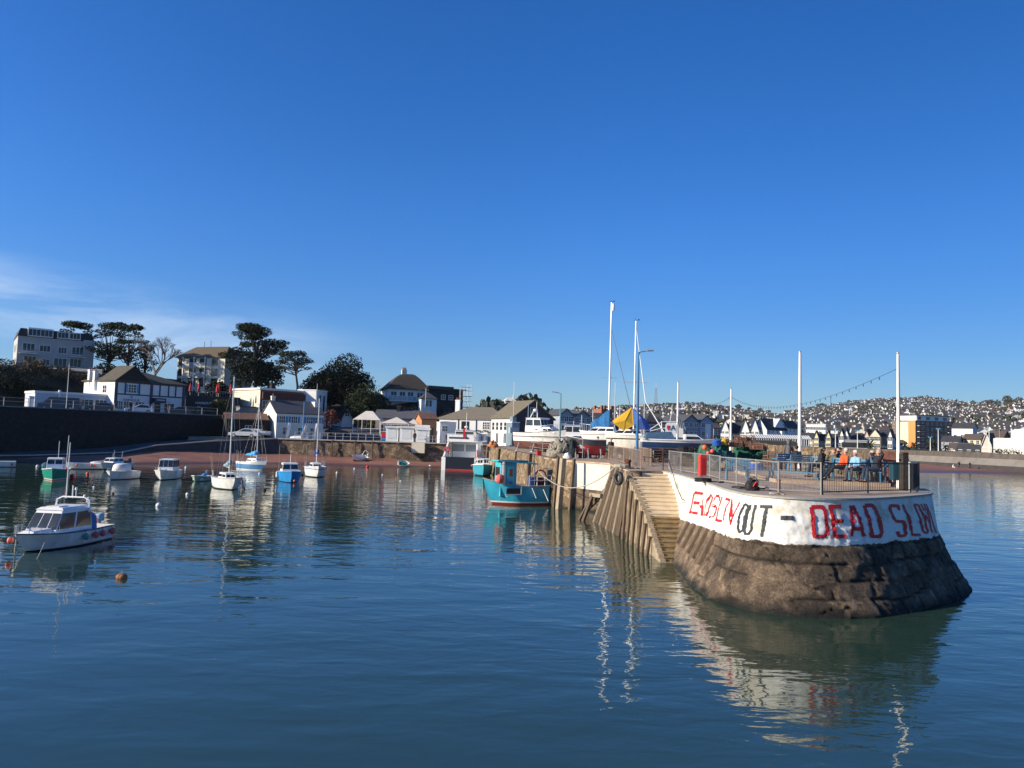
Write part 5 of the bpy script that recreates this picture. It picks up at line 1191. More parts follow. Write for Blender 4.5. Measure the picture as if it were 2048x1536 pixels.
for i, (x, y) in enumerate(spots):
    ci = rnd.choice(weights); k = rnd.randrange(3); src = HP[ci*3+k]; lng = rnd.random() < .10 and y > 700
    if lng: src = LONG; ci = 0
    z = hz(x, y)-.4; rz = .45+.5*noise.noise((x/200., y/200., 8))+rnd.choice((0,0,0,math.pi/2))*(0 if lng else 1)-.6
    if cnt < 290:
        o = src if src.name not in used else src.copy()
        if src.name not in used: used.add(src.name)
        else: COL.objects.link(o)
        o.location = (x, y, z); o.rotation_euler = (0, 0, rz)
        lab = 'long white terrace with dark roof among the small houses on the far hillside' if lng else 'small %s house with %s roof on the far hillside across the bay' % (cname[ci], ['side gabled','front gabled','hipped'][k])
        tag(o, lab, 'terrace' if lng else 'house', '%s on the far hillside' % ('long terraces' if lng else '%s %s houses' % (cname[ci], ['side gabled','front gabled','hipped'][k]))); cnt += 1
    else:
        me = src.data; c_, s_ = math.cos(rz), math.sin(rz); o0 = len(stuff.v)
        for v in me.vertices: stuff.v.append((x+v.co.x*c_-v.co.y*s_, y+v.co.x*s_+v.co.y*c_, z+v.co.z))
        for p in me.polygons: stuff.f.append(tuple(a+o0 for a in p.vertices)); stuff.m.append({0:ci, 1:4, 2:5}[p.material_index])
for o in HP+[LONG]:
    if o.name not in used: bpy.data.objects.remove(o)
o = stuff.build('distant_houses', hw+[hr[0], GLASS], None, fix=False); tag(o, 'hundreds of tiny white and cream houses covering the upper hillside', 'houses', None, 'stuff')
# hillside trees: a ground cover of clumps plus individual crowns on the skyline
HLEAF = [mat('hill_tree_dark', (.025,.034,.018), .95, .2, .03, 0, col2=(.062,.066,.034)), mat('hill_tree_brown', (.05,.045,.03), .95, .2, .03, 0, col2=(.095,.08,.055))]
def clump(mb, x, y, z, r, n, sz, m, rnd, fl=.75):
    for _ in range(n):
        d = Vector((rnd.gauss(0,1), rnd.gauss(0,1), rnd.gauss(0,1))).normalized()*rnd.uniform(.55,1.05)
        p = Vector((x+d.x*r, y+d.y*r, z+r*fl*.8+d.z*r*fl)); a = Vector((rnd.uniform(-1,1), rnd.uniform(-1,1), rnd.uniform(-.6,.6))).normalized()*sz*rnd.uniform(.5,1); b_ = Vector((rnd.uniform(-.4,.4), rnd.uniform(-.4,.4), 1)).normalized()*sz*rnd.uniform(.4,.8)
        mb.add([p-a-b_*.4, p+a-b_*.6, p+a*.6+b_, p-a*.7+b_*.8], [(0,1,2,3)], m)
hwd = MB(); rnd = random.Random(5)
for i in range(2100):
    y = 330+1170*rnd.random()**.8; px_ = rnd.uniform(1090, 2090); x = (px_-1024)/1500*y
    g_ = noise.noise((x/90., y/90., 7)); 
    if g_ < -.15: continue
    if px_ < 1580 and y > 1150: continue
    r = rnd.uniform(3, 6.5)*(1.15 if y > 900 else 1); clump(hwd, x, y, hz(x,y)-1, r, 26, r*.38, 1 if noise.noise((x/70., y/70., 2)) > .05 else 0, rnd)
o = hwd.build('hillside_wood', HLEAF, None, fix=False); tag(o, 'brown and dark green winter trees between the hillside houses', 'woodland', None, 'stuff')
for i, (px_, w_, h_, k) in enumerate(((1096,10,9,0),(1240,14,8,1),(1290,9,6,1),(1375,13,9,1),(1386,10,7,1),(1405,12,8,1),(1478,22,15,0),(1500,14,10,1),(1522,16,12,1),(1540,12,10,0),(1606,11,13,0),(1646,26,14,0),(1700,12,14,0),(1745,11,8,1),(1845,9,12,0),(1856,10,14,0),(1948,11,13,0),(1968,10,10,0),(1985,14,12,1),(2017,20,18,1),(2040,12,14,0))):
    Y_ = 1490; x_ = (px_-1024)/1500*Y_; t = thing('skyline_tree', ['dark rounded','brown leafless'][k]+' tree standing on the far skyline '+('above the pier boatyard' if px_ < 1430 else 'between the white poles' if px_ < 1790 else 'at the right of the tall white pole'), 'tree', (x_, Y_, hz(x_, Y_)-1), 0, 'trees on the far skyline')
    m_ = MB(); w_ *= .62 if px_ < 1600 else .9; h_ *= .6 if px_ < 1600 else .85; clump(m_, 0, 0, h_*.15, w_*.5, 130, w_*.13, 0, random.Random(i), h_/w_*.9); m_.build('crown', HLEAF[k], t, fix=False); MB().tube([(0,0,-1),(0,0,h_*.6)], [.5,.25], 5).build('trunk', BARK, t)
# transmission tower and brick church tower
tt = thing('transmission_mast', 'thin lattice transmission mast on the far hilltop', 'mast', ((1313-1024)/1500*1480, 1480, hz((1313-1024)/1500*1480, 1480)), 0)
m_ = MB()
for sx in (-1,1):
    for sy in (-1,1): m_.tube([(sx*3.2,sy*3.2,-1),(sx*.5,sy*.5,33)], .28, 4)
for i in range(8):
    z0_, z1_ = i*4.1, (i+1)*4.1; w0, w1 = 3.2-2.7*z0_/33, 3.2-2.7*z1_/33
    for s_ in (-1,1): m_.tube([(-w0,s_*w0,z0_),(w1,s_*w1,z1_)], .16, 4); m_.tube([(w0,s_*w0,z0_),(-w1,s_*w1,z1_)], .16, 4)
m_.tube([(0,0,32),(0,0,42)], .22, 5); m_.build('lattice', STEEL, tt)
ctw = thing('church_tower', 'square red brick church tower behind the yachts', 'tower', (X(1205,330,5), 330, 6), .5); MB().box(-3,3,-3,3,-3,11.5).build('wall', BRICK, ctw)
for sx in (-1,1):
    for sy in (-1,1): MB().box(sx*2.6-.5,sx*2.6+.5,sy*2.6-.5,sy*2.6+.5,11.5,13).build('pinnacle', BRICK, ctw)
MB().box(-.8,.8,-3.05,-2.98,7,10.5).build('belfry_opening', BLACK, ctw)
vm = thing('hilltop_villa', 'large cream villa among dark trees on the low hill', 'house', (X(1018,420,10), 420, 20), .2); house_mesh(2, 6, 5, 3.6).build('wall', [hw[1], hw[1], GLASS], vm)
for i, (px_, Y_, w_, h_, lab) in enumerate(((948,400,17,13,'small dark tree at the left of the low hill beyond the scaffolding'),(985,410,24,19,'dark tree mass left of the cream villa'),(1000,400,16,16,'dark tree in front of the left side of the cream villa'),(1037,430,18,20,'dark tree just right of the cream villa'),(1056,430,22,23,'domed dark tree above the gabled warehouse roof'))):
    x_ = X(px_, Y_, 10); t = thing('distant_tree', lab, 'tree', (x_, Y_, hz(x_, Y_)-1), 0); m_ = MB(); clump(m_, 0, 0, 1, w_*.5, 700, w_*.10, 0, random.Random(i+40), h_/w_); m_.build('crown', HLEAF[0], t, fix=False); MB().tube([(0,0,-1),(0,0,h_*.6)], [.6,.3], 5).build('trunk', BARK, t)
m_ = MB(); rnd = random.Random(17)
for i in range(60):
    px_ = rnd.uniform(925,1100); Y_ = rnd.uniform(300,520); x_ = X(px_,Y_,10); clump(m_, x_, Y_, hz(x_,Y_)-1, rnd.uniform(4,7), 50, 1.4, rnd.randrange(2), rnd)
o = m_.build('low_hill_wood', HLEAF, None, fix=False); tag(o, 'mixed winter woodland on the low hill beyond the scaffolding', 'woodland', None, 'stuff')

# ---- front rank of town buildings
GREYR = mat('grey_render', (.30,.31,.33), .85, .1, .5); BLUER = mat('blue_grey_render', (.34,.38,.43), .85, .1, .5); YEL = mat('yellow_render', (.72,.62,.36), .85, .06, .4); TW = mat('town_white', (.78,.78,.75), .85, .05, .4); TROOF = mat('town_slate', (.045,.045,.05), .85, .25, .8)
def pm0(a, b): return (a+b)/2
def town(name, label, cat, pL, YL, pR, YR, Dp, ytop, rise, wall, roof='gable_x', roofm=None, cols=3, floors=2, z0=3.5, sill=.8, wsz=(1.0,1.4), fm=None, faceL=False, grp=None):
    if pL > 1430 and YR-YL < 5: YR = YL-(X(pR,YL)-X(pL,YL))*(pm0(pL,pR)-1024)/1500.
    pm = (pL+pR)/2; Ym = (YL+YR)/2; top = HC+(hor(pm)-ytop)*Ym/1500; H = top-rise-z0
    b = Bld(name, label, cat, pL, YL, pR, YR, z0, Dp, H, wall, roofm or TROOF, roof, rise, .3, grp)
    fh = H/floors
    for f_ in range(floors):
        for i in range(cols): b.win('F', b.W*(i+.5)/cols, f_*fh+sill, wsz[0], min(wsz[1], fh-sill-.3), 2, 2, fm)
        if faceL:
            for i in range(2): b.win('L', Dp*(i+.5)/2, f_*fh+sill, wsz[0], min(wsz[1], fh-sill-.3), 2, 2, fm)
    return b
town('terrace_house', 'blue grey terrace house with pediment behind the white wheelhouse boat', 'house', 1118, 172, 1145, 173, 9, 818, 1.4, BLUER, 'gable_y', SLATE, 3, 3)
town('terrace_house', 'grey terrace house with low gable right of the blue grey one', 'house', 1147, 173, 1181, 175, 9, 822, 1.4, GREYR, 'gable_y', SLATE, 3, 3)
town('terrace_house', 'plain grey house mostly hidden behind the blue sail cover', 'house', 1184, 178, 1222, 180, 9, 826, 1.6, GREYR, 'gable_x', SLATE, 4, 3)
town('terrace_house', 'dark roofed villa behind the blue and yellow tarpaulin', 'house', 1290, 180, 1330, 182, 9, 826, 2.2, mat('shaded_brown', (.14,.10,.09), .85, .2, 1), 'hip', TROOF, 4, 2)
town('terrace_house', 'grey pedimented villa behind the boat with the lettered sign', 'house', 1366, 176, 1397, 178, 9, 830, 1.6, GREYR, 'gable_y', SLATE, 3, 3)
t_ = town('terrace_house', 'pale blue grey villa with white bay beside the white seafront hotel', 'house', 1399, 178, 1426, 180, 9, 831, 1.5, BLUER, 'gable_y', SLATE, 2, 3)
MB().box(t_.W*.38, t_.W*.62, -.9, -.01, 0, 5.6).build('white_bay', WHITE, t_.root)
town('brown_house', 'low brown brick building between the villa and the white hotel', 'house', 1427, 210, 1441, 211, 8, 842, 2, BRICK, 'gable_x', hr[1], 2, 2)
H_ = dict(cols=2, floors=3)
town('seafront_hotel', 'tall narrow white gable at the left end of the seafront hotel', 'hotel', 1440, 250, 1458, 252, 12, 837, 4.0, TW, 'gable_y', **H_)
town('seafront_hotel', 'lower white range linking the gables of the seafront hotel', 'hotel', 1458.5, 256, 1480, 257, 9, 845, 3.4, TW, 'gable_x', cols=4, floors=2)
town('seafront_hotel', 'white gable in the middle of the seafront hotel', 'hotel', 1480, 250, 1499, 251, 12, 835, 4.6, TW, 'gable_y', **H_)
town('seafront_hotel', 'white gable right of the middle gable of the seafront hotel', 'hotel', 1499.5, 248, 1518, 248, 12, 835, 4.4, TW, 'gable_y', **H_)
b_ = town('seafront_hotel', 'white range with bay windows at the right of the seafront gables', 'hotel', 1518.5, 248, 1533, 244, 10, 838, 3, TW, 'gable_x', cols=2, floors=3)
b_ = town('seafront_hotel', 'shaded white hotel wing with dark roof and white porch', 'hotel', 1533.5, 246, 1575, 252.5, 5, 838, 3.4, mat('shade_tinted_white', (.62,.66,.70), .85, .05, .4), 'gable_x', cols=5, floors=3)  # white render of the hotel with its bluish shade put into the colour
g_ = MB(); g_.add([(b_.W*.35,-.2,6.6),(b_.W*.85,-.2,6.6),(b_.W*.6,-.2,9.6),(b_.W*.6,5,9.6)], [(0,1,2),(0,2,3),(1,3,2)]); g_.build('cross_gable', [MATS['shade_tinted_white']], b_.root)
MB().box(b_.W*.52, b_.W*.68, -1.6, -.01, 0, 5.4).build('white_porch', WHITE, b_.root)
town('seafront_hotel', 'last wing of the seafront hotel with flat grey tower', 'hotel', 1576, 252, 1600, 258, 5, 842, 2.4, MATS['shade_tinted_white'], 'gable_x', cols=3, floors=3)
vr = thing('glazed_veranda', 'long white glazed veranda with striped roof in front of the hotels', 'veranda', (X(1508,226), 226, 3.5), .0); Lv = X(1626,226)-X(1508,226)
MB().box(0,Lv,1.5,4,0,1.0).build('plinth', GREYR, vr); MB().box(.2,Lv-.2,2.2,2.3,1.0,2.9).build('glazing', GLASS, vr)
v_ = MB(); n_ = 26
for i in range(n_+1): v_.bar((Lv*i/n_,1.6,1.0),(Lv*i/n_,1.6,2.9),.16); v_.bar((Lv*i/n_,1.5,2.95),(Lv*i/n_,4,4.0),.34,.12)
v_.bar((0,1.55,2.95),(Lv,1.55,2.95),.14); v_.build('white_posts', WHITE, vr); MB().plate([(0,1.5,2.9),(Lv,1.5,2.9),(Lv,4,3.9),(0,4,3.9)], .08).build('roof', mat('veranda_roof', (.10,.10,.11), .7), vr)
for i, (a, b, Y_, yt, w_, k, lab) in enumerate(((1604,1625,300,866,YEL,'gable_x','cream range at the left of the yellow gabled terrace'),(1627,1637,296,861,YEL,'gable_y','left gable of the yellow gabled terrace'),(1637.5,1650,299,869,YEL,'gable_x','link between the two gables of the yellow terrace'),(1650.5,1661,296,861,YEL,'gable_y','right gable of the yellow gabled terrace'),(1663,1677,304,868,TW,'gable_x','plain white house between the yellow and the white gables'),(1678,1687,296,857,TW,'gable_y','left of two white gables behind the seafront lamp'),(1687.5,1697,296,857,TW,'gable_y','right of two white gables behind the seafront lamp'),(1698,1722,304,866,TW,'gable_x','low white range right of the two white gables'),(1728,1738,300,859,mat('pink_render', (.62,.45,.38), .85),'gable_y','pinkish steep gable left of the cream house'),(1739,1760,298,858,mat('cream_town', (.68,.60,.44), .85),'gable_y','cream gabled house with grey roof beside the pinkish gable'),(1760.5,1775,304,860,mat('grey_green', (.36,.35,.30), .85),'gable_x','grey green house with large slate roof'),(1775.5,1784,296,858,TW,'gable_y','narrow white gabled house at the edge of the brick flats'))):
    town('town_house', lab, 'house', a, Y_, b, Y_+1, 9, yt, 2.6 if k == 'gable_y' else 2.4, w_, k, cols=2 if b-a < 14 else 4, floors=2, wsz=(.9,1.5))
town('office_building', 'flat roofed white office building above the yellow terrace', 'building', 1612, 420, 1651, 424, 12, 848, .4, TW, 'flat', TW, 7, 3, z0=5, wsz=(2.0,1.4))
town('shelter', 'long low grey shelter with flat roof left of the palm tree', 'shelter', 1690, 262, 1735, 264, 5, 880, .3, GREYR, 'flat', GREYR, 6, 1, wsz=(3,1.6), fm=BLACK)
# brick apartment block
def ap():
    pL, pC, Y0 = 1784, 1832, 404; xl = X(pL, Y0, 4); d1 = Vector((.34,-.94)); W = 15.0; xc, yc = xl+W*d1.x, Y0+W*d1.y
    t = thing('brick_apartments', 'five storey orange and brown brick apartment block with white set back top floor', 'apartments', (xl, Y0, 3.6), math.atan2(d1.y, d1.x)); Dp = 27; H = 15.2
    MB().box(0,W,0,Dp,-1,H).build('wall', mat('brown_brick', (.19,.125,.085), .9, .12, .5), t)
    MB().box(W-4.2,W+.02,-.12,-.005,-1,H).build('orange_panel', mat('orange_panel', (.66,.27,.08), .85, .06, .4), t); MB().box(4.0,W-4.4,-.10,-.005,1.5,H-.8).build('cream_panel', mat('cream_panel', (.78,.68,.42), .85), t); MB().box(0,W,-.12,-.1,0,1.2).build('ground_band', YEL, t)
    MB().box(1.8,W-1.2,2,Dp-2,H,H+2.8).build('penthouse', TW, t); MB().box(1.0,W-.6,1.2,Dp-1.2,H+2.8,H+3.1).build('roof', SLATE, t)
    for f_ in range(5):
        for u_ in (1.5,5.4,7.2,9.2): win(t, 'F', u_, 1+f_*3.0, .9, 1.4, 1, 2, WHITE, (W, Dp))
        for i in range(8):
            u_ = 2+i*3.2; win(t, 'R', u_, 1+f_*3.0, 1.0, 1.5, 1, 2, WHITE, (W, Dp))
        for u_ in (3.2, 24):
            MB().box(W+.01,W+1.3,u_-2,u_+2,f_*3.0+.3,f_*3.0+.5).build('balcony_slab', TW, t); MB().box(W+1.22,W+1.28,u_-2,u_+2,f_*3.0+.6,f_*3.0+1.4).build('balcony_front', BLACK, t)
    for u_ in (4,10,16,22): win(t, 'R', u_, H+.5, 2.6, 1.6, 3, 1, WHITE, (W, Dp)).location.x = W-1.19
ap()
gh = town('pink_gable_house', 'pink house with white framed steep gable near the white cinema block', 'house', 1963, 250, 1984, 252, 8, 866, 4.2, MATS['pink_render'], 'gable_y', hr[1], 2, 2)
bg_ = MB(); [bg_.bar((0,-.4,gh.H),(gh.W/2,-.4,gh.H+4.2),.3,.1), bg_.bar((gh.W,-.4,gh.H),(gh.W/2,-.4,gh.H+4.2),.3,.1)]; bg_.build('bargeboards', WHITE, gh.root)
CINW = mat('cinema_render', (.80,.77,.66), .85, .04, .3)
cn = thing('cinema_block', 'large blank cream white cinema block at the right edge', 'building', (X(1991,205,4), 205, 3.9), math.radians(-31)); MB().box(0,9,0,16,-1,4.3).build('lower_wall', CINW, cn); MB().box(4.4,28,.4,18,4.3,6.7).build('upper_wall', CINW, cn); MB().box(9.01,28,0.2,18,-1,4.3).build('main_wall', CINW, cn); MB().box(4.3,28.1,.3,.4,6.6,6.8).build('coping', WHITE, cn); MB().tube([(1,1,4.3),(1,1,7)], .06, 5).build('roof_pole', STEEL, cn)
for i, (px_, Y_, ytop, w_, wm, rm, lab) in enumerate(((1925,320,846,18,TW,TROOF,'white gabled house above the trees right of the brick apartments'),(1944,300,868,14,YEL,hr[1],'yellow house with brown roof right of the brick apartments'),(1918,270,886,16,MATS['cream_town'],hr[1],'low cream shop row right of the brick apartments'),(1938,262,889,18,GREYR,TROOF,'low grey shop row left of the pink gable'),(1990,300,862,14,BRICK,hr[1],'red brick house behind the cinema block'),(1900,300,872,14,GREYR,TROOF,'grey house tucked behind the right end of the brick apartments'))):
    town('town_house', lab, 'house', px_-w_/2*1500/Y_*.5, Y_, px_+w_/2*1500/Y_*.5, Y_+1, 8, ytop, 2.2, wm, 'gable_x', rm, 3, 2)
# palms, street lamps, cars on the front
def palm(px_, Y_, h, lab, s=1.0, z0=3.95):
    t = thing('palm_tree', lab, 'palm tree', (X(px_,Y_), Y_, z0), 0, 'palm trees on the seafront'); rnd = random.Random(px_)
    MB().tube([(0,0,-.3),(.05,0,h*.5),(0,0,h)], [.32,.24,.26], 8).build('trunk', BARK, t); f = MB()
    for i in range(34):
        a = i*2.4; el = rnd.uniform(-.4, 1.2); L_ = 2.6*s; p0 = Vector((0,0,h)); pts = []
        for k in range(5):
            q = k/4; pts.append(p0+Vector((math.cos(a)*math.cos(el)*L_*q, math.sin(a)*math.cos(el)*L_*q, math.sin(el)*L_*q-1.1*q*q)))
        d = Vector((-math.sin(a), math.cos(a), 0))
        for k in range(4): w0, w1 = .22*(1-abs(k/4-.4)), .22*(1-abs((k+1)/4-.4))*(.2 if k == 3 else 1); f.add([pts[k]-d*w0, pts[k]+d*w0, pts[k+1]+d*w1, pts[k+1]-d*w1], [(0,1,2,3)])
    f.build('fronds', mat('palm_fronds', (.035,.05,.022), .8, .3, .8), t, fix=False)
palm(1741, 250, 1.3, 'palm tree standing left of the brick apartments', 1.3); palm(1812, 262, 1.0, 'small palm tree at the left foot of the brick apartments'); palm(1828, 255, 1.2, 'palm tree just right of the tall white pole', 1.2); palm(1860, 262, 1.8, 'palm tree in front of the brown side of the apartments', 1.35); palm(1868, 270, 2.0, 'palm tree behind its neighbour in front of the apartments', 1.2); palm(1891, 265, 1.2, 'palm tree right of the seafront lamp by the apartments')
for px_, Y_, yt, yb, lab in ((1671,245,858,897,'white seafront lamp post with cluster head behind the sunbathers'),(1877,240,858,900,'white seafront lamp post in front of the brown apartments'),(1979,225,860,903,'white seafront lamp post beside the cinema block'),(1715,250,862,893,'curved seafront lamp post left of the palm'),(1861,250,875,897,'short thin post between the palm trees')):
    zt = HC+(hor(px_)-yt)*Y_/1500; t = thing('seafront_lamp', lab, 'street lamp', (X(px_,Y_), Y_, 3.9), 0, 'seafront lamp posts'); MB().tube([(0,0,0),(0,0,zt-3.9)], [.14,.08], 6).build('pole', WHITE, t)
    m_ = MB()
    for a in range(6): m_.ball((math.cos(a)*.55, math.sin(a)*.55, zt-3.9+.15*(a % 2)), .16, (1,1,1), 5)
    m_.build('lamp_heads', LBLUE, t)
cp_ = car_proto('seafront_car', 'white car parked on the esplanade left of the seafront lamp', (.7,.7,.68), group='cars on the esplanade road'); cp_.location = (X(1898,300,4), 300, 3.95); cd_ = car_proto('seafront_car', 'dark car on the esplanade right of the shop rows', (.03,.03,.035), group='cars on the esplanade road'); cd_.location = (X(1956,298,4), 298, 3.95)
for i, (px_, Y_, src, lab) in enumerate(((1810,300,cp_,'white car at the foot of the brick apartments'),(1914,300,cp_,'pale car second along the esplanade road'),(1930,302,cd_,'dark car beside the low shop row'),(1943,299,cd_,'dark car just left of the pink gabled house'),(1970,296,cp_,'white car below the pink gabled house'),(1712,300,cd_,'dark car beside the flat roofed shelter'),(1725,302,cd_,'dark car close to the curved seafront lamp'),(1755,303,cd_,'dark car right of the first palm tree'),(1770,300,cp_,'pale car below the narrow white house'),(1983,296,cd_,'dark car next to the cinema wall'))): dup(src, (X(px_,Y_,4), Y_, 3.95), .1*(i % 3), lab)
for i, (px_, r_1, lab) in enumerate(((2005,1.3,'round dark bush at the left foot of the cinema wall'),(2020,1.5,'round dark bush in the middle of the cinema wall'),(2036,1.6,'round dark bush at the right of the cinema wall'),(1996,.9,'small dark bush at the corner of the cinema wall'))): bush('clipped_bush', lab, px_, 196-(px_-1990)*.25, 3.9, r_1, 1.5, LF_DARK, 200+i, None, 60)
# people on the beach
# ================================================================ boats
HM = {}
def hullmat(name, top, bottom=(.03,.03,.035), z=.12, stripe=None, sz=(0,0)):
    m = bpy.data.materials.new(name); m.use_nodes = True; t = m.node_tree; b = t.nodes['Principled BSDF']; b.inputs['Roughness'].default_value = .32
    c = nd(t, 'ShaderNodeTexCoord'); sx = nd(t, 'ShaderNodeSeparateXYZ'); t.links.new(c.outputs['Object'], sx.inputs[0])
    n = nd(t, 'ShaderNodeTexNoise', i_Scale=2.5, i_Detail=5.0); mp_ = nd(t, 'ShaderNodeMapping'); mp_.inputs['Scale'].default_value = (1,1,.4); t.links.new(c.outputs['Object'], mp_.inputs[0]); t.links.new(mp_.outputs[0], n.inputs['Vector'])
    v = nd(t, 'ShaderNodeMixRGB'); v.inputs[1].default_value = (*[a*.86 for a in top],1); v.inputs[2].default_value = (*[min(1, a*1.06) for a in top],1); r = nd(t, 'ShaderNodeMapRange', i_1=.35, i_2=.6); t.links.new(n.outputs['Fac'], r.inputs[0]); t.links.new(r.outputs[0], v.inputs[0]); cur = v.outputs[0]
    def step(zv, col, above, cur):
        g_ = nd(t, 'ShaderNodeMath', operation='GREATER_THAN' if above else 'LESS_THAN'); g_.inputs[1].default_value = zv; t.links.new(sx.outputs['Z'], g_.inputs[0]); return g_.outputs[0]
    if stripe:
        a = step(sz[0], 0, True, cur); b2 = step(sz[1], 0, False, cur); ml = nd(t, 'ShaderNodeMath', operation='MULTIPLY'); t.links.new(a, ml.inputs[0]); t.links.new(b2, ml.inputs[1])
        mx = nd(t, 'ShaderNodeMixRGB'); mx.inputs[2].default_value = (*stripe,1); t.links.new(ml.outputs[0], mx.inputs[0]); t.links.new(cur, mx.inputs[1]); cur = mx.outputs[0]
    a = step(z, 0, False, cur); mx = nd(t, 'ShaderNodeMixRGB'); mx.inputs[2].default_value = (*bottom,1); t.links.new(a, mx.inputs[0]); t.links.new(cur, mx.inputs[1]); t.links.new(mx.outputs[0], b.inputs['Base Color']); return m
class Boat:
    def __init__(s, name, label, cat, loc, hdg, L_, B, H, mat_, draft=.35, sheer=.35, wt=.75, p=2.2, flare=.8, rake=.10, deckfrom=.0, deckm=None, floor=None, rub=None, group=None, rx=0, ry=0, cockpit=None, rub_r=.035):
        if isinstance(hdg, str): hdg = math.degrees(math.atan2(-loc[1], -loc[0]))+float(hdg)
        s.root = thing(name, label, cat, loc, math.radians(hdg), group, rx, ry); s.L, s.B, s.H, s.sheer, s.wt, s.p, s.rake = L_, B, H, sheer, wt, p, rake
        b = MB(); N_ = 22; rings = []
        for i in range(N_+1):
            t = i/N_; hb = s.hb(t); zt = s.zs(t); x = s.gx(t); zk = -draft if t < .6 else -draft+(draft+H*.35)*((t-.6)/.4)**2.4
            fl = flare-(flare-.25)*max(0, (t-.45)/.55)**1.3; xb = x-(rake*L_*((t)**4)) ; xm = x-(rake*L_*.45*(t**4))
            zc = zk+(zt-zk)*(.30+.12*t)
            r = []
            for sd_ in (1, -1):
                r.append([(x, sd_*hb, zt), (x*.5+xm*.5, sd_*(hb*(.5+.5*fl)+hb*.03), zc+(zt-zc)*.5), (xm, sd_*hb*fl, zc), (xb*.6+xm*.4, sd_*hb*fl*.72, zk+(zc-zk)*.35), (xb, sd_*.02, zk)])
            rings.append(r[0]+r[1][::-1])
        b.loft(rings, closed=False); b.add(rings[0], [tuple(range(10))]); s.hull = b.build('hull', mat_, s.root, smooth=True)
        md = s.hull.modifiers.new('edge', 'EDGE_SPLIT'); md.split_angle = math.radians(32)
        # deck with a cockpit well
        d = MB(); c0, c1, cw = cockpit if cockpit else (0, 0, 0); dz = -.03
        for i in range(N_):
            t0, t1 = i/N_, (i+1)/N_; a, c = s.hb(t0)*.985, s.hb(t1)*.985; x0, x1 = s.gx(t0)+(.04 if i == 0 else -.01), s.gx(t1)-.01; z0, z1 = s.zs(t0)+dz, s.zs(t1)+dz
            if cockpit and t0 >= c0 and t1 <= c1+.001:
                w0, w1 = a*cw, c*cw; fz = floor if floor is not None else .15
                for sg in (1,-1):
                    d.add([(x0,sg*a,z0),(x1,sg*c,z1),(x1,sg*w1,z1),(x0,sg*w0,z0)], [(0,1,2,3)]); d.add([(x0,sg*w0,z0),(x1,sg*w1,z1),(x1,sg*w1*.92,fz),(x0,sg*w0*.92,fz)], [(0,1,2,3)])
                d.add([(x0,-w0*.92,fz),(x1,-w1*.92,fz),(x1,w1*.92,fz),(x0,w0*.92,fz)], [(0,1,2,3)])
                if abs(t0-c0) < 1e-3 or t0 < c0+1/N_-1e-3: d.add([(x0,-w0,z0),(x0,w0,z0),(x0,w0*.92,fz),(x0,-w0*.92,fz)], [(0,1,2,3)])
                if t1 > c1-1/N_+1e-3: d.add([(x1,-w1,z1),(x1,w1,z1),(x1,w1*.92,fz),(x1,-w1*.92,fz)], [(0,1,2,3)])
            else: d.add([(x0,-a,z0),(x1,-c,z1),(x1,c,z1),(x0,a,z0)], [(0,1,2,3)])
        s.deck = d.build('deck', deckm or GEL, s.root)
        if rub is not None:
            pts = [(s.gx(i/N_), s.hb(i/N_)+.01, s.zs(i/N_)-.02) for i in range(N_+1)]; pts += [(x, -y, z) for x, y, z in pts[::-1]]
            MB().tube(pts, rub_r, 6).build('rub_rail', rub, s.root)
    def hb(s, t):
        if t < .45: return s.B/2*(s.wt+(1-s.wt)*math.sin(math.pi/2*t/.45))
        return max(.012, s.B/2*(1-((t-.45)/.55)**s.p))
    def zs(s, t): return s.H*(1+s.sheer*max(0, (t-.25)/.75)**2+.05*(1-t))
    def gx(s, t): return -s.L/2+s.L*t
    def part(s, name, mb, m, parent=None, **k): return mb.build(name, m, parent or s.root, **k)
    def cabin(s, x0, x1, w0, w1, z0, h, rf=.5, rb=.1, tp=.85, m=None, wins=(('F',2),('S',2)), roof_ov=.06, roofm=None, glass=None, wv=(.42,.9), name='cabin', rooft=.06):
        # x0 aft, x1 forward; w0/w1 full width aft/fwd
        A = [(x0,-w0/2,z0),(x1,-w1/2,z0),(x1,w1/2,z0),(x0,w0/2,z0)]; T = [(x0+rb,-w0/2*tp,z0+h),(x1-rf,-w1/2*tp,z0+h),(x1-rf,w1/2*tp,z0+h),(x0+rb,w0/2*tp,z0+h)]
        b = MB(); b.loft([A, T]); c = s.part(name, b, m or GEL, None, bevel=.02)
        r = MB(); o = roof_ov; r.loft([[(T[0][0]-o,T[0][1]-o,T[0][2]),(T[1][0]+o,T[1][1]-o,T[0][2]),(T[2][0]+o,T[2][1]+o,T[0][2]),(T[3][0]-o,T[3][1]+o,T[0][2])],[(T[0][0],T[0][1]+.1,T[0][2]+rooft),(T[1][0]-.08,T[1][1]+.1,T[0][2]+rooft),(T[2][0]-.08,T[2][1]-.1,T[0][2]+rooft),(T[3][0],T[3][1]-.1,T[0][2]+rooft)]])
        s.part(name+'_roof', r, roofm or m or GEL, c)
        faces = {'F': (A[1],A[2],T[2],T[1]), 'B': (A[3],A[0],T[0],T[3]), 'S': (A[0],A[1],T[1],T[0]), 'P': (A[2],A[3],T[3],T[2])}
        for k, n in wins:
            for kk in (('S','P') if k == 'S' else (k,)):
                for i in range(n):
                    g_ = MB(); e = .06 if n > 1 else .1; panel(g_, *faces[kk], (i+e)/n, (i+1-e)/n, wv[0], wv[1], .012, .02); s.part('window', g_, glass or GLASS, c)
        return c
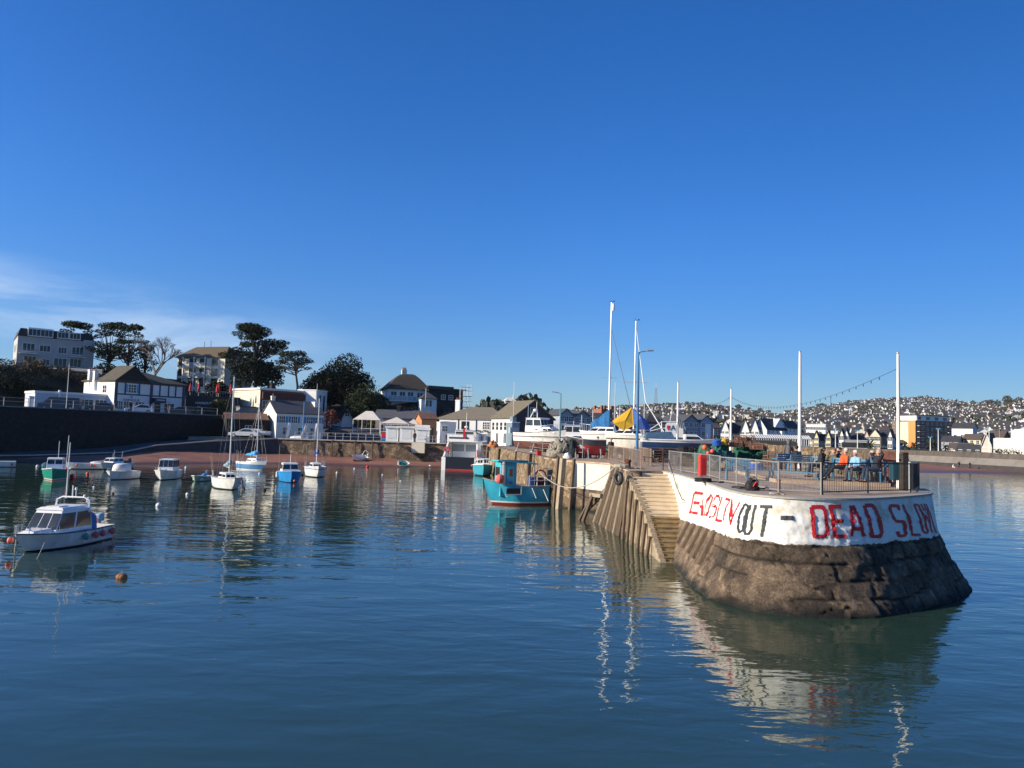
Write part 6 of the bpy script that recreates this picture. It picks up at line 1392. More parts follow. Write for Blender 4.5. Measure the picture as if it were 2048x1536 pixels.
    def rail(s, t0, t1, h, m=STEEL, n=6, r=.014, name='guard_rail', inset=.92):
        b = MB(); pts = []
        for i in range(n+1):
            t = t0+(t1-t0)*i/n; pts.append((s.gx(t)-(.05 if t > .97 else 0), s.hb(t)*inset, s.zs(t)+h))
        allp = pts+[(x,-y,z) for x, y, z in pts[::-1]] if t1 > .9 else None
        for q in ([allp] if allp else [pts, [(x,-y,z) for x, y, z in pts]]): b.tube(q, r, 5)
        for x, y, z in pts:
            for sg in (1,-1): b.tube([(x,sg*y,z-h),(x,sg*y,z)], r, 5)
        return s.part(name, b, m)
    def fender(s, t, side, m, r=.11, drop=.28, kind='ball'):
        x, y, z = s.gx(t), side*(s.hb(t)+r*.9), s.zs(t)-drop; b = MB()
        if kind == 'ball': b.ball((x,y,z), r, (1,1,1.2), 8)
        else: b.tube([(x,y,z+.28),(x,y,z+.2),(x,y,z-.25),(x,y,z-.32)], [.03,r,r,.03], 8)
        f = s.part('fender', b, m); c = MB().tube([(x,y,z+r),(x,side*s.hb(t),s.zs(t)+.02)], .012, 4); s.part('fender_cord', c, DARK, f); return f
    def mast(s, x, z0, h, r=.06, boom=None, boomz=.9, m=None, spread=.62, spw=.5, stays=True, spd=(0,1), cover=None, coverr=.14, sag=0):
        m = m or ALU; b = MB().tube([(x,0,z0),(x-.04*h/9,0,z0+h)], [r, r*.75], 8); ms = s.part('mast', b, m)
        c = MB().tube([(x-spw*spd[0],-spw*spd[1],z0+h*spread),(x+spw*spd[0],spw*spd[1],z0+h*spread)], r*.35, 5); s.part('spreaders', c, m, ms)
        c = MB().bar((x-.25,0,z0+h+.08),(x+.2,0,z0+h+.08),.02); c.tube([(x,0,z0+h),(x,0,z0+h+.3)], .012, 4); c.box(x-.32,x-.2,-.01,.01,z0+h+.04,z0+h+.16); s.part('wind_vane', c, BLACK, ms)
        if boom:
            bz = z0+boomz; s.part('boom', MB().tube([(x,0,bz),(x-boom,0,bz+.05)], r*.7, 6), m, ms)
            if cover:
                pts = []; rs = []
                for i in range(9): q = i/8; pts.append((x-.02-boom*.97*q, .03*math.sin(i*2.), bz+.10+.35*(1-q)**2-.05*math.sin(i*1.7))); rs.append(coverr*(1.35-.8*q)*(.9+.1*math.sin(i*3.)))
                s.part('sail_cover', MB().tube(pts, rs, 8), cover, ms, smooth=True)
        if stays:
            c = MB(); top = (x-.03, 0, z0+h*.98)
            c.tube([top, (s.L/2-.1, 0, s.zs(1)+.02)], .010, 4); c.tube([top, (-s.L/2+.1, 0, s.zs(0))], .010, 4)
            for sg in (1,-1): c.tube([top, (x, sg*spw, z0+h*spread), (x-.1, sg*s.B*.46, s.H)], .010, 4); c.tube([(x,0,z0+h*spread), (x+.35, sg*s.B*.45, s.H)], .009, 4)
            s.part('rigging', c, STEEL)
        return ms
    def outboard(s, m=BLACK, tilt=False, side=0):
        x = -s.L/2-.12; z = s.H; b = MB(); b.cbox((x-.1, side, z+.28), (.34,.26,.36), 0, 0, .15); o = s.part('outboard', b, m, None, bevel=.05); c = MB().bar((x-.05,side,z+.1),(x-.12,side,-.45),.1,.14); s.part('outboard_leg', c, STEEL, o); return o
def wl(px, py): g_ = G(px, py, 0); return (g_.x, g_.y, 0)
def poles(b, spec, m=PALEWOOD, name='fishing_pole'):
    for (x, y, z, dx, dy, h) in spec: b.part(name, MB().tube([(x,y,z),(x+dx,y+dy,z+h)], .018, 5), m)
# --- the near cabin cruiser
hb1 = hullmat('hull_white_black', (.80,.80,.77), (.02,.02,.025), .06)
c0 = G(72,1100); c1 = G(222,1078)
B1 = Boat('cabin_cruiser', 'white cabin cruiser with black gunwale line and round fenders, nearest boat at the left', 'boat', (-18.8, 31.8, 0), '-36', 4.9, 2.05, .62, hb1, .3, .30, .88, 3.0, .86, .08, rub=BLACK, rub_r=.022, cockpit=(0,.30,.80), floor=.2)
B1.cabin(-.95, 1.15, 1.65, 1.35, .64, .90, .55, -.04, .84, GEL, (('F',3),('S',2)), .05, GEL, mat('cruiser_glass', (.045,.05,.055), .08, .3, 2), (.18,.86), rooft=.10)
B1.part('foredeck_hump', MB().loft([[(1.0,-.6,.66),(1.9,-.35,.72),(1.9,.35,.72),(1.0,.6,.66)],[(1.0,-.45,.86),(1.75,-.22,.82),(1.75,.22,.82),(1.0,.45,.86)]]), GEL)
B1.part('roof_hatch', MB().box(-.1,.45,-.28,.28,1.62,1.68), DIRTY)
rb = MB(); rb.tube([(-.75,-.78,1.35),(-.8,-.74,1.85),(-.8,-.5,1.96),(-.8,.5,1.96),(-.8,.74,1.85),(-.75,.78,1.35)], .035, 7); B1.part('roll_bar', rb, GEL)
B1.part('aerial_pole', MB().tube([(-.8,-.35,1.9),(-.85,-.36,4.3)], [.03,.02], 6), WHITE); B1.part('nav_light', MB().lathe([(.02,0),(.02,.3),(.06,.32),(.05,.42)], (-.8,.1,1.95), 7), WHITE); B1.part('horn', MB().ball((-.8,.5,2.02), .06, (1,1,1), 6), WHITE); B1.part('short_mast', MB().tube([(-.85,-.1,1.9),(-.85,-.1,2.45)], .03, 5), WHITE)
B1.rail(.72, 1.0, .28, STEEL, 4, .011, 'pulpit_rail', .9)
B1.part('engine_cover', MB().loft([[(-1.75,-.62,.5),(-1.05,-.62,.5),(-1.05,.55,.5),(-1.75,.55,.5)],[(-1.72,-.6,1.1),(-1.05,-.6,1.25),(-1.05,.5,1.25),(-1.72,.5,1.1)],[(-1.6,-.35,1.3),(-1.1,-.35,1.42),(-1.1,.3,1.42),(-1.6,.3,1.3)]]), BLUEC, None, bevel=.06)
B1.outboard(mat('outboard_blue', (.30,.50,.60), .4))
for t_, m_ in ((.47,mat('fender_green', (.05,.28,.22), .5)),(.34,PINKB),(.23,PINKB),(.08,PINKB)): B1.fender(t_, 1, m_, .12, .25)
B1.fender(.92, -1, PINKB, .12, .30); B1.part('ensign', MB().plate([(-2.4,-.2,.95),(-2.45,-.2,.45),(-2.5,.0,.4),(-2.42,.05,.9)], .01), RED)
B1.part('mooring_strop', MB().tube([(2.37,0,.55),(2.4,0,.1),(2.35,.05,-.15)], .03, 6), ROPE)
# --- green boat
B2 = Boat('fishing_boat', 'green hulled small fishing boat with white wheelhouse, bow to the camera', 'boat', wl(110,958), '-6', 5.0, 2.15, .85, hullmat('hull_green', (.02,.27,.18), (.5,.1,.05), .04, (.75,.73,.65), (.04,.12)), .4, .30, .8, 2.0, .84, .08, rub=WHITE, cockpit=(0,.45,.8))
B2.cabin(-.6,1.0,1.5,1.3,.9,.95,.25,.05,.9,WHITE,(('F',2),('S',2)),.06,WHITE,None,(.5,.88)); B2.part('mast', MB().tube([(-.5,.1,1.8),(-.5,.1,3.4)], .03, 5), ALU); B2.part('whip_aerial', MB().tube([(-2.2,.6,.9),(-2.2,.65,3.9)], .025, 5), WHITE)
B2.part('net_bundle', MB().ball((-1.2,-.9,1.1), .42, (1,.9,.8), 8), mat('blue_net', (.03,.12,.18), .9, .4, 8, .8, 20)); B2.fender(.72,1,PINKB,.13,.05); B2.fender(.35,1,RED,.2,.7)
# --- open white boat behind, with covered top
B3 = Boat('open_boat', 'long white open boat with pale cover moored by the shore behind the green boat', 'boat', wl(166,938), 205, 4.6, 1.8, .6, hullmat('hull_white_plain', (.78,.77,.72), (.03,.03,.03), .08), .3, .35, .8, 2.2, .8, .08, cockpit=(.1,.75,.8)); 
for t_ in (.25,.32,.62): B3.fender(t_, 1, PINKB, .11, .2)
B3.part('canvas_cover', MB().ball((-1.3,0,.7), .55, (1.2,.9,.3), 8), GEL)
# --- white boat with black cabin top at shore
B4 = Boat('motor_boat', 'small white motor boat with dark cockpit canopy and rod pods near the beach', 'boat', wl(229,940), '-35', 4.6, 1.9, .75, hullmat('hull_white_b', (.75,.75,.70), (.02,.02,.02), .22), .3, .25, .85, 2.2, .8, .08, rub=WHITE, cockpit=(0,.4,.8))
B4.cabin(-.5,1.2,1.5,1.2,.75,.55,.35,.1,.85,GEL,(('S',2),('F',2)),.05); B4.part('dark_canopy', MB().box(-1.9,-.5,-.7,.7,.75,1.0), BLACK); poles(B4, [(-.4,.5,1.3,-.1,0,.8),(.2,0,1.3,0,0,.9),(-.4,-.6,1.3,-.1,0,.5)], ALU, 'aerial'); B4.outboard(BLACK)
# --- white boat with white canvas cover
B5 = Boat('covered_boat', 'white motor boat with pleated white canvas cockpit cover', 'boat', wl(241,958), '-30', 3.7, 1.95, .68, hullmat('hull_white_c', (.80,.80,.77), (.03,.03,.03), .06), .3, .22, .9, 3.2, .85, .06, rub=DIRTY)
cv = MB(); rg = []
for z_, k in ((.66,1.0),(1.0,.94),(1.3,.84),(1.42,.6)):
    rg.append([(-.1+math.cos(a)*1.0*k, math.sin(a)*.78*k*(1+.04*math.sin(a*9)), z_) for a in [i*math.pi/12 for i in range(24)]])
cv.loft(rg); B5.part('canvas_cover', cv, mat('white_canvas', (.72,.70,.64), .85, .08, 3), None, smooth=True); B5.rail(.7,1.0,.2,STEEL,3)
# --- cabin boat
B6 = Boat('cabin_boat', 'white cabin boat with tall upright wheelhouse windows, bow to the camera', 'boat', wl(333,958), '-15', 4.5, 2.0, .78, hullmat('hull_white_d', (.76,.76,.70), (.03,.04,.05), .07), .35, .25, .85, 2.6, .84, .07, rub=WHITE, cockpit=(0,.3,.8))
B6.cabin(-1.2,.65,1.65,1.35,.8,1.05,.28,.0,.88,GEL,(('F',3),('S',3)),.1,GEL,None,(.35,.92)); B6.part('fore_hatch', MB().box(1.0,1.5,-.3,.3,.85,.98), DIRTY); B6.rail(.7,1.0,.22,STEEL,3); B6.outboard(BLUE); B6.fender(.6,1,WHITE,.08,.2,'cyl')
# --- small green dinghy
B7 = Boat('dinghy', 'pale green dinghy with grey outboard beside the white sailing boat', 'boat', wl(400,962), '-20', 3.0, 1.35, .45, hullmat('hull_pale_green', (.36,.45,.33), (.02,.02,.02), .03), .2, .35, .85, 2.4, .8, .06, rub=WHITE, cockpit=(0,.8,.85), floor=.12); B7.outboard(mat('outboard_grey', (.16,.20,.25), .5)); B7.part('thwart', MB().box(-.4,-.15,-.5,.5,.38,.42), PALEWOOD); B7.part('folded_cover', MB().ball((-.9,.1,.55), .3, (1,.9,.5), 7), BLUEC)
# --- white sailing boat, centre left
B8 = Boat('sailing_boat', 'white sailing boat with grey sail cover and tall white mast, nearest of the sailing boats', 'sailing boat', wl(455,977), '12', 5.2, 2.15, .85, hullmat('hull_white_e', (.80,.79,.74), (.02,.02,.025), .09), .4, .25, .78, 2.0, .84, .12, rub=DIRTY, cockpit=(.02,.35,.7))
B8.cabin(-.9,1.2,1.3,.9,.86,.42,.5,.1,.85,GEL,(('S',2),('F',1)),.0,GEL,None,(.3,.8)); B8.mast(.35,1.2,8.15,.06,2.2,.55,spw=.55,cover=mat('sail_cover_grey', (.20,.30,.38), .8),coverr=.17); B8.rail(.75,1.0,.45,STEEL,3,name='pulpit'); B8.rail(.0,.22,.5,STEEL,2,name='pushpit')
poles(B8, [(-1.2,.9,.85,-.1,.15,2.2),(-.6,.95,.85,.1,.1,2.3),(-2.2,.7,.9,0,.1,1.9),(-2.3,-.8,.9,-.2,-.2,1.7),(-.9,-.95,.85,.1,-.3,2.0)]); B8.outboard(BLACK); B8.part('bow_fender', MB().tube([(1.4,.85,.5),(1.5,1.0,.2)], .1, 7), WHITE); B8.fender(.35,1,PINKB,.1,.5); B8.part('leaning_oar', MB().tube([(1.35,.8,.95),(.9,1.05,.02)], .04, 5), DARK); B8.part('leaning_prop', MB().tube([(1.35,.8,.9),(1.45,1.15,-.3)], .05, 5), BLACK)
# --- blue and white sailing boat
B9 = Boat('sailing_boat', 'sailing boat with blue painted topsides and bright blue sail cover', 'sailing boat', wl(507,940), '38', 4.9, 2.0, .95, hullmat('hull_blue_white', (.10,.26,.48), (.80,.80,.76), .14, (.78,.78,.74), (.72,1.6)), .4, .3, .75, 2.0, .84, .12, cockpit=(.02,.35,.7))
B9.cabin(-.6,1.3,1.3,.9,.95,.42,.5,.1,.85,GEL,(('S',2),),.0,GEL,None,(.3,.8)); B9.mast(.5,1.3,6.5,.06,2.0,.4,spw=.45,cover=mat('bright_blue_canvas', (.03,.30,.62), .8),coverr=.26); B9.rail(.8,1.0,.4,STEEL,3,name='pulpit'); poles(B9, [(-2.2,-.7,.95,-.1,-.1,1.4)], ALU)
# --- blue cabin boat
B10 = Boat('cabin_boat', 'bright blue cabin boat with white wheelhouse and two tall rods', 'boat', wl(579,963), '4', 4.6, 2.25, .95, hullmat('hull_bright_blue', (.03,.26,.60), (.02,.02,.025), .06), .4, .18, .85, 2.2, .86, .07, rub=LBLUE, cockpit=(0,.3,.8))
B10.cabin(-.8,.55,1.75,1.55,.98,.78,.2,.05,.9,WHITE,(('F',2),('S',2)),.05,WHITE,None,(.3,.85)); B10.part('mast', MB().tube([(.1,0,1.75),(.1,0,2.6)], .03, 5), WHITE); poles(B10, [(-.9,1.0,.95,-.2,.25,2.6),(-.9,-1.0,.95,-.2,.0,2.6),(-.3,.5,1.7,0,0,.6),(-.3,-.5,1.7,0,0,.6)]); B10.fender(.5,-1,WHITE,.1,.3,'cyl'); B10.fender(.95,1,ORANGE,.1,.9); B10.fender(.4,1,DARK,.12,.4)
# --- white sailing boat right
B11 = Boat('sailing_boat', 'white sailing boat with dark blue sail cover just right of the blue cabin boat', 'sailing boat', wl(631,953), '6', 5.4, 2.35, 1.0, hullmat('hull_white_f', (.80,.79,.75), (.02,.02,.025), .10, (.03,.10,.35), (.86,.93)), .4, .25, .78, 2.0, .86, .12, rub=WHITE, cockpit=(.02,.35,.7))
B11.cabin(-.8,1.3,1.4,1.0,1.0,.45,.5,.1,.85,GEL,(('S',2),('F',1)),.0,GEL,None,(.3,.8)); B11.mast(.45,1.4,7.1,.07,2.2,.9,spw=.5,cover=mat('dark_blue_canvas', (.02,.05,.28), .8),coverr=.22); B11.rail(.75,1.0,.45,STEEL,3,name='pulpit'); B11.rail(.0,.22,.5,STEEL,2,name='pushpit')
poles(B11, [(-1.2,1.05,1,-.1,.1,2.4),(-.6,.95,1,.1,.3,2.3),(-1.4,-1.05,1,0,-.25,2.4),(-.6,-.95,1,.1,-.1,2.4)]); B11.part('tyre_fender', MB().tube([(math.cos(a)*.0-.8, -1.25+.0, .55+math.sin(a)*.22) if False else (-.8+math.cos(a)*.22,-1.24,.55+math.sin(a)*.22) for a in [i*.7 for i in range(9)]], .07, 6, closed=True), DARK)
# --- grounded boat on the sand
B12 = Boat('grounded_boat', 'small white boat lying tilted on the sand with propped engine', 'boat', (-23.0, 114.5, .65), '-50', 2.9, 1.3, .6, hullmat('hull_white_g', (.74,.73,.68), (.03,.02,.02), .08), .25, .35, .85, 2.2, .8, .08, cockpit=(.0,.7,.85), rx=math.radians(-22), rub=WHITE); B12.outboard(DIRTY); B12.part('frame', MB().tube([(-.9,-.5,.6),(-1.2,-.5,1.4),(-1.2,.5,1.4),(-.9,.5,.6)], .03, 5), STEEL); B12.fender(.15,1,RED,.09,.3); B12.fender(.9,1,PINKB,.06,.1)
t = thing('tender', 'small round bottomed white tender with green inside lying on its side at the water', 'boat', (X(807,110.5), 110.3, .30), .3, None, math.radians(48), .1); dinghy_shell(1.7,1.15,.42,DIRTY,t); d_ = MB(); d_.box(-.5,.5,-.32,.32,.1,.14); d_.build('floorboard', GREEN, t); MB().box(-.3,-.1,-.45,.45,.3,.34).build('thwart', GREEN, t)
B17 = Boat('open_boat', 'white boat cut off by the left edge of the picture', 'boat', wl(-6,934), 212, 3.4, 1.5, .6, hullmat('hull_white_h', (.78,.78,.74), (.03,.03,.03), .07), .3, .2, .9, 2.5, .85, .06, cockpit=(.1,.7,.8), rub=WHITE); B17.fender(.1,1,ORANGE,.12,.3)
# --- ferry, stern to the camera
fh = hullmat('hull_ferry', (.012,.013,.02), (.35,.04,.035), .18)
FR = Boat('passenger_ferry', 'large white passenger boat with black transom and red boot top, stern to the camera', 'ferry', (-6.1, 110.8, 0), 82, 12, 5.1, 1.75, fh, .6, .12, .96, 2.6, .92, .06, rub=WHITE, cockpit=(0,.35,.9), floor=.9, rub_r=.08)
for sg in (1,-1): FR.part('side_moulding', MB().loft([[(-6.05,sg*2.62,-.1),(-6.05,sg*2.05,-.1),(-6.05,sg*2.05,1.8),(-6.05,sg*2.62,1.8)],[(-3.0,sg*2.75,-.1),(-3.0,sg*2.5,-.1),(-3.0,sg*2.5,1.8),(-3.0,sg*2.75,1.8)]]), GEL)
for sg in (1,-1): FR.part('quarter_panel', MB().loft([[(-5.9,sg*2.3,1.75),(-2.4,sg*2.3,1.75),(-2.4,sg*2.5,1.75),(-5.9,sg*2.5,1.75)],[(-4.6,sg*1.95,3.9),(-2.4,sg*1.95,3.9),(-2.4,sg*2.15,3.9),(-4.6,sg*2.15,3.9)]]), GEL)
FR.cabin(-2.8,3.6,4.3,3.4,1.75,2.2,1.0,.1,.9,GEL,(('B',2),('S',5)),.3,GEL,mat('ferry_glass', (.30,.32,.33), .25), (.38,.82), name='saloon')
FR.part('upper_deck', MB().box(-4.9,2.8,-2.2,2.2,3.95,4.08), GEL); u_ = MB(); u_.plate([(-4.9,-1.6,4.08),(-4.9,2.1,4.08),(-4.9,2.1,4.95),(-4.9,-1.6,4.95)][::-1], .04); FR.part('deck_banner', u_, WHITE)
ur = MB()
for i in range(22): ur.bar((-4.88,-2.15+4.3*i/21,4.08),(-4.88,-2.15+4.3*i/21,5.05),.035)
ur.bar((-4.88,-2.15,5.05),(-4.88,2.15,5.05),.05)
for sg in (1,-1):
    ur.bar((-4.88,sg*2.15,5.05),(2.7,sg*2.0,5.05),.05)
    for i in range(9): ur.bar((-4.8+i*.9,sg*2.12,4.08),(-4.8+i*.9,sg*2.12,5.05),.035)
FR.part('deck_railing', ur, WHITE)
FR.cabin(-3.4,-.8,2.9,2.7,4.1,1.5,.5,.0,.92,WHITE,(('B',2),('S',2),('F',3)),.15,WHITE,None,(.4,.86),name='wheelhouse'); FR.part('life_ring', MB().tube([(-5.2,2.3+.0,2.75) if False else (-4.9+math.cos(a)*.32*.35,2.28-math.cos(a)*.0+.0,2.8+math.sin(a)*.32) for a in [i*.6283 for i in range(10)]], .08, 6, closed=True), RED)
FR.part('life_ring', MB().tube([(-5.35+.1*math.sin(a), 2.05+math.cos(a)*.34, 2.85+math.sin(a)*.34) for a in [i*.6283 for i in range(10)]], .09, 6, closed=True), RED)
ld = MB(); [ld.bar((-4.95,1.35+.5*k,1.8),(-4.75,1.35+.5*k,4.0),.06) for k in (0,1)]; [ld.bar((-4.95+.02*k,1.35,1.9+k*.35),(-4.95+.02*k,1.85,1.9+k*.35),.04) for k in range(6)]; FR.part('stern_ladder', ld, DARK)
FR.part('ensign', MB().plate([(-5.0,-.35,6.0),(-5.0,-.5,4.4),(-5.03,-.15,4.5),(-5.03,-.1,5.8)], .02), RED); FR.part('radar_mast', MB().tube([(-2.2,0,5.6),(-2.2,0,8.2)], [.06,.03], 6), WHITE); FR.part('radar_dome', MB().ball((-2.2,0,6.1), .28, (1,1,.6), 8), WHITE)
FR.part('stern_lettering', MB().box(-4.96,-4.945,-.9,1.9,4.4,4.62), NAVY); FR.part('mooring_post', MB().tube([(-5.8,-2.4,1.7),(-5.8,-2.4,2.9)], .1, 6), PINKB)
# --- teal boat
B15 = Boat('work_boat', 'small turquoise work boat with white foredeck rail, bow to the camera', 'boat', wl(965,951), '2', 5.2, 2.5, 1.25, hullmat('hull_turquoise', (.06,.36,.46), (.02,.03,.035), .16), .4, .22, .8, 2.2, .88, .07, rub=WHITE, rub_r=.06, cockpit=(0,.4,.8))
B15.cabin(-1.6,.2,1.7,1.5,1.3,.75,.3,.0,.9,GEL,(('F',2),('S',2)),.1,GEL,None,(.35,.85)); B15.rail(.6,1.0,.55,WHITE,4,.03,name='bow_rail',inset=.88); B15.part('bollard', MB().tube([(2.0,0,1.4),(2.0,0,1.9)], .1, 7), WHITE); B15.part('aft_frame', MB().tube([(-2.2,-.9,1.2),(-2.2,-.9,3.0),(-2.2,.9,3.0),(-2.2,.9,1.2)], .05, 5), STEEL); B15.fender(.5,-1,PINKB,.13,.1)
# --- turquoise fishing boat by the pier
hf = hullmat('hull_turquoise_worn', (.04,.37,.50), (.26,.03,.02), .15, (.72,.72,.68), (.15,.26))
B16 = Boat('fishing_boat', 'turquoise wooden fishing boat with red bottom moored against the pier', 'fishing boat', (.42, 56.9, 0), 197, 4.9, 2.4, 1.35, hf, .5, .42, .82, 2.1, .92, .09, rub=mat('rope_rub', (.28,.26,.22), .9, .2, 9), rub_r=.05, cockpit=(0,.7,.88), floor=.6)
TQ = mat('turquoise_paint', (.06,.40,.46), .5, .15, 4)
B16.part('cut_out', MB().cbox((.45,1.17,1.02),(1.05,.14,.46)), BLACK); B16.part('cut_out_frame', MB().bar((-.15,1.24,.8),(1.05,1.24,.8),.07).bar((-.15,1.24,.8),(-.15,1.24,1.42),.07), DIRTY)
wh = MB(); wh.box(.1,1.35,-.75,.75,.6,3.1); w_ = B16.part('wheelhouse', wh, TQ, None, bevel=.03); B16.part('wheelhouse_side', MB().box(.95,1.32,.752,.775,1.6,2.95), GEL, w_)
B16.part('wheelhouse_door', MB().box(.3,.8,.752,.79,1.1,2.85), mat('door_turquoise', (.10,.50,.56), .5), w_); B16.part('window', MB().box(.42,.68,.79,.80,2.1,2.65), mat('amber_glass', (.35,.10,.04), .2), w_); B16.part('door_panel', MB().box(.42,.68,.79,.80,1.3,1.75), BLUE, w_); B16.part('window', MB().box(1.352,1.37,-.55,.55,2.1,2.75), GLASS, w_)
rf = MB(); rf.plate([(-1.5,-.9,3.0),(1.6,-.9,3.18),(1.6,.95,3.18),(-1.5,.95,3.0)], -.10); B16.part('canopy', rf, TQ); B16.part('canopy_clutter', MB().box(-.8,1.2,-.6,.7,3.15,3.28), mat('rusty_clutter', (.10,.12,.12), .8, .5, 6)); B16.part('canopy_post', MB().tube([(-1.3,.8,1.3),(-1.3,.8,3.05)], .04, 5), DIRTY); B16.part('canopy_post', MB().tube([(-1.3,-.8,1.3),(-1.3,-.8,3.05)], .04, 5), DIRTY)
B16.part('exhaust', MB().tube([(1.15,.95,1.5),(1.15,.95,3.0)], .12, 8).ball((1.15,.95,3.05), .15, (1,1,1), 7), STEEL)
B16.fender(.80,1,PINKB,.30,-.25)
gr = MB()
for z_ in (1.45,1.85,2.2): gr.tube([(-2.6,-.95,z_),(-2.6,.95,z_),(-.75,1.2,z_)], .028, 5)
for x_, y_ in ((-2.6,.95),(-2.05,1.03),(-1.4,1.12),(-.75,1.2),(-2.6,0),(-2.6,-.95)): gr.tube([(x_,y_,1.3),(x_,y_,2.2)], .028, 5)
B16.part('stern_rail', gr, WHITE); B16.part('barrel', MB().lathe([(.26,0),(.29,.15),(.29,.6),(.26,.8)], (-1.15,.55,1.25), 10), mat('barrel_blue', (.04,.10,.35), .5)); B16.part('orange_hoop', MB().tube([(-1.95+math.cos(a)*.42, .3, 2.15+math.sin(a)*.42) for a in [i*.5236 for i in range(12)]], .07, 7, closed=True), PINKB); B16.part('net_heap', MB().ball((-2.1,-.2,1.6), .5, (1,1,.8), 9), mat('maroon_net', (.12,.02,.03), .9, .5, 9, .8, 20)); B16.part('side_bar', MB().bar((-.95,1.3,1.3),(-1.25,1.42,.55),.05), WHITE); B16.part('side_bar', MB().bar((-1.85,1.25,1.2),(-2.2,1.45,.35),.05), WHITE)
# --- mooring buoys
def buoy(px, py, r, m, lab, kind='ball', grp='mooring buoys'):
    x, y, z = wl(px, py); t = thing('mooring_buoy', lab, 'buoy', (x, y, 0), 0, grp); b = MB()
    if kind == 'ball': b.ball((0,0,r*.45), r, (1,1,.95), 10)
    else: b.ball((0,0,r*.3), r, (1.3,.9,.8), 8)
    b.build('float', m, t, smooth=True); MB().tube([(math.cos(a)*r*.22,0,r*1.42+math.sin(a)*r*.22) for a in [i*.785 for i in range(8)]], r*.06, 5, closed=True).build('ring', STEEL, t)
buoy(243,1157,.155,mat('orange_fouled', (.30,.12,.05), .8, .5, 9, .8, 20),'fouled orange buoy with weed, nearest buoy at the left','lump')
for px_, py_, r_3, m_, lab in ((317,1013,.17,WHITE,'large white buoy below the upright windowed cabin boat'),(177,1000,.13,WHITE,'white buoy left of the large white one'),(188,975,.09,WHITE,'small white buoy below the green boat'),(375,990,.13,WHITE,'white buoy below the pale green dinghy'),(226,988,.09,DARK,'small black buoy below the covered boat'),(175,948,.15,ORANGE,'orange buoy between the green boat and the covered boat'),(75,934,.17,WHITE,'white buoy left of the green boat near the shore'),(372,936,.15,WHITE,'white buoy by the shore right of the cabin boat'),(529,982,.14,DARK,'black buoy in the reflection between the sailing boats'),(674,946,.13,WHITE,'white buoy right of the white sailing boat'),(735,935,.22,RED,'red buoy below the grounded boat'),(709,938,.12,WHITE,'small white buoy left of the red buoy'),(860,934,.22,WHITE,'white buoy at the foot of the harbour steps'),(801,963,.09,WHITE,'tiny white buoy in the middle of the basin'),(792,958,.08,ORANGE,'tiny orange buoy in the middle of the basin'),(765,950,.09,WHITE,'tiny white buoy right of the red buoy'),(519,948,.12,WHITE,'white buoy beside the blue and white sailing boat'),(811,934,.14,WHITE,'white buoy in front of the tilted tender')): buoy(px_, py_, r_3, m_, lab)
# ================================================================ things standing on the pier
DK = DZ+.006
def deck_pt(px, py): g_ = G(px, py, DZ); return Vector((g_.x, g_.y, DK))
RAILC = mat('rail_galvanised', (.36,.345,.31), .5, .15, 6, metal=.3)
rp_ = [deck_pt(*p) for p in ((1338,938),(1362,944.5),(1390,949),(1419,955),(1440,961))]
railing('pier_railing', 'galvanised railing with fine bars from the stair head along the pier', rp_, 1.06, RAILC, 'bars', .145)
rp_ = [deck_pt(*p) for p in ((1440,965),(1473,970),(1512,977),(1557,986))]
railing('pier_railing', 'galvanised railing with fine bars in front of the blue bench and black bag', rp_, 1.06, RAILC, 'bars', .14)
rp_ = [deck_pt(*p) for p in ((1557.5,986),(1642,990))]
railing('pier_railing', 'single galvanised railing panel with wider bars above the letters DE', rp_, 1.08, RAILC, 'bars', .14)
rp_ = [deck_pt(*p) for p in ((1645,990),(1736,987),(1821,985),(1838,979))]
railing('pier_railing', 'black painted railing around the right end of the pier in front of the seated people', rp_, 1.08, BLACK, 'bars', .135)
rp_ = [deck_pt(*p) for p in ((1169,917),(1214,917.5))]
railing('pier_railing', 'pale railing panel above the cream bay wall in front of the standing pair', rp_, 1.1, RAILC, 'bars', .16)
rp_ = [deck_pt(*p) for p in ((1217,919),(1247,927),(1264,933),(1282,940))]
railing('pier_railing', 'rusty brown railing left of the blue lamp post at the stair head', rp_, 1.08, mat('rusty_rail', (.30,.22,.16), .7, .25, 5), 'bars', .14)
rp_ = [deck_pt(*p) for p in ((1302,933),(1286,927),(1268,922))]
railing('pier_railing', 'short rusty railing return right of the blue lamp post', rp_, 1.08, MATS['rusty_rail'], 'bars', .14)
rp_ = [Vector((X(p, Y_, DZ), Y_, DK)) for p, Y_ in ((1036,88),(1060,80),(1085,73),(1110,68),(1140,62),(1165,59.5))]
railing('pier_railing', 'tall pale railing along the inner edge of the pier behind the fishing boat', rp_, 1.5, RAILC, None, rails=(1.0,.66,.33))
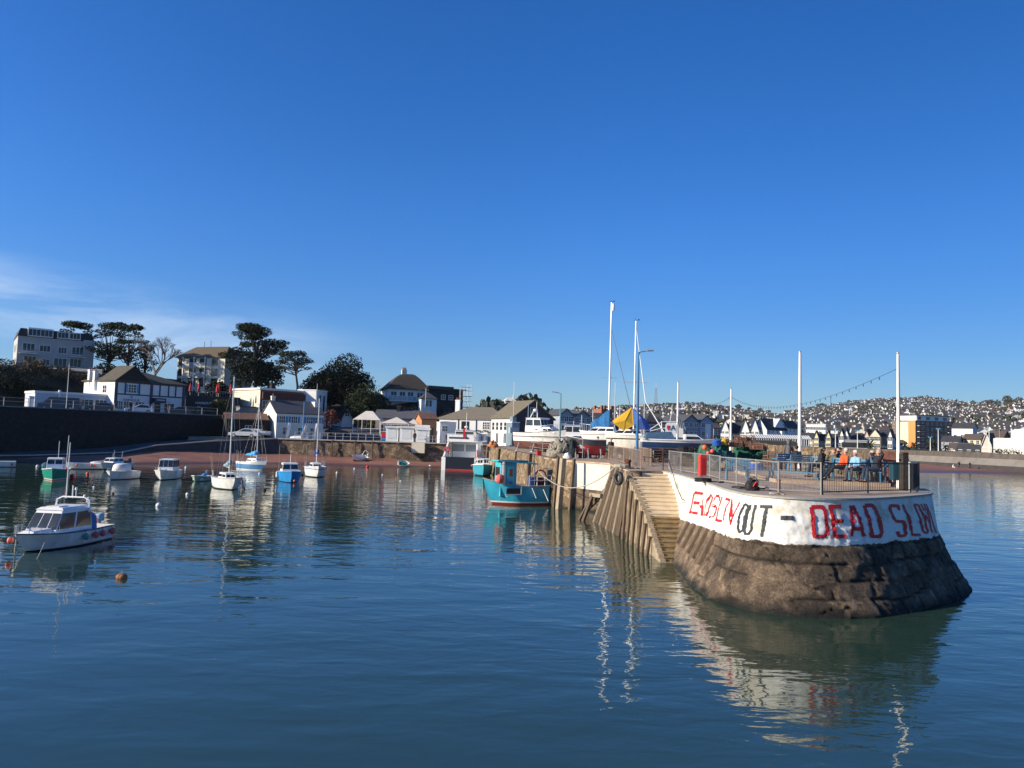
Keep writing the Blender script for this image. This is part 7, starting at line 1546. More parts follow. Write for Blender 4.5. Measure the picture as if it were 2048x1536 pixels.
# lamp posts and flagpoles
lamp('lamp_post', 'bright blue lamp post standing at the head of the pier steps', 1271.5, 48.6, DK, 10.8, mat('lamp_blue', (.03,.15,.33), .5), (.75,.1), .085)
lamp('lamp_post', 'teal lamp post among the laid up boats with arm to the left', 1117, 75, DK, 9.45, mat('lamp_teal', (.10,.26,.30), .5), (-.7,0), .09)
lamp('lamp_post', 'slender grey blue lamp post in front of the gabled warehouse', 1053, 92, DK, 9.2, mat('lamp_grey', (.2,.28,.33), .5), (.4,0), .07, head=False)
def flagpole(px, Y, ytop, lab, r=.06, m=WHITE):
    zt = D(px, ytop, Y).z; t = thing('flagpole', lab, 'flagpole', (X(px, Y, DZ), Y, DK), 0, 'white poles on the pier'); h = zt-DK
    MB().tube([(0,0,0),(0,0,h*.5),(0,0,h)], [r*1.25, r, r*.7], 9).build('pole', m, t); MB().lathe([(r*1.6,0),(r*1.6,.06)], (0,0,0), 10).build('base_plate', STEEL, t); MB().ball((0,0,h+.05), r*.9, (1,1,.8), 7).build('cap', STEEL, t); MB().tube([(r*1.1,0,.9),(r*1.3,0,h*.6),(r*.8,0,h-.05)], .008, 4).build('halyard', ROPE, t); return t
flagpole(1599, 51, 705, 'tall white pole standing behind the benches, third from the left', .10); flagpole(1797, 30.6, 708, 'white pole at the right end of the pier carrying the dark bin', .062); flagpole(1461, 80, 778, 'thin white pole behind the pots and nets', .10); flagpole(1354, 60, 765, 'white pole beside the lettered board', .08)
# string of bulbs
sl_ = thing('string_lights', 'string of bulbs hanging between the white poles', 'string lights', (0,0,0)); w_ = MB(); bl = MB()
def catn(a, b, sag, n): return [a.lerp(b, i/n)-Vector((0,0,4*sag*(i/n)*(1-i/n))) for i in range(n+1)]
Pa, Pb, Pc = D(1795.5,737,30.6), D(1462,793,80), D(1415,808,95)
c_ = catn(Pa, Pb, 1.35, 44); w_.tube(c_, .009, 4); c2_ = catn(Pb, Pc, .3, 12); w_.tube(c2_, .016, 4); w_.build('wire', BLACK, sl_)
for p in c_[2:-1]+c2_[1:-1]: bl.tube([p, p-Vector((0,0,.05)), p-Vector((0,0,.09)), p-Vector((0,0,.14))], [.014,.02,.028,.008], 6)
bl.build('bulbs', mat('bulb_glass', (.08,.09,.09), .2), sl_); o_ = MB().tube([c_[9], c_[9]-Vector((0,0,.35)), c_[9]-Vector((-.05,0,.55))], .012, 4).build('loose_end', BLACK, sl_)
# bin, timber post, notice board
bx = X(1792, 30.2, DZ); t = thing('litter_bin', 'dark teal litter bin fixed to the pole at the pier end', 'bin', (bx, 30.15, DK), 0); MB().loft([[(-.21,-.16,.38),(.21,-.16,.38),(.21,.16,.38),(-.21,.16,.38)],[(-.23,-.18,1.04),(.23,-.18,1.04),(.23,.18,1.04),(-.23,.18,1.04)]]).build('body', mat('bin_teal', (.012,.06,.085), .4, .15, 4), t, bevel=.02); MB().box(-.24,.24,-.19,.19,1.04,1.10).build('lid', BLACK, t); MB().box(-.05,.05,.16,.26,.3,1.0).build('bracket', STEEL, t)
px_ = X(1808, 29.8, DZ); t = thing('timber_post', 'thick dark timber post between the bin and the notice board', 'post', (px_, 29.8, DK), .1); MB().loft([[(-.14,-.14,-.05),(.14,-.14,-.05),(.14,.14,-.05),(-.14,.14,-.05)],[(-.12,-.13,1.5),(.13,-.12,1.5),(.12,.13,1.42),(-.13,.12,1.46)]]).build('post', mat('dark_timber', (.035,.028,.022), .95, .4, 5, .8, 12), t, bevel=.02); MB().tube([(-.2,0,1.2),(.2,0,1.2)], .035, 6).build('iron_pin', BLACK, t)
a_, b_ = deck_pt(1824,983), deck_pt(1838,977); t = thing('notice_board', 'grey back of a notice board fixed to the railing at the pier end', 'sign', a_, math.atan2(b_.y-a_.y, b_.x-a_.x)); Wn = (b_-a_).length; MB().box(.0,max(.42,Wn*.5),.06,.10,.12,1.12).build('board', mat('board_grey', (.42,.42,.40), .7, .06), t); MB().box(-.02,.03,.04,.12,0,1.14).build('frame', STEEL, t)
t = thing('iron_post', 'rusty dark iron bollard at the outer corner of the parapet end', 'bollard', (16.55, 31.0, DK), 0); MB().lathe([(.12,-.3),(.10,.3),(.16,.45),(.17,.55),(.08,.62)], (0,0,0), 9).build('post', DARK, t); MB().tube([(0,0,.4),(.15,-.2,.1),(.3,-.5,-.8),(.35,-.6,-1.5)], .035, 6).build('chain', BLACK, t)
# benches
def bench(px, Y, rz, w, lab, back=True, z=None, curved=False, src=None):
    z = DK if z is None else z; t = thing('bench', lab, 'bench', (X(px, Y, z), Y, z), math.radians(rz), 'blue painted benches on the pier'); s_ = MB()
    for i in range(4): s_.box(-w/2, w/2, -.22+i*.115, -.13+i*.115, .43, .46)
    s_.build('seat', LBLUE2, t)
    if back:
        s_ = MB()
        if curved: s_.tube([(-w/2,-.1,.62),(-w/2-.02,.2,.78),(0,.34,.88),(w/2+.02,.2,.78),(w/2,-.1,.62)], .03, 7); [s_.tube([(x_,.22,.44),(x_,.30,.84)], .02, 5) for x_ in (-w*.3,0,w*.3)]
        else: [s_.cbox((0,.26+i*.02,.56+i*.12), (w,.03,.09)) for i in range(4)]
        s_.build('backrest', LBLUE2, t)
    for sx in (-1,1):
        for sy in (-1,1):
            l = MB(); l.bar((sx*(w/2-.08), sy*.19, 0), (sx*(w/2-.1), sy*.17, .43 if sy < 0 or not back else .95), .06); l.build('leg', LBLUE2, t)
        if back and not curved: MB().bar((sx*(w/2-.06),-.2,.66),(sx*(w/2-.06),.24,.68),.05).build('armrest', LBLUE2, t)
    return t
PL = DK+.15
pf = MB(); pf.prism([(11.6,32.6),(16.2,32.0),(17.2,38.5),(19.2,47),(14,48),(12.2,40)], DZ, PL-.003); o_ = pf.build('raised_terrace', CONC, pier)
bench(1474, 34.0, 168, 1.1, 'blue bench with back seen through the fine barred railing'); bench(1587, 33.6, -38, 2.2, 'long blue backless bench behind the single railing panel', False)
bench(1523, 36, 10, 1.6, 'pale blue backless bench left of the long bench', False); bench(1559, 43, 200, .8, 'small blue seat left of the person in the grey coat', True, PL); bench(1597, 41.5, 190, 1.3, 'blue seat just behind the tall white pole', True, PL)
bench(1640, 36.3, -52, 1.3, 'blue bench under the person in the black beanie', True, PL); bench(1684, 34.2, -58, 1.4, 'blue bench under the person in the orange jacket', True, PL); bench(1714, 33.2, -40, .9, 'blue bench under the person in the light blue jacket', True, PL); bench(1752, 32.6, -60, .8, 'blue bench with curved back under the person holding hands behind the head', True, PL, True)
# lifebuoy cabinet
t = thing('lifebuoy_cabinet', 'tall red lifebuoy cabinet behind the fine barred railing', 'cabinet', (X(1404.5,36.2,DZ), 36.2, DK), .2); MB().loft([[(-.16,-.12,.05),(.16,-.12,.05),(.16,.12,.05),(-.16,.12,.05)],[(-.17,-.13,.95),(.17,-.13,.95),(.17,.13,.95),(-.17,.13,.95)],[(-.12,-.1,1.06),(.12,-.1,1.06),(.12,.1,1.06),(-.12,.1,1.06)]]).build('body', mat('cabinet_red', (.60,.05,.04), .45, .1, 4), t); MB().box(-.12,.12,-.14,-.125,.15,.85).build('door', RED, t); MB().bar((0,.1,0),(0,.1,.3),.08).build('stand', STEEL, t)
t = thing('iron_stub', 'short dark red iron stub post at the foot of the railing', 'bollard', deck_pt(1560,983), 0); MB().lathe([(.075,0),(.07,.36),(.085,.38),(.085,.42)], (0,.15,0), 9).build('post', REDDK, t)
# bag and ropes on the ledge outside the railing
def heap(name, label, cat, loc, rx, ry, rz, m, seed=0, rz_=0, amp=.2, fq=2.2, grp=None, n=28, part='cover'):
    t = thing(name, label, cat, loc, rz_, grp); b = MB()
    for j in range(n//2+1):
        ph = math.pi/2*j/(n//2)
        for i in range(n):
            a = 2*math.pi*i/n; d = Vector((math.cos(a)*math.cos(ph), math.sin(a)*math.cos(ph), math.sin(ph)))
            k = 1+amp*noise.noise(d*fq+Vector((seed*3.1,0,0)))+amp*.5*noise.noise(d*fq*3+Vector((seed,5,0)))+amp*.25*noise.noise(d*fq*8+Vector((seed,5,0)))
            b.v.append((d.x*rx*k*(.88 if ph < .1 else 1), d.y*ry*k*(.88 if ph < .1 else 1), max(0, d.z*rz*k)))
    for j in range(n//2):
        for i in range(n): b.f.append((j*n+i, j*n+(i+1) % n, (j+1)*n+(i+1) % n, (j+1)*n+i)); b.m.append(0)
    b.build(part, m, t, smooth=True); return t
bp_ = deck_pt(1503,981); t = heap('black_bag', 'black holdall with red trim resting on the ledge outside the railing', 'bag', bp_+Vector((0,-.05,.0)), .27, .22, .42, mat('black_nylon', (.012,.012,.014), .7, .3, 6, .6, 20), 2, .3, .25); MB().tube([(-.1,-.2,.15),(0,-.24,.32),(.1,-.2,.15)], .025, 5).build('red_trim', RED, t); MB().tube([(-.2,-.12,.3),(0,-.15,.5),(.2,-.12,.3)], .018, 5).build('handle', BLACK, t)
def coil(name, label, loc, r, n, m, th=.025, cat='rope', seed=0, h=.12, grp=None):
    t = thing(name, label, cat, loc, 0, grp); rnd = random.Random(seed); pts = []
    for i in range(n*10): a = i*.6283; k = r*(.55+.45*rnd.random()**.3); pts.append((math.cos(a)*k, math.sin(a)*k*.8, th+h*(i/(n*10))+rnd.uniform(0,.02)))
    MB().tube(pts, th, 5).build('coil', m, t); e = [(r,0,th),(r*1.8,-.1,th),(r*2.6,.1,th)]; MB().tube(e, th, 5).build('tail', m, t); return t
coil('rope_coil', 'black rope coil lying on the ledge below the railing corner', deck_pt(1406,965), .34, 5, DARK, .035, seed=1); coil('rope_coil', 'flattened dark rope lying beside the black holdall', deck_pt(1482,978), .35, 3, DARK, .03, seed=2, h=.03); coil('rope_coil', 'pale rope end lying by the post of the single railing panel', deck_pt(1548,989)+Vector((0,-.0,0)), .16, 3, ROPE, .014, seed=3, h=.02)
coil('rope_coil', 'grey mooring rope heaped at the edge above the tyre', deck_pt(1243,937), .45, 5, ROPE, .045, seed=4, h=.15)
t = thing('tyre_fender', 'black tyre hung from the top of the timber faced landing', 'tyre', (X(1238.5,39.2,3.1), 39.4, 3.08), math.radians(-62)); MB().tube([(math.cos(a)*.27, 0, math.sin(a)*.27) for a in [i*math.pi/10 for i in range(20)]], .11, 10, closed=True).build('tyre', DARK, t, smooth=True); MB().tube([(0,0,.3),(.05,.1,.55)], .02, 5).build('hanging_rope', ROPE, t)
hp_ = [D(1327,901,41), D(1333,906,40.6), D(1342,935,39.6), D(1351,966,37.6), D(1358,985,36.3), D(1364,998,35.6), D(1374,1003,35.2)]
t = thing('stair_handrail', 'thin dark iron handrail running down the white wall beside the steps', 'handrail', hp_[0]); MB().tube([p-hp_[0] for p in hp_], .022, 6).build('rail', BLACK, t)
MB().tube([hp_[0]-hp_[0], Vector((0,.05,-1.1))], .025, 6).build('newel', BLACK, t)
rp2 = [D(1341,930,39.6)+Vector((-.1,0,0)), D(1346,960,38.3), D(1352,975,37.2), D(1357,996,36), D(1366,1006,35.5), D(1372,1002,35.2)]
t = thing('hanging_rope', 'thin rope looped beside the stair handrail', 'rope', rp2[0]); MB().tube([p-rp2[0] for p in rp2], .016, 5).build('rope', ROPE, t)
def rope(label, a, b, sag, r=.022, m=ROPE):
    a, b = Vector(a), Vector(b); c = catn(a, b, sag, 22); t = thing('mooring_rope', label, 'rope', a); MB().tube([p-a for p in c], r, 6).build('rope', m, t)
rope('pale mooring rope running straight up from the fishing boat to the railing', D(1085,938,56.6), deck_pt(1166,919)+Vector((0,0,.05)), .12)
rope('long sagging mooring rope from the fishing boat to the rope heap on the landing', D(1077,942,56.4), deck_pt(1236,936)+Vector((-.1,0,.1)), 1.25, .03)
rope('dark sagging line under the long mooring rope', D(1108,968,55.8), Vector((5.6,47.6,1.4)), .3, .016, DARK)
rope('thin anchor rope from the near cruiser into the water', (-17.9,29.4,.5), (-17.6,28.4,-.1), .05, .014)
rope('line from the grounded boat up to the quay', (-22.2,114.2,1.3), (X(767,118),118,3.3), .15, .02)
# faint notice painted on the white wall
nb = MB()
for k, (x0, x1, y_) in enumerate(((380,400,632),(355,425,655),(365,415,672),(350,410,696),(350,405,718),(345,400,742),(350,395,765))): stroke(nb, [(x0,y_),(x1,y_+3)], 7, z1)
nb.build('faded_notice', mat('faded_notice', (.42,.42,.44), .8), pier, fix=False)
# nets, pots, tubs
NETG = mat('green_net', (.02,.10,.065), .9, .45, 7, .9, 30, col2=(.05,.20,.13)); NETG2 = mat('dark_green_net', (.008,.06,.04), .9, .4, 7, .9, 30, col2=(.02,.15,.09)); HOSE = mat('black_hose', (.012,.014,.016), .6, .3, 6); RUSTN = mat('rusty_pot_net', (.22,.09,.05), .9, .5, 6, .8, 25, col2=(.42,.20,.12)); POTW = mat('pot_frame', (.16,.10,.07), .8, .3)
def at_(px, Y): return (X(px, Y, DZ), Y, DK)
heap('net_heap', 'bright green fishing net heap left of the darker net', 'fishing net', at_(1392+20,45.5), .8, .7, 1.25, NETG, 3, 0, .42, 2.6, 'fishing nets'); heap('net_heap', 'tall green net heap draped behind the orange buoy', 'fishing net', at_(1440,47), .95, .8, 1.55, NETG, 5, .2, .42, 2.6, 'fishing nets'); heap('net_heap', 'long dark green net piled along the stack under the rusty pots', 'fishing net', at_(1497,48.5), 1.35, .8, 1.5, NETG2, 7, 0, .38, 2.6, 'fishing nets')
for i, (px_, z_, r_, m_, lab) in enumerate(((1409,1.33,.16,ORANGE,'orange buoy resting on the nets'),(1424,1.12,.14,PINKB,'faded pink buoy tucked between the nets'),(1416,1.0,.12,PINKB,'smaller pinkish buoy below the orange one'))):
    t = thing('net_float', lab, 'buoy', (*at_(px_,44.6)[:2], DK+z_), 0); MB().ball((0,0,0), r_, (1,1,1), 9).build('float', m_, t, smooth=True); MB().tube([(0,0,r_),(0,0,r_+.07)], .03, 6).build('eye', BLACK, t)
for i, (px_, Y_, z_, r_, h_, m_, lab) in enumerate(((1433,46.2,1.42,.32,.26,mat('tub_blue', (.02,.10,.42), .5),'dark blue plastic tub on top of the net heap'),(1448,46.4,1.50,.17,.30,YELLOW,'yellow tub on top of the net heap beside the blue one'),(1511,42.5,0,.42,.5,mat('tub_blue', (.02,.10,.42), .5),'low blue tub full of rope behind the railing'),(1481,43,0,.45,.55,mat('tub_brown', (.22,.15,.11), .7),'brown tub full of rope behind the railing'))):
    t = thing('tub', lab, 'tub', (*at_(px_,Y_)[:2], DK+z_), 0); MB().lathe([(r_*.8,0),(r_,h_*.9),(r_*1.06,h_*.9),(r_*1.06,h_),(r_*.95,h_),(r_*.93,h_*.8),(r_*.1,h_*.78)], (0,0,0), 14).build('body', m_, t)
    c_ = MB(); rnd = random.Random(i); c_.tube([(math.cos(k*.7)*r_*.7*rnd.uniform(.5,1), math.sin(k*.7)*r_*.7*rnd.uniform(.5,1), h_*.85+rnd.uniform(0,.18)) for k in range(26)], .035, 5); c_.build('contents', [ROPE, RUSTN][i % 2] if i > 1 else m_, t)
def pot(px, Y, z, rz, lab, w=.72, d=.5, h=.36):
    t = thing('lobster_pot', lab, 'lobster pot', (*at_(px,Y)[:2], DK+z), rz, 'lobster pots'); f = MB()
    for x_ in (-w/2, 0, w/2): f.tube([(x_,-d/2,0),(x_,-d/2,h*.6),(x_,-d*.25,h),(x_,d*.25,h),(x_,d/2,h*.6),(x_,d/2,0)], .022, 5)
    for y_, z_ in ((-d/2,0),(d/2,0),(-d/2,h*.6),(d/2,h*.6),(0,h)): f.tube([(-w/2,y_,z_),(w/2,y_,z_)], .022, 5)
    f.build('frame', POTW, t); n_ = MB()
    for k in range(9):
        q = k/9; n_.tube([(-w/2+w*q,-d/2,0),(-w/2+w*(q+.1),-d/2,h*.6),(-w/2+w*q,-d*.25,h),(-w/2+w*q,d*.25,h)], .011, 4)
    for k in range(5): n_.tube([(-w/2,-d/2-.005,h*.12*k+.03),(w/2,-d/2-.005,h*.12*k+.03)], .011, 4)
    n_.ball((0,0,h*.4), .2, (1.3,.8,.7), 6); n_.build('netting', RUSTN, t); return t
for i, (px_, Y_, z_, rz_, lab) in enumerate(((1470,47.8,1.42,.1,'rusty lobster pot, left one in the lower row on the nets'),(1488,47.9,1.42,-.1,'rusty lobster pot, middle of the lower row on the nets'),(1505,48,1.40,.1,'rusty lobster pot, right of the lower row on the nets'),(1478,48,1.76,0,'rusty lobster pot, left one of the top pair on the nets'),(1495,48.1,1.76,.12,'rusty lobster pot, right one of the top pair on the nets'),(1521,47.5,1.30,.3,'lobster pot at the right end of the net pile'),(1528,44.5,0,.2,'wire lobster pot standing on the deck beside the stone wall'))): pot(px_, Y_, z_, rz_, lab)
for i, (px_, Y_, z_, rz_, lab) in enumerate(((1512,46.8,1.28,-.2,'lobster pot tipped on the dark green net at its right end'),(1461,46.9,1.40,.5,'lobster pot at the left edge of the rusty stack'),(1536,45.5,0,-.3,'wire pot on the deck right of the blue rope tub'),(1538,45.6,.38,.1,'wire pot stacked on another right of the blue rope tub'),(1520,43.8,.0,.6,'wire pot lying in front of the dark green net'),(1496,43.6,.0,-.5,'wire pot between the two rope tubs'),(1465,43.8,.0,.3,'wire pot left of the brown rope tub'))): pot(px_, Y_, z_, rz_, lab)
heap('net_heap', 'pale green net spilling down in front of the tall green heap', 'fishing net', at_(1437,45.6), .75, .5, 1.15, mat('pale_green_net', (.04,.16,.11), .9, .45, 7, .9, 30, col2=(.09,.27,.19)), 23, .4, .35, 2.4, 'fishing nets'); heap('net_heap', 'dark green net hanging at the right end of the pile', 'fishing net', at_(1522,48), .6, .5, 1.35, NETG2, 27, .2, .35, 2.4, 'fishing nets'); heap('rope_heap', 'brown rope heap behind the railing left of the rope tubs', 'rope', at_(1455,44.2), .5, .4, .6, mat('brown_rope_heap', (.16,.12,.08), .95, .5, 8, .9, 25, col2=(.34,.27,.18)), 29, 0, .4, 3.4); heap('rope_heap', 'grey rope heap behind the railing right of the red cabinet', 'rope', at_(1425,43.5), .45, .4, .55, mat('grey_rope_heap', (.10,.10,.09), .95, .5, 8, .9, 25, col2=(.26,.25,.22)), 31, 0, .4, 3.4)
pw = thing('crate_stack', 'stack of weathered wire crates leaning by the parapet right of the nets', 'crates', at_(1549,46.0), .1)
for k in range(4):
    c_ = MB(); z_ = k*.30
    for j in range(4): c_.box(-.6,.6,-.32,-.30,z_+.02+j*.07,z_+.06+j*.07); c_.box(-.6,.6,.30,.32,z_+.02+j*.07,z_+.06+j*.07)
    for x_ in (-.6,-.2,.2,.58): c_.box(x_,x_+.03,-.335,-.315,z_,z_+.29)
    c_.box(-.6,.6,-.3,.3,z_,z_+.02); c_.build('crate', mat('crate_wood', (.30,.20,.13), .9, .3, 5), pw)
for i, px_ in enumerate((1368,1380,1391)): 
    t = coil('hose_coil', ['large black hose coil left of the green nets','black hose coil next to the green nets','black hose coil half behind the bright green net'][i], (*at_(px_,49)[:2], DK+.75), .42, 7, HOSE, .05, 'hose', 20+i, .45, 'black hose coils')
hpz = thing('pallet_stack', 'rusty brown pallets and sleepers stacked at the head of the steps', 'pallets', at_(1322,56), .05)
for k in range(6): c_ = MB(); [c_.box(-1.3,1.3,-.5+j*.26,-.34+j*.26,k*.19+.1,k*.19+.14) for j in range(4)]; [c_.box(x_,x_+.1,-.5,.5,k*.19,k*.19+.1) for x_ in (-1.3,-.05,1.2)]; c_.build('pallet', mat('brown_pallet', (.17,.09,.06), .9, .3, 4), hpz)
hh = thing('hose_shelf', 'long low stack of brown sleepers under the black hose coils', 'timber', (*at_(1380,49.3)[:2], DK), 0)
for k in range(4): MB().box(-1.1,1.1,-.35,.3,k*.18,k*.18+.165).build('sleeper', TIMBER, hh)
t = heap('pot_heap', 'grey brown heap of creels and rope at the pier edge above the fishing boat', 'fishing gear', at_(1122,61), 1.0, .9, 1.35, mat('creel_heap', (.16,.14,.10), .95, .5, 6, .9, 16, col2=(.40,.36,.28)), 11, 0, .4, 2.6); c_ = MB(); rnd = random.Random(4)
for k in range(14): a = rnd.uniform(0,6.28); c_.tube([(math.cos(a+q*.5)*rnd.uniform(.7,1.0), math.sin(a+q*.5)*.8-.1, .2+rnd.uniform(0,1.1)) for q in range(5)], .03, 5)
c_.build('loose_rope', ROPE, t)
t = heap('net_bundle', 'dark net bundle hanging at the right end of the creel heap', 'fishing net', at_(1143,60.5), .42, .4, 1.45, mat('dark_net', (.03,.04,.035), .95, .4, 8, .8, 20), 12, 0, .3, 3)
t = heap('white_sack', 'dirty white sack at the pier edge below the creel heap', 'sack', at_(1135,58.8), .35, .3, .45, DIRTY, 13, 0, .2, 3)
for px_, Y_, m_, lab in ((1290,57.5,REDDK,'dark red box beside the rusty railing at the stair head'),(1078,66,RED,'small red fuel can on the pier edge')): t = thing('box', lab, 'box', at_(px_,Y_), .2); MB().box(-.2,.2,-.15,.15,0,.4).build('body', m_, t, bevel=.02); MB().box(-.06,.06,-.05,.05,.4,.45).build('handle', BLACK, t)
t = heap('orange_net', 'orange net and rope pile at the far edge of the pier', 'fishing net', at_(986,99), .7, .6, .8, mat('orange_net', (.5,.18,.06), .9, .3, 6), 14, 0, .3, 3)
for i, (px_, Y_) in enumerate(((1258,44.5),(1252,45.2),(1256,43.9))): t = thing('iron_bollard', ['rusty mooring bollard, left of three by the rope heap','rusty mooring bollard, rear of three by the rope heap','rusty mooring bollard, front of three by the rope heap'][i], 'bollard', at_(px_,Y_), 0); MB().lathe([(.11,0),(.09,.3),(.15,.36),(.13,.45),(.05,.47)], (0,0,0), 9).build('post', mat('rusty_iron', (.12,.05,.03), .8, .3), t)
# ---------------------------------------------------------------- boats laid up on the hard
def cradle(b, z, n=3):
    for i in range(n):
        x = -b.L*.35+b.L*.65*i/(n-1)
        for sg in (1,-1): c = MB(); c.tube([(x, sg*b.B*.55, -z),(x, sg*b.hb(.45)*.8, .15)], .05, 6); c.box(x-.15,x+.15,sg*b.B*.55-.1,sg*b.B*.55+.1,-z,-z+.05); b.part('boat_stand', c, STEEL)
    b.part('keel_block', MB().box(-.5,.5,-.2,.2,-z,-b_draft), TIMBER)
def laid(name, lab, px, Y, hdg, L_, B, H, m, z, draft, **k):
    global b_draft
    b_draft = draft-.02; b = Boat(name, lab, 'boat', (X(px,Y,DZ), Y, DK+z), hdg, L_, B, H, m, draft, **k); cradle(b, z); return b
M1 = laid('motor_cruiser', 'white motor cruiser with wheelhouse and radar arch, furthest left of the laid up boats', 1083, 80, 318, 6.6, 2.6, 1.25, hullmat('hull_m1', (.80,.79,.74), (.16,.07,.06), .35, (.05,.03,.03), (.8,.9)), .75, .5, sheer=.4, rub=DARK, cockpit=(0,.35,.8))
M1.cabin(-.5,2.3,2.0,1.4,1.3,.55,.8,.1,.85,GEL,(('S',4),),.0,GEL,None,(.35,.75)); M1.cabin(-1.6,.7,1.9,1.7,1.35,1.45,.35,.05,.9,GEL,(('F',3),('S',2)),.12,GEL,None,(.45,.9),name='wheelhouse'); M1.part('radar_arch', MB().tube([(-1.2,-.6,2.8),(-1.0,-.35,3.5),(-1.0,.35,3.5),(-1.2,.6,2.8)], .05, 6), WHITE); M1.part('radar_dome', MB().lathe([(.2,0),(.25,.08),(.25,.2),(.12,.28)], (-1.0,0,3.55), 10), WHITE); M1.rail(.5,1.0,.6,STEEL,5,.02); M1.part('life_ring', MB().tube([(-1.7,-.3+math.cos(a)*.3,2.0+math.sin(a)*.3) for a in [i*.6283 for i in range(10)]], .07, 6, closed=True), BLACK); M1.part('mast', MB().tube([(-1.0,.2,3.5),(-1.0,.2,4.6)], .03, 5), WHITE)
M2 = laid('wheelhouse_boat', 'small boat with boxy white wheelhouse between the cruiser and the yacht', 1147, 84, 350, 4.6, 2.0, .9, hullmat('hull_m2', (.30,.30,.30), (.25,.05,.04), .2), .8, .35, rub=WHITE, cockpit=(0,.3,.8)); M2.cabin(-1.1,.9,1.6,1.5,.95,1.2,.15,.15,.92,WHITE,(('B',1),('F',1),('S',2)),.1,WHITE,None,(.4,.88))
M3 = laid('yacht', 'white yacht with turquoise bottom, blue sail cover and the tallest mast', 1208, 67, 163, 4.6, 2.3, 1.15, hullmat('hull_m3', (.80,.78,.72), (.08,.34,.38), .18, (.05,.05,.06), (.98,1.03)), .95, .5, sheer=.2, rub=WHITE, cockpit=(.02,.35,.7)); M3.cabin(-1.0,1.6,1.5,1.0,1.2,.45,.7,.1,.85,GEL,(('S',3),),.0,GEL,None,(.3,.8))
M3.mast(-.35,1.6,D(1216,605,67).z-DK-.95-1.6,.085,2.4,.55,spread=.40,spw=.7,spd=(-.96,-.28),stays=False); M3.part('sail_cover', MB().loft([[(-.42,-.3,1.75),(-.42,.3,1.75),(-.42,.1,3.3),(-.42,-.1,3.3)],[(0,-.35,1.7),(0,.35,1.7),(0,.12,3.0),(0,-.12,3.0)],[(.5,-.35,1.65),(.5,.35,1.65),(.5,.12,2.5),(.5,-.12,2.5)],[(.9,-.4,1.5),(.9,.4,1.5),(.9,.2,2.4),(.9,-.2,2.4)],[(1.25,-.35,1.5),(1.25,.35,1.5),(1.25,.15,2.0),(1.25,-.15,2.0)]]), mat('cover_blue_bright', (.02,.15,.36), .85, .25, 6, .8, 7)); M3.part('forestay_foil', MB().tube([(-.38,0,D(1216,655,67).z-DK-.95),(-2.9,.3,1.3)], .035, 5), mat('foil_grey', (.16,.20,.25), .6)); M3.part('radar_reflector', MB().ball((-.55,0,D(1216,615,67).z-DK-.95), .16, (1,1,2.4), 7), WHITE); M3.rail(.75,1.0,.6,STEEL,3,.018,name='pulpit')
M4 = laid('yacht', 'cream yacht with black stripe under the yellow and blue tarpaulin', 1260, 62.5, 165, 4.4, 2.3, 1.15, hullmat('hull_m4', (.74,.70,.60), (.20,.19,.18), .1, (.03,.03,.03), (.82,.92)), .8, .5, sheer=.18, rub=WHITE, cockpit=(.02,.35,.7)); M4.cabin(-1.0,1.5,1.5,1.0,1.2,.42,.6,.1,.85,GEL,(('S',3),),.0,GEL,None,(.3,.8)); hM4 = D(1262,642,62.5).z-DK-.8
M4.mast(-.25,1.55,hM4-1.55,.075,None,spread=.44,spw=1.05,spd=(-.96,-.28),stays=False); M4.part('furled_sail', MB().tube([(-.32,0,hM4-.6),(-1.2,.1,4.0),(-2.9,.1,1.25)], [.03,.05,.06], 6), GEL)
az = D(1262,814,62.5).z-DK-.8; tp_ = MB(); tb_ = MB(); P_ = lambda x, y, z: (x, y, z)
tp_.plate([(-.1,0,az),(.75,.85,az-1.15),(1.75,.9,az-1.45),(1.75,.55,az-1.2)], .02); tp_.plate([(-.1,0,az),(.1,1.0,az-1.55),(.95,1.1,az-2.0),(1.75,.9,az-1.45),(.75,.85,az-1.15)], .02)
tb_.plate([(-.1,.01,az),(-.6,.8,az-.9),(-.9,1.1,az-1.9),(.1,1.02,az-1.6)], .02); tb_.plate([(-.1,0,az),(-1.3,.2,az-1.1),(-1.5,1.0,az-1.9),(-.9,1.1,az-1.9),(-.6,.8,az-.9)], .02); tb_.plate([(-.1,-.02,az),(1.6,-.8,az-1.5),(-1.4,-.9,az-1.8),(-1.3,.18,az-1.1)], .02)
tc_ = thing('tarpaulin', 'yellow and blue tarpaulin stretched like a tent over the cream yacht', 'tarpaulin', M4.root.location, math.radians(190)); tp_.build('yellow_panel', YELLOW, tc_); tb_.build('blue_panel', mat('tarp_blue', (.09,.16,.42), .75, .15, 3, .3, 8), tc_)
M5 = laid('open_boat', 'grey boat with bright red bottom paint behind the pale railing panel', 1170, 61, 188, 3.2, 1.5, .85, hullmat('hull_m5', (.10,.10,.10), (.55,.05,.05), .38), .65, .4, rub=DIRTY, cockpit=(0,.7,.85))
M6 = laid('day_boat', 'navy hulled boat with white gunwale and low cabin beside the lettered board', 1356, 57.5, 356, 5.6, 1.9, .95, hullmat('hull_m6', (.02,.05,.12), (.015,.02,.03), .1, (.76,.76,.74), (.78,1.6)), .72, .4, sheer=.15, rub=WHITE, rub_r=.05, cockpit=(0,.35,.8)); M6.cabin(.3,2.0,1.3,.8,.95,.42,.6,.15,.85,WHITE,(('S',1),),.0,WHITE,None,(.25,.75)); M6.part('boat_cover', MB().loft([[(-2.6,-.85,.95),(-.3,-.85,.95),(-.3,.85,.95),(-2.6,.85,.95)],[(-2.4,-.5,1.5),(-.6,-.5,1.6),(-.6,.5,1.6),(-2.4,.5,1.5)]]), mat('cover_slate_blue', (.04,.09,.16), .85, .2, 3, .4, 8))
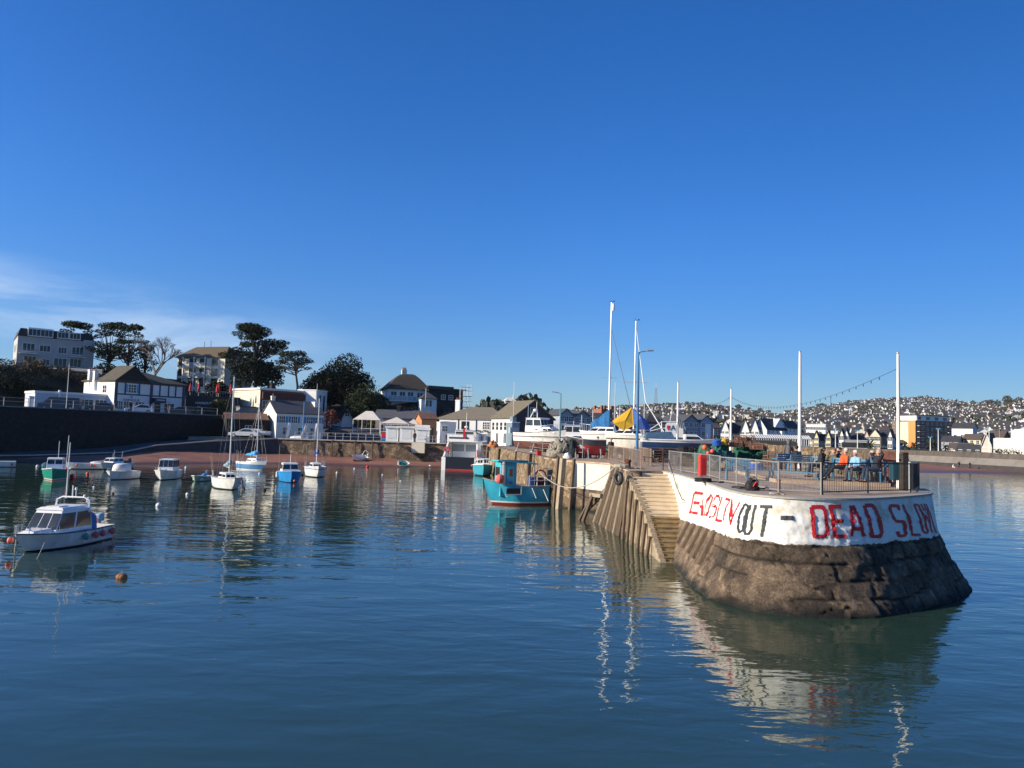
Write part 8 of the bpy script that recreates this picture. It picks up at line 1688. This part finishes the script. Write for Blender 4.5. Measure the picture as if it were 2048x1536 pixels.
M7 = laid('hull_on_stands', 'low rounded dark hull on stands in front of the blue cover', 1312, 66, 5, 4.6, 1.9, .8, hullmat('hull_m7', (.03,.04,.07), (.10,.06,.05), .25), .7, .4, rub=BLACK, cockpit=(0,.5,.8))
for i, (px_, Y_, yt, lab) in enumerate(((1184,70,820,'thin mast standing left of the blue sail cover'),(1228,72,765,'thin grey mast between the two yachts'),(1287,70,806,'thin mast right of the tarpaulin'),(1146,88,842,'short pole above the boxy wheelhouse'),(1238,74,812,'short pale pole behind the yellow tarpaulin'),(1326,70,818,'slanted thin pole behind the lettered board'),(1162,90,830,'thin pole behind the yacht bow'))):
    t = thing('mast', lab, 'mast', at_(px_,Y_), 0, 'bare masts among the laid up boats'); h_ = D(px_,yt,Y_).z-DK; MB().tube([(0,0,0),(.1*(i == 5)*8,0,h_)], .045, 6).build('pole', ALU, t); MB().bar((-.2,0,h_*.85),(.2,0,h_*.85),.03).build('crosstree', ALU, t)
sb_ = thing('lettered_board', 'white board with red shield and large letter A beside the white pole', 'sign', (X(1341.5,58.8,6), 58.8, DK), .0); zb0, zb1 = D(1341,865,58.8).z-DK, D(1341,848,58.8).z-DK; MB().box(-.40,.40,0,.05,zb0,zb1).build('board', WHITE, sb_)
c_ = MB(); [c_.tube([(x_,.08,0),(x_,.08,zb1+.2)], .035, 5) for x_ in (-.7,.5)]; c_.tube([(-1.6,.08,zb0+.2),(-.7,.08,zb1+.15),(.5,.08,zb1+.2)], .035, 5); c_.tube([(-1.6,.08,zb1-.6),(-.7,.08,zb1-.35),(.5,.08,zb1-.3)], .035, 5); c_.build('frame', WHITE, sb_)
text_mesh('A', .62, NAVY, sb_, (.18, -.012, (zb0+zb1)/2), UP); e_ = MB(); e_.plate([(-.3,-.012,zb1-.12),(-.06,-.012,zb1-.12),(-.06,-.012,zb0+.3),(-.18,-.012,zb0+.14),(-.3,-.012,zb0+.3)], .01); e_.build('red_shield', RED, sb_)
fg = thing('flag', 'black and white striped flag hanging beside the white pole', 'flag', (X(1361,59.8,6), 59.8, D(1361,858,59.8).z), 0); fm_ = MB()
for k in range(6): fm_.plate([(-.28+k*.09,0,1.0-k*.10),(-.20+k*.09,.03,.95-k*.10),(-.02+k*.09,.0,.1-k*.03),(-.10+k*.09,-.02,.1-k*.03)], .01, k % 2)
fm_.build('cloth', [BLACK, WHITE], fg)
# ---------------------------------------------------------------- people
def capsules(chains):
    b = MB()
    for ch in chains:
        pts = [Vector(p[:3]) for p in ch]; rs = [p[3] for p in ch]
        b.tube(pts, rs, 10); b.ball(pts[0], rs[0], (1,1,1), 8); b.ball(pts[-1], rs[-1], (1,1,1), 8)
        for p, r in zip(pts[1:-1], rs[1:-1]): b.ball(p, r*.99, (1,1,1), 8)
    return b
def flesh(name, chains, m, parent, vox=.012):
    o = capsules(chains).build(name, m, parent); r = o.modifiers.new('skin', 'REMESH'); r.mode = 'VOXEL'; r.voxel_size = vox; r.use_smooth_shade = True; s = o.modifiers.new('smooth', 'SMOOTH'); s.iterations = 2; s.factor = .5; return o
def hand(wr, d, side, curl=.5):
    wr = Vector(wr); d = Vector(d).normalized(); u = d.cross(Vector((0,0,1))); u = u.normalized() if u.length > .1 else Vector((1,0,0)); n = u.cross(d)
    pm = wr+d*.05; ch = [[(*wr,.026),(*(wr+d*.04),.034),(*(wr+d*.085),.030)]]
    for i, (o_, l_) in enumerate(((-.03,.055),(-.01,.068),(.01,.064),(.029,.05))):
        b0 = wr+d*.08+u*o_; b1 = b0+d*l_*.6-n*.01*curl; b2 = b1+(d*.5-n*curl).normalized()*l_*.55; ch.append([(*b0,.0105),(*b1,.0098),(*b2,.0085)])
    t0 = wr+d*.03+u*(-.034*side); ch.append([(*t0,.0125),(*(t0+(d*.6-u*side*.7).normalized()*.04),.011),(*(t0+(d*.9-u*side*.4).normalized()*.075),.009)]); return ch
def person(label, loc, face, pose='sit', lean=.25, arms='lap', jc=(.02,.02,.025), tc=(.03,.035,.05), hair=(.05,.035,.025), hat=None, s=1.0, seat=.47, group=None, legs=0, hood=False):
    # local +y is backwards (away from facing); figure faces -y
    t = thing('person', label, 'person', loc, face, group); t.scale = (s,)*3
    jm = mat('jacket_%.2f_%.2f_%.2f' % jc, jc, .8, .15, 5, .3, 20); tm = mat('trousers_%.2f_%.2f_%.2f' % tc, tc, .85, .15, 5); V = Vector
    if pose == 'sit':
        hip = V((0,0,seat+.10)); bl = V((0, math.sin(lean), math.cos(lean))); kn = lambda sd: V((sd*.12, -.44, seat+.06)); an = lambda sd: V((sd*.12-.03*legs, -.52-.28*abs(legs), .09)); 
    else: hip = V((0,0,.93)); bl = V((0,.03,1)).normalized(); kn = lambda sd: V((sd*.10,-.03,.50)); an = lambda sd: V((sd*.11,.02,.09))
    ch_ = hip+bl*.30; nk = hip+bl*.50; hd = nk+V((0,-.03,.19 if pose != 'sit' else .17)); hd = nk+(bl*.6+V((0,-.1,.6))).normalized()*.19
    body = [[(*hip,.125),(*(hip+bl*.16),.12),(*ch_,.135),(*(hip+bl*.42),.115)],[(*(hip+bl*.40),.07),(*nk,.055),(*(nk+(hd-nk)*.5),.052)],[(*(hd+V((0,.015,.03))),.092),(*(hd+V((0,-.02,-.03))),.078),(*(hd+V((0,-.035,-.075))),.05)]]
    body.append([(*(hd+V((0,-.095,-.01))),.014),(*(hd+V((0,-.118,-.035))),.017)])
    for sd in (-1,1): body.append([(*(hd+V((sd*.092,.01,.01))),.016),(*(hd+V((sd*.094,.012,-.03))),.012)])
    jac = [[(*(hip+bl*-.02),.15),(*(hip+bl*.16),.150),(*ch_,.165),(*(hip+bl*.42),.135),(*(nk-bl*.03),.085)]]; tro = [[(*(hip+V((0,0,-.02))),.145),(*(hip+bl*.1),.135)]]; sh_ = []
    for sd in (-1,1):
        S = hip+bl*.43+V((sd*.175,0,0)); a = arms if isinstance(arms, str) else arms[0 if sd < 0 else 1]
        if a == 'lap': E = S+V((sd*.06,-.05,-.27)) ; Wp = V((sd*.08, E.y-.23, seat+.20)) if pose == 'sit' else S+V((sd*.05,-.08,-.5))
        elif a == 'face': E = S+V((sd*.10,-.20,-.12)); Wp = hd+V((sd*.07,-.13,.02))
        elif a == 'head': E = S+V((sd*.20,-.04,.16)); Wp = hd+V((sd*.10,.07,.01))
        elif a == 'hips': E = S+V((sd*.20,.05,-.22)); Wp = hip+V((sd*.15,-.08,.12))
        else: E = S+V((sd*.04,.02,-.28)); Wp = S+V((sd*.05,-.06,-.52))
        body.append([(*S,.055),(*E,.042),(*Wp,.028)]); body += hand(Wp, (Wp-E) if a in ('lap','down') else (hd-Wp+V((0,0,.03))), sd, .5); jac.append([(*(S-V((sd*.05,0,0))),.085),(*S,.078),(*E,.060),(*(E.lerp(Wp,.93)),.044)])
        h0 = hip+V((sd*.09,0,-.02)); k_, a_ = kn(sd), an(sd); body.append([(*h0,.085),(*k_,.055),(*a_,.036),(*(a_+V((0,-.12,-.035))),.03)]); tro.append([(*h0,.105),(*(h0.lerp(k_,.5)),.092),(*k_,.072),(*(k_.lerp(a_,.5)),.062),(*(k_.lerp(a_,.95)),.052)])
        sh_.append([(*(a_+V((0,.03,-.04))),.048),(*(a_+V((0,-.07,-.045))),.046),(*(a_+V((0,-.16,-.055))),.036)])
    flesh('body', body, SKIN, t, .0095); flesh('jacket', jac, jm, t, .016); flesh('trousers', tro, tm, t, .016)
    for c in sh_: flesh('shoe', [c], DARK, t, .014)
    hm = mat('hair_%.2f_%.2f' % (hat or hair)[:2], hat or hair, .9, .2, 12, .5, 40)
    if hood: flesh('hood', [[(*(hd+V((0,.05,.04))),.125),(*(hd+V((0,.05,-.08))),.12)]], jm, t, .016)
    else: flesh('hat' if hat else 'hair', [[(*(hd+V((-.03,.025,.055))),.088),(*(hd+V((.03,.025,.055))),.088)],[(*(hd+V((0,.055,.02))),.078),(*(hd+V((0,.06,-.03))),.06)]], hm, t, .012)
    ey = MB(); [ey.ball((*(hd+V((sd*.032,-.088,.012))),), .011, (1,.6,.8), 5) for sd in (-1,1)]; ey.build('eyes', BLACK, t); return t
SUNF = math.atan2(SX, -SY)*1.0     # rotation that turns -y towards the sun
def seatp(px, Y, z=PL): return (X(px, Y, z), Y, z)
f0 = -math.radians(82)
person('person in black jacket and beanie shading the eyes with a raised hand', seatp(1641,36.0), f0, lean=.22, arms=('lap','face'), jc=(.012,.013,.016), tc=(.02,.022,.03), hat=(.015,.012,.015), s=1.06)
person('person in olive jacket shading the eyes, between the beanie and the orange jacket', seatp(1664,35.2), f0, lean=.18, arms=('face','lap'), jc=(.10,.085,.05), tc=(.03,.03,.035), hair=(.20,.10,.05), s=1.0)
person('person in dark cap sitting close behind the orange jacket', seatp(1676,35.4), f0, lean=.10, arms='lap', jc=(.03,.03,.04), tc=(.03,.03,.035), hat=(.03,.02,.03), s=1.05)
person('grey haired person in bright orange jacket leaning back with legs stretched out', seatp(1683,33.8), f0, lean=.35, arms='lap', jc=(.72,.10,.02), tc=(.02,.02,.025), hair=(.45,.43,.40), s=1.06, legs=1)
person('person in light blue jacket and grey trousers bending forward on the bench', seatp(1713,33.0), f0+.3, lean=-.12, arms='lap', jc=(.22,.42,.60), tc=(.06,.06,.075), hair=(.62,.56,.50), s=.98)
person('person in black top with both hands behind the head on the curved blue seat', seatp(1752,32.4), f0, lean=.22, arms='head', jc=(.015,.015,.018), tc=(.03,.045,.08), hair=(.35,.26,.2), s=1.05)
person('person partly hidden behind the black topped sunbather, dark sleeve raised', seatp(1742,33.3), f0, lean=.1, arms=('lap','face'), jc=(.10,.10,.13), tc=(.03,.03,.04), hair=(.5,.4,.3), s=.98)
person('hooded person in grey coat and maroon skirt seen from behind', seatp(1577,43.0), math.radians(170), 'stand', arms='lap', jc=(.11,.105,.10), tc=(.10,.03,.035), s=1.02, hood=True)
person('person in black coat sitting right of the grey coated one', seatp(1593,42.5), math.radians(150), lean=.05, arms='lap', jc=(.015,.015,.02), tc=(.03,.02,.03), hair=(.03,.025,.02), s=1.05)
pA = person('standing person in black coat and jeans with hands together behind the pale railing', (X(1195,62.5,DZ), 62.5, DK), .1, 'stand', arms='lap', jc=(.015,.016,.02), tc=(.03,.045,.075), hat=(.02,.02,.03), s=1.02)
pB = person('standing person in black coat right of the first, beside the yacht bow', (X(1221.5,60.5,DZ), 60.5, DK), -.3, 'stand', arms='down', jc=(.018,.018,.02), tc=(.02,.02,.03), hair=(.25,.12,.08), s=.97)
for i, (px_, Y_, z_, src, lab) in enumerate(((829,119.9,3.46,pA,'dark clothed person at the right kiosk on the back quay'),(894,118.9,3.46,pB,'dark clothed person by the railing left of the ferry'),(918,119.2,3.46,pA,'dark clothed person in front of the long white building'),(261,113.5,6.95,pB,'dark clothed person beside the white car at the inn'),(336,121,6.95,pA,'pale lit person walking at the right end of the inn'),(1302,63,DK,pB,'person in dark coat behind the navy boat'),(1940,178,.32,pB,'dark clothed person walking on the main beach'),(1918,179,.32,pA,'dark clothed person standing on the main beach'))): dup(src, (X(px_,Y_,z_), Y_, z_), .4*i, lab)
person('person in white top crouching on the main beach', (X(1906,178,.3), 178, .32), .5, 'sit', lean=-.2, jc=(.75,.74,.72), tc=(.6,.55,.5), seat=.2)
# ================================================================ thin sea air between the harbour and the far hills
hz_ = MB().box(-1600, 1500, -60, 2300, -1.2, 160); HZM = bpy.data.materials.new('sea_air'); HZM.use_nodes = True
t = HZM.node_tree; t.nodes.remove(t.nodes['Principled BSDF']); pv = t.nodes.new('ShaderNodeVolumePrincipled'); pv.inputs['Color'].default_value = (.86,.92,1,1); pv.inputs['Density'].default_value = .00004; pv.inputs['Anisotropy'].default_value = .2
t.links.new(pv.outputs[0], t.nodes['Material Output'].inputs['Volume']); o = hz_.build('haze', HZM); o['kind'] = 'stuff'; o['label'] = 'thin pale sea air softening the far hillside'
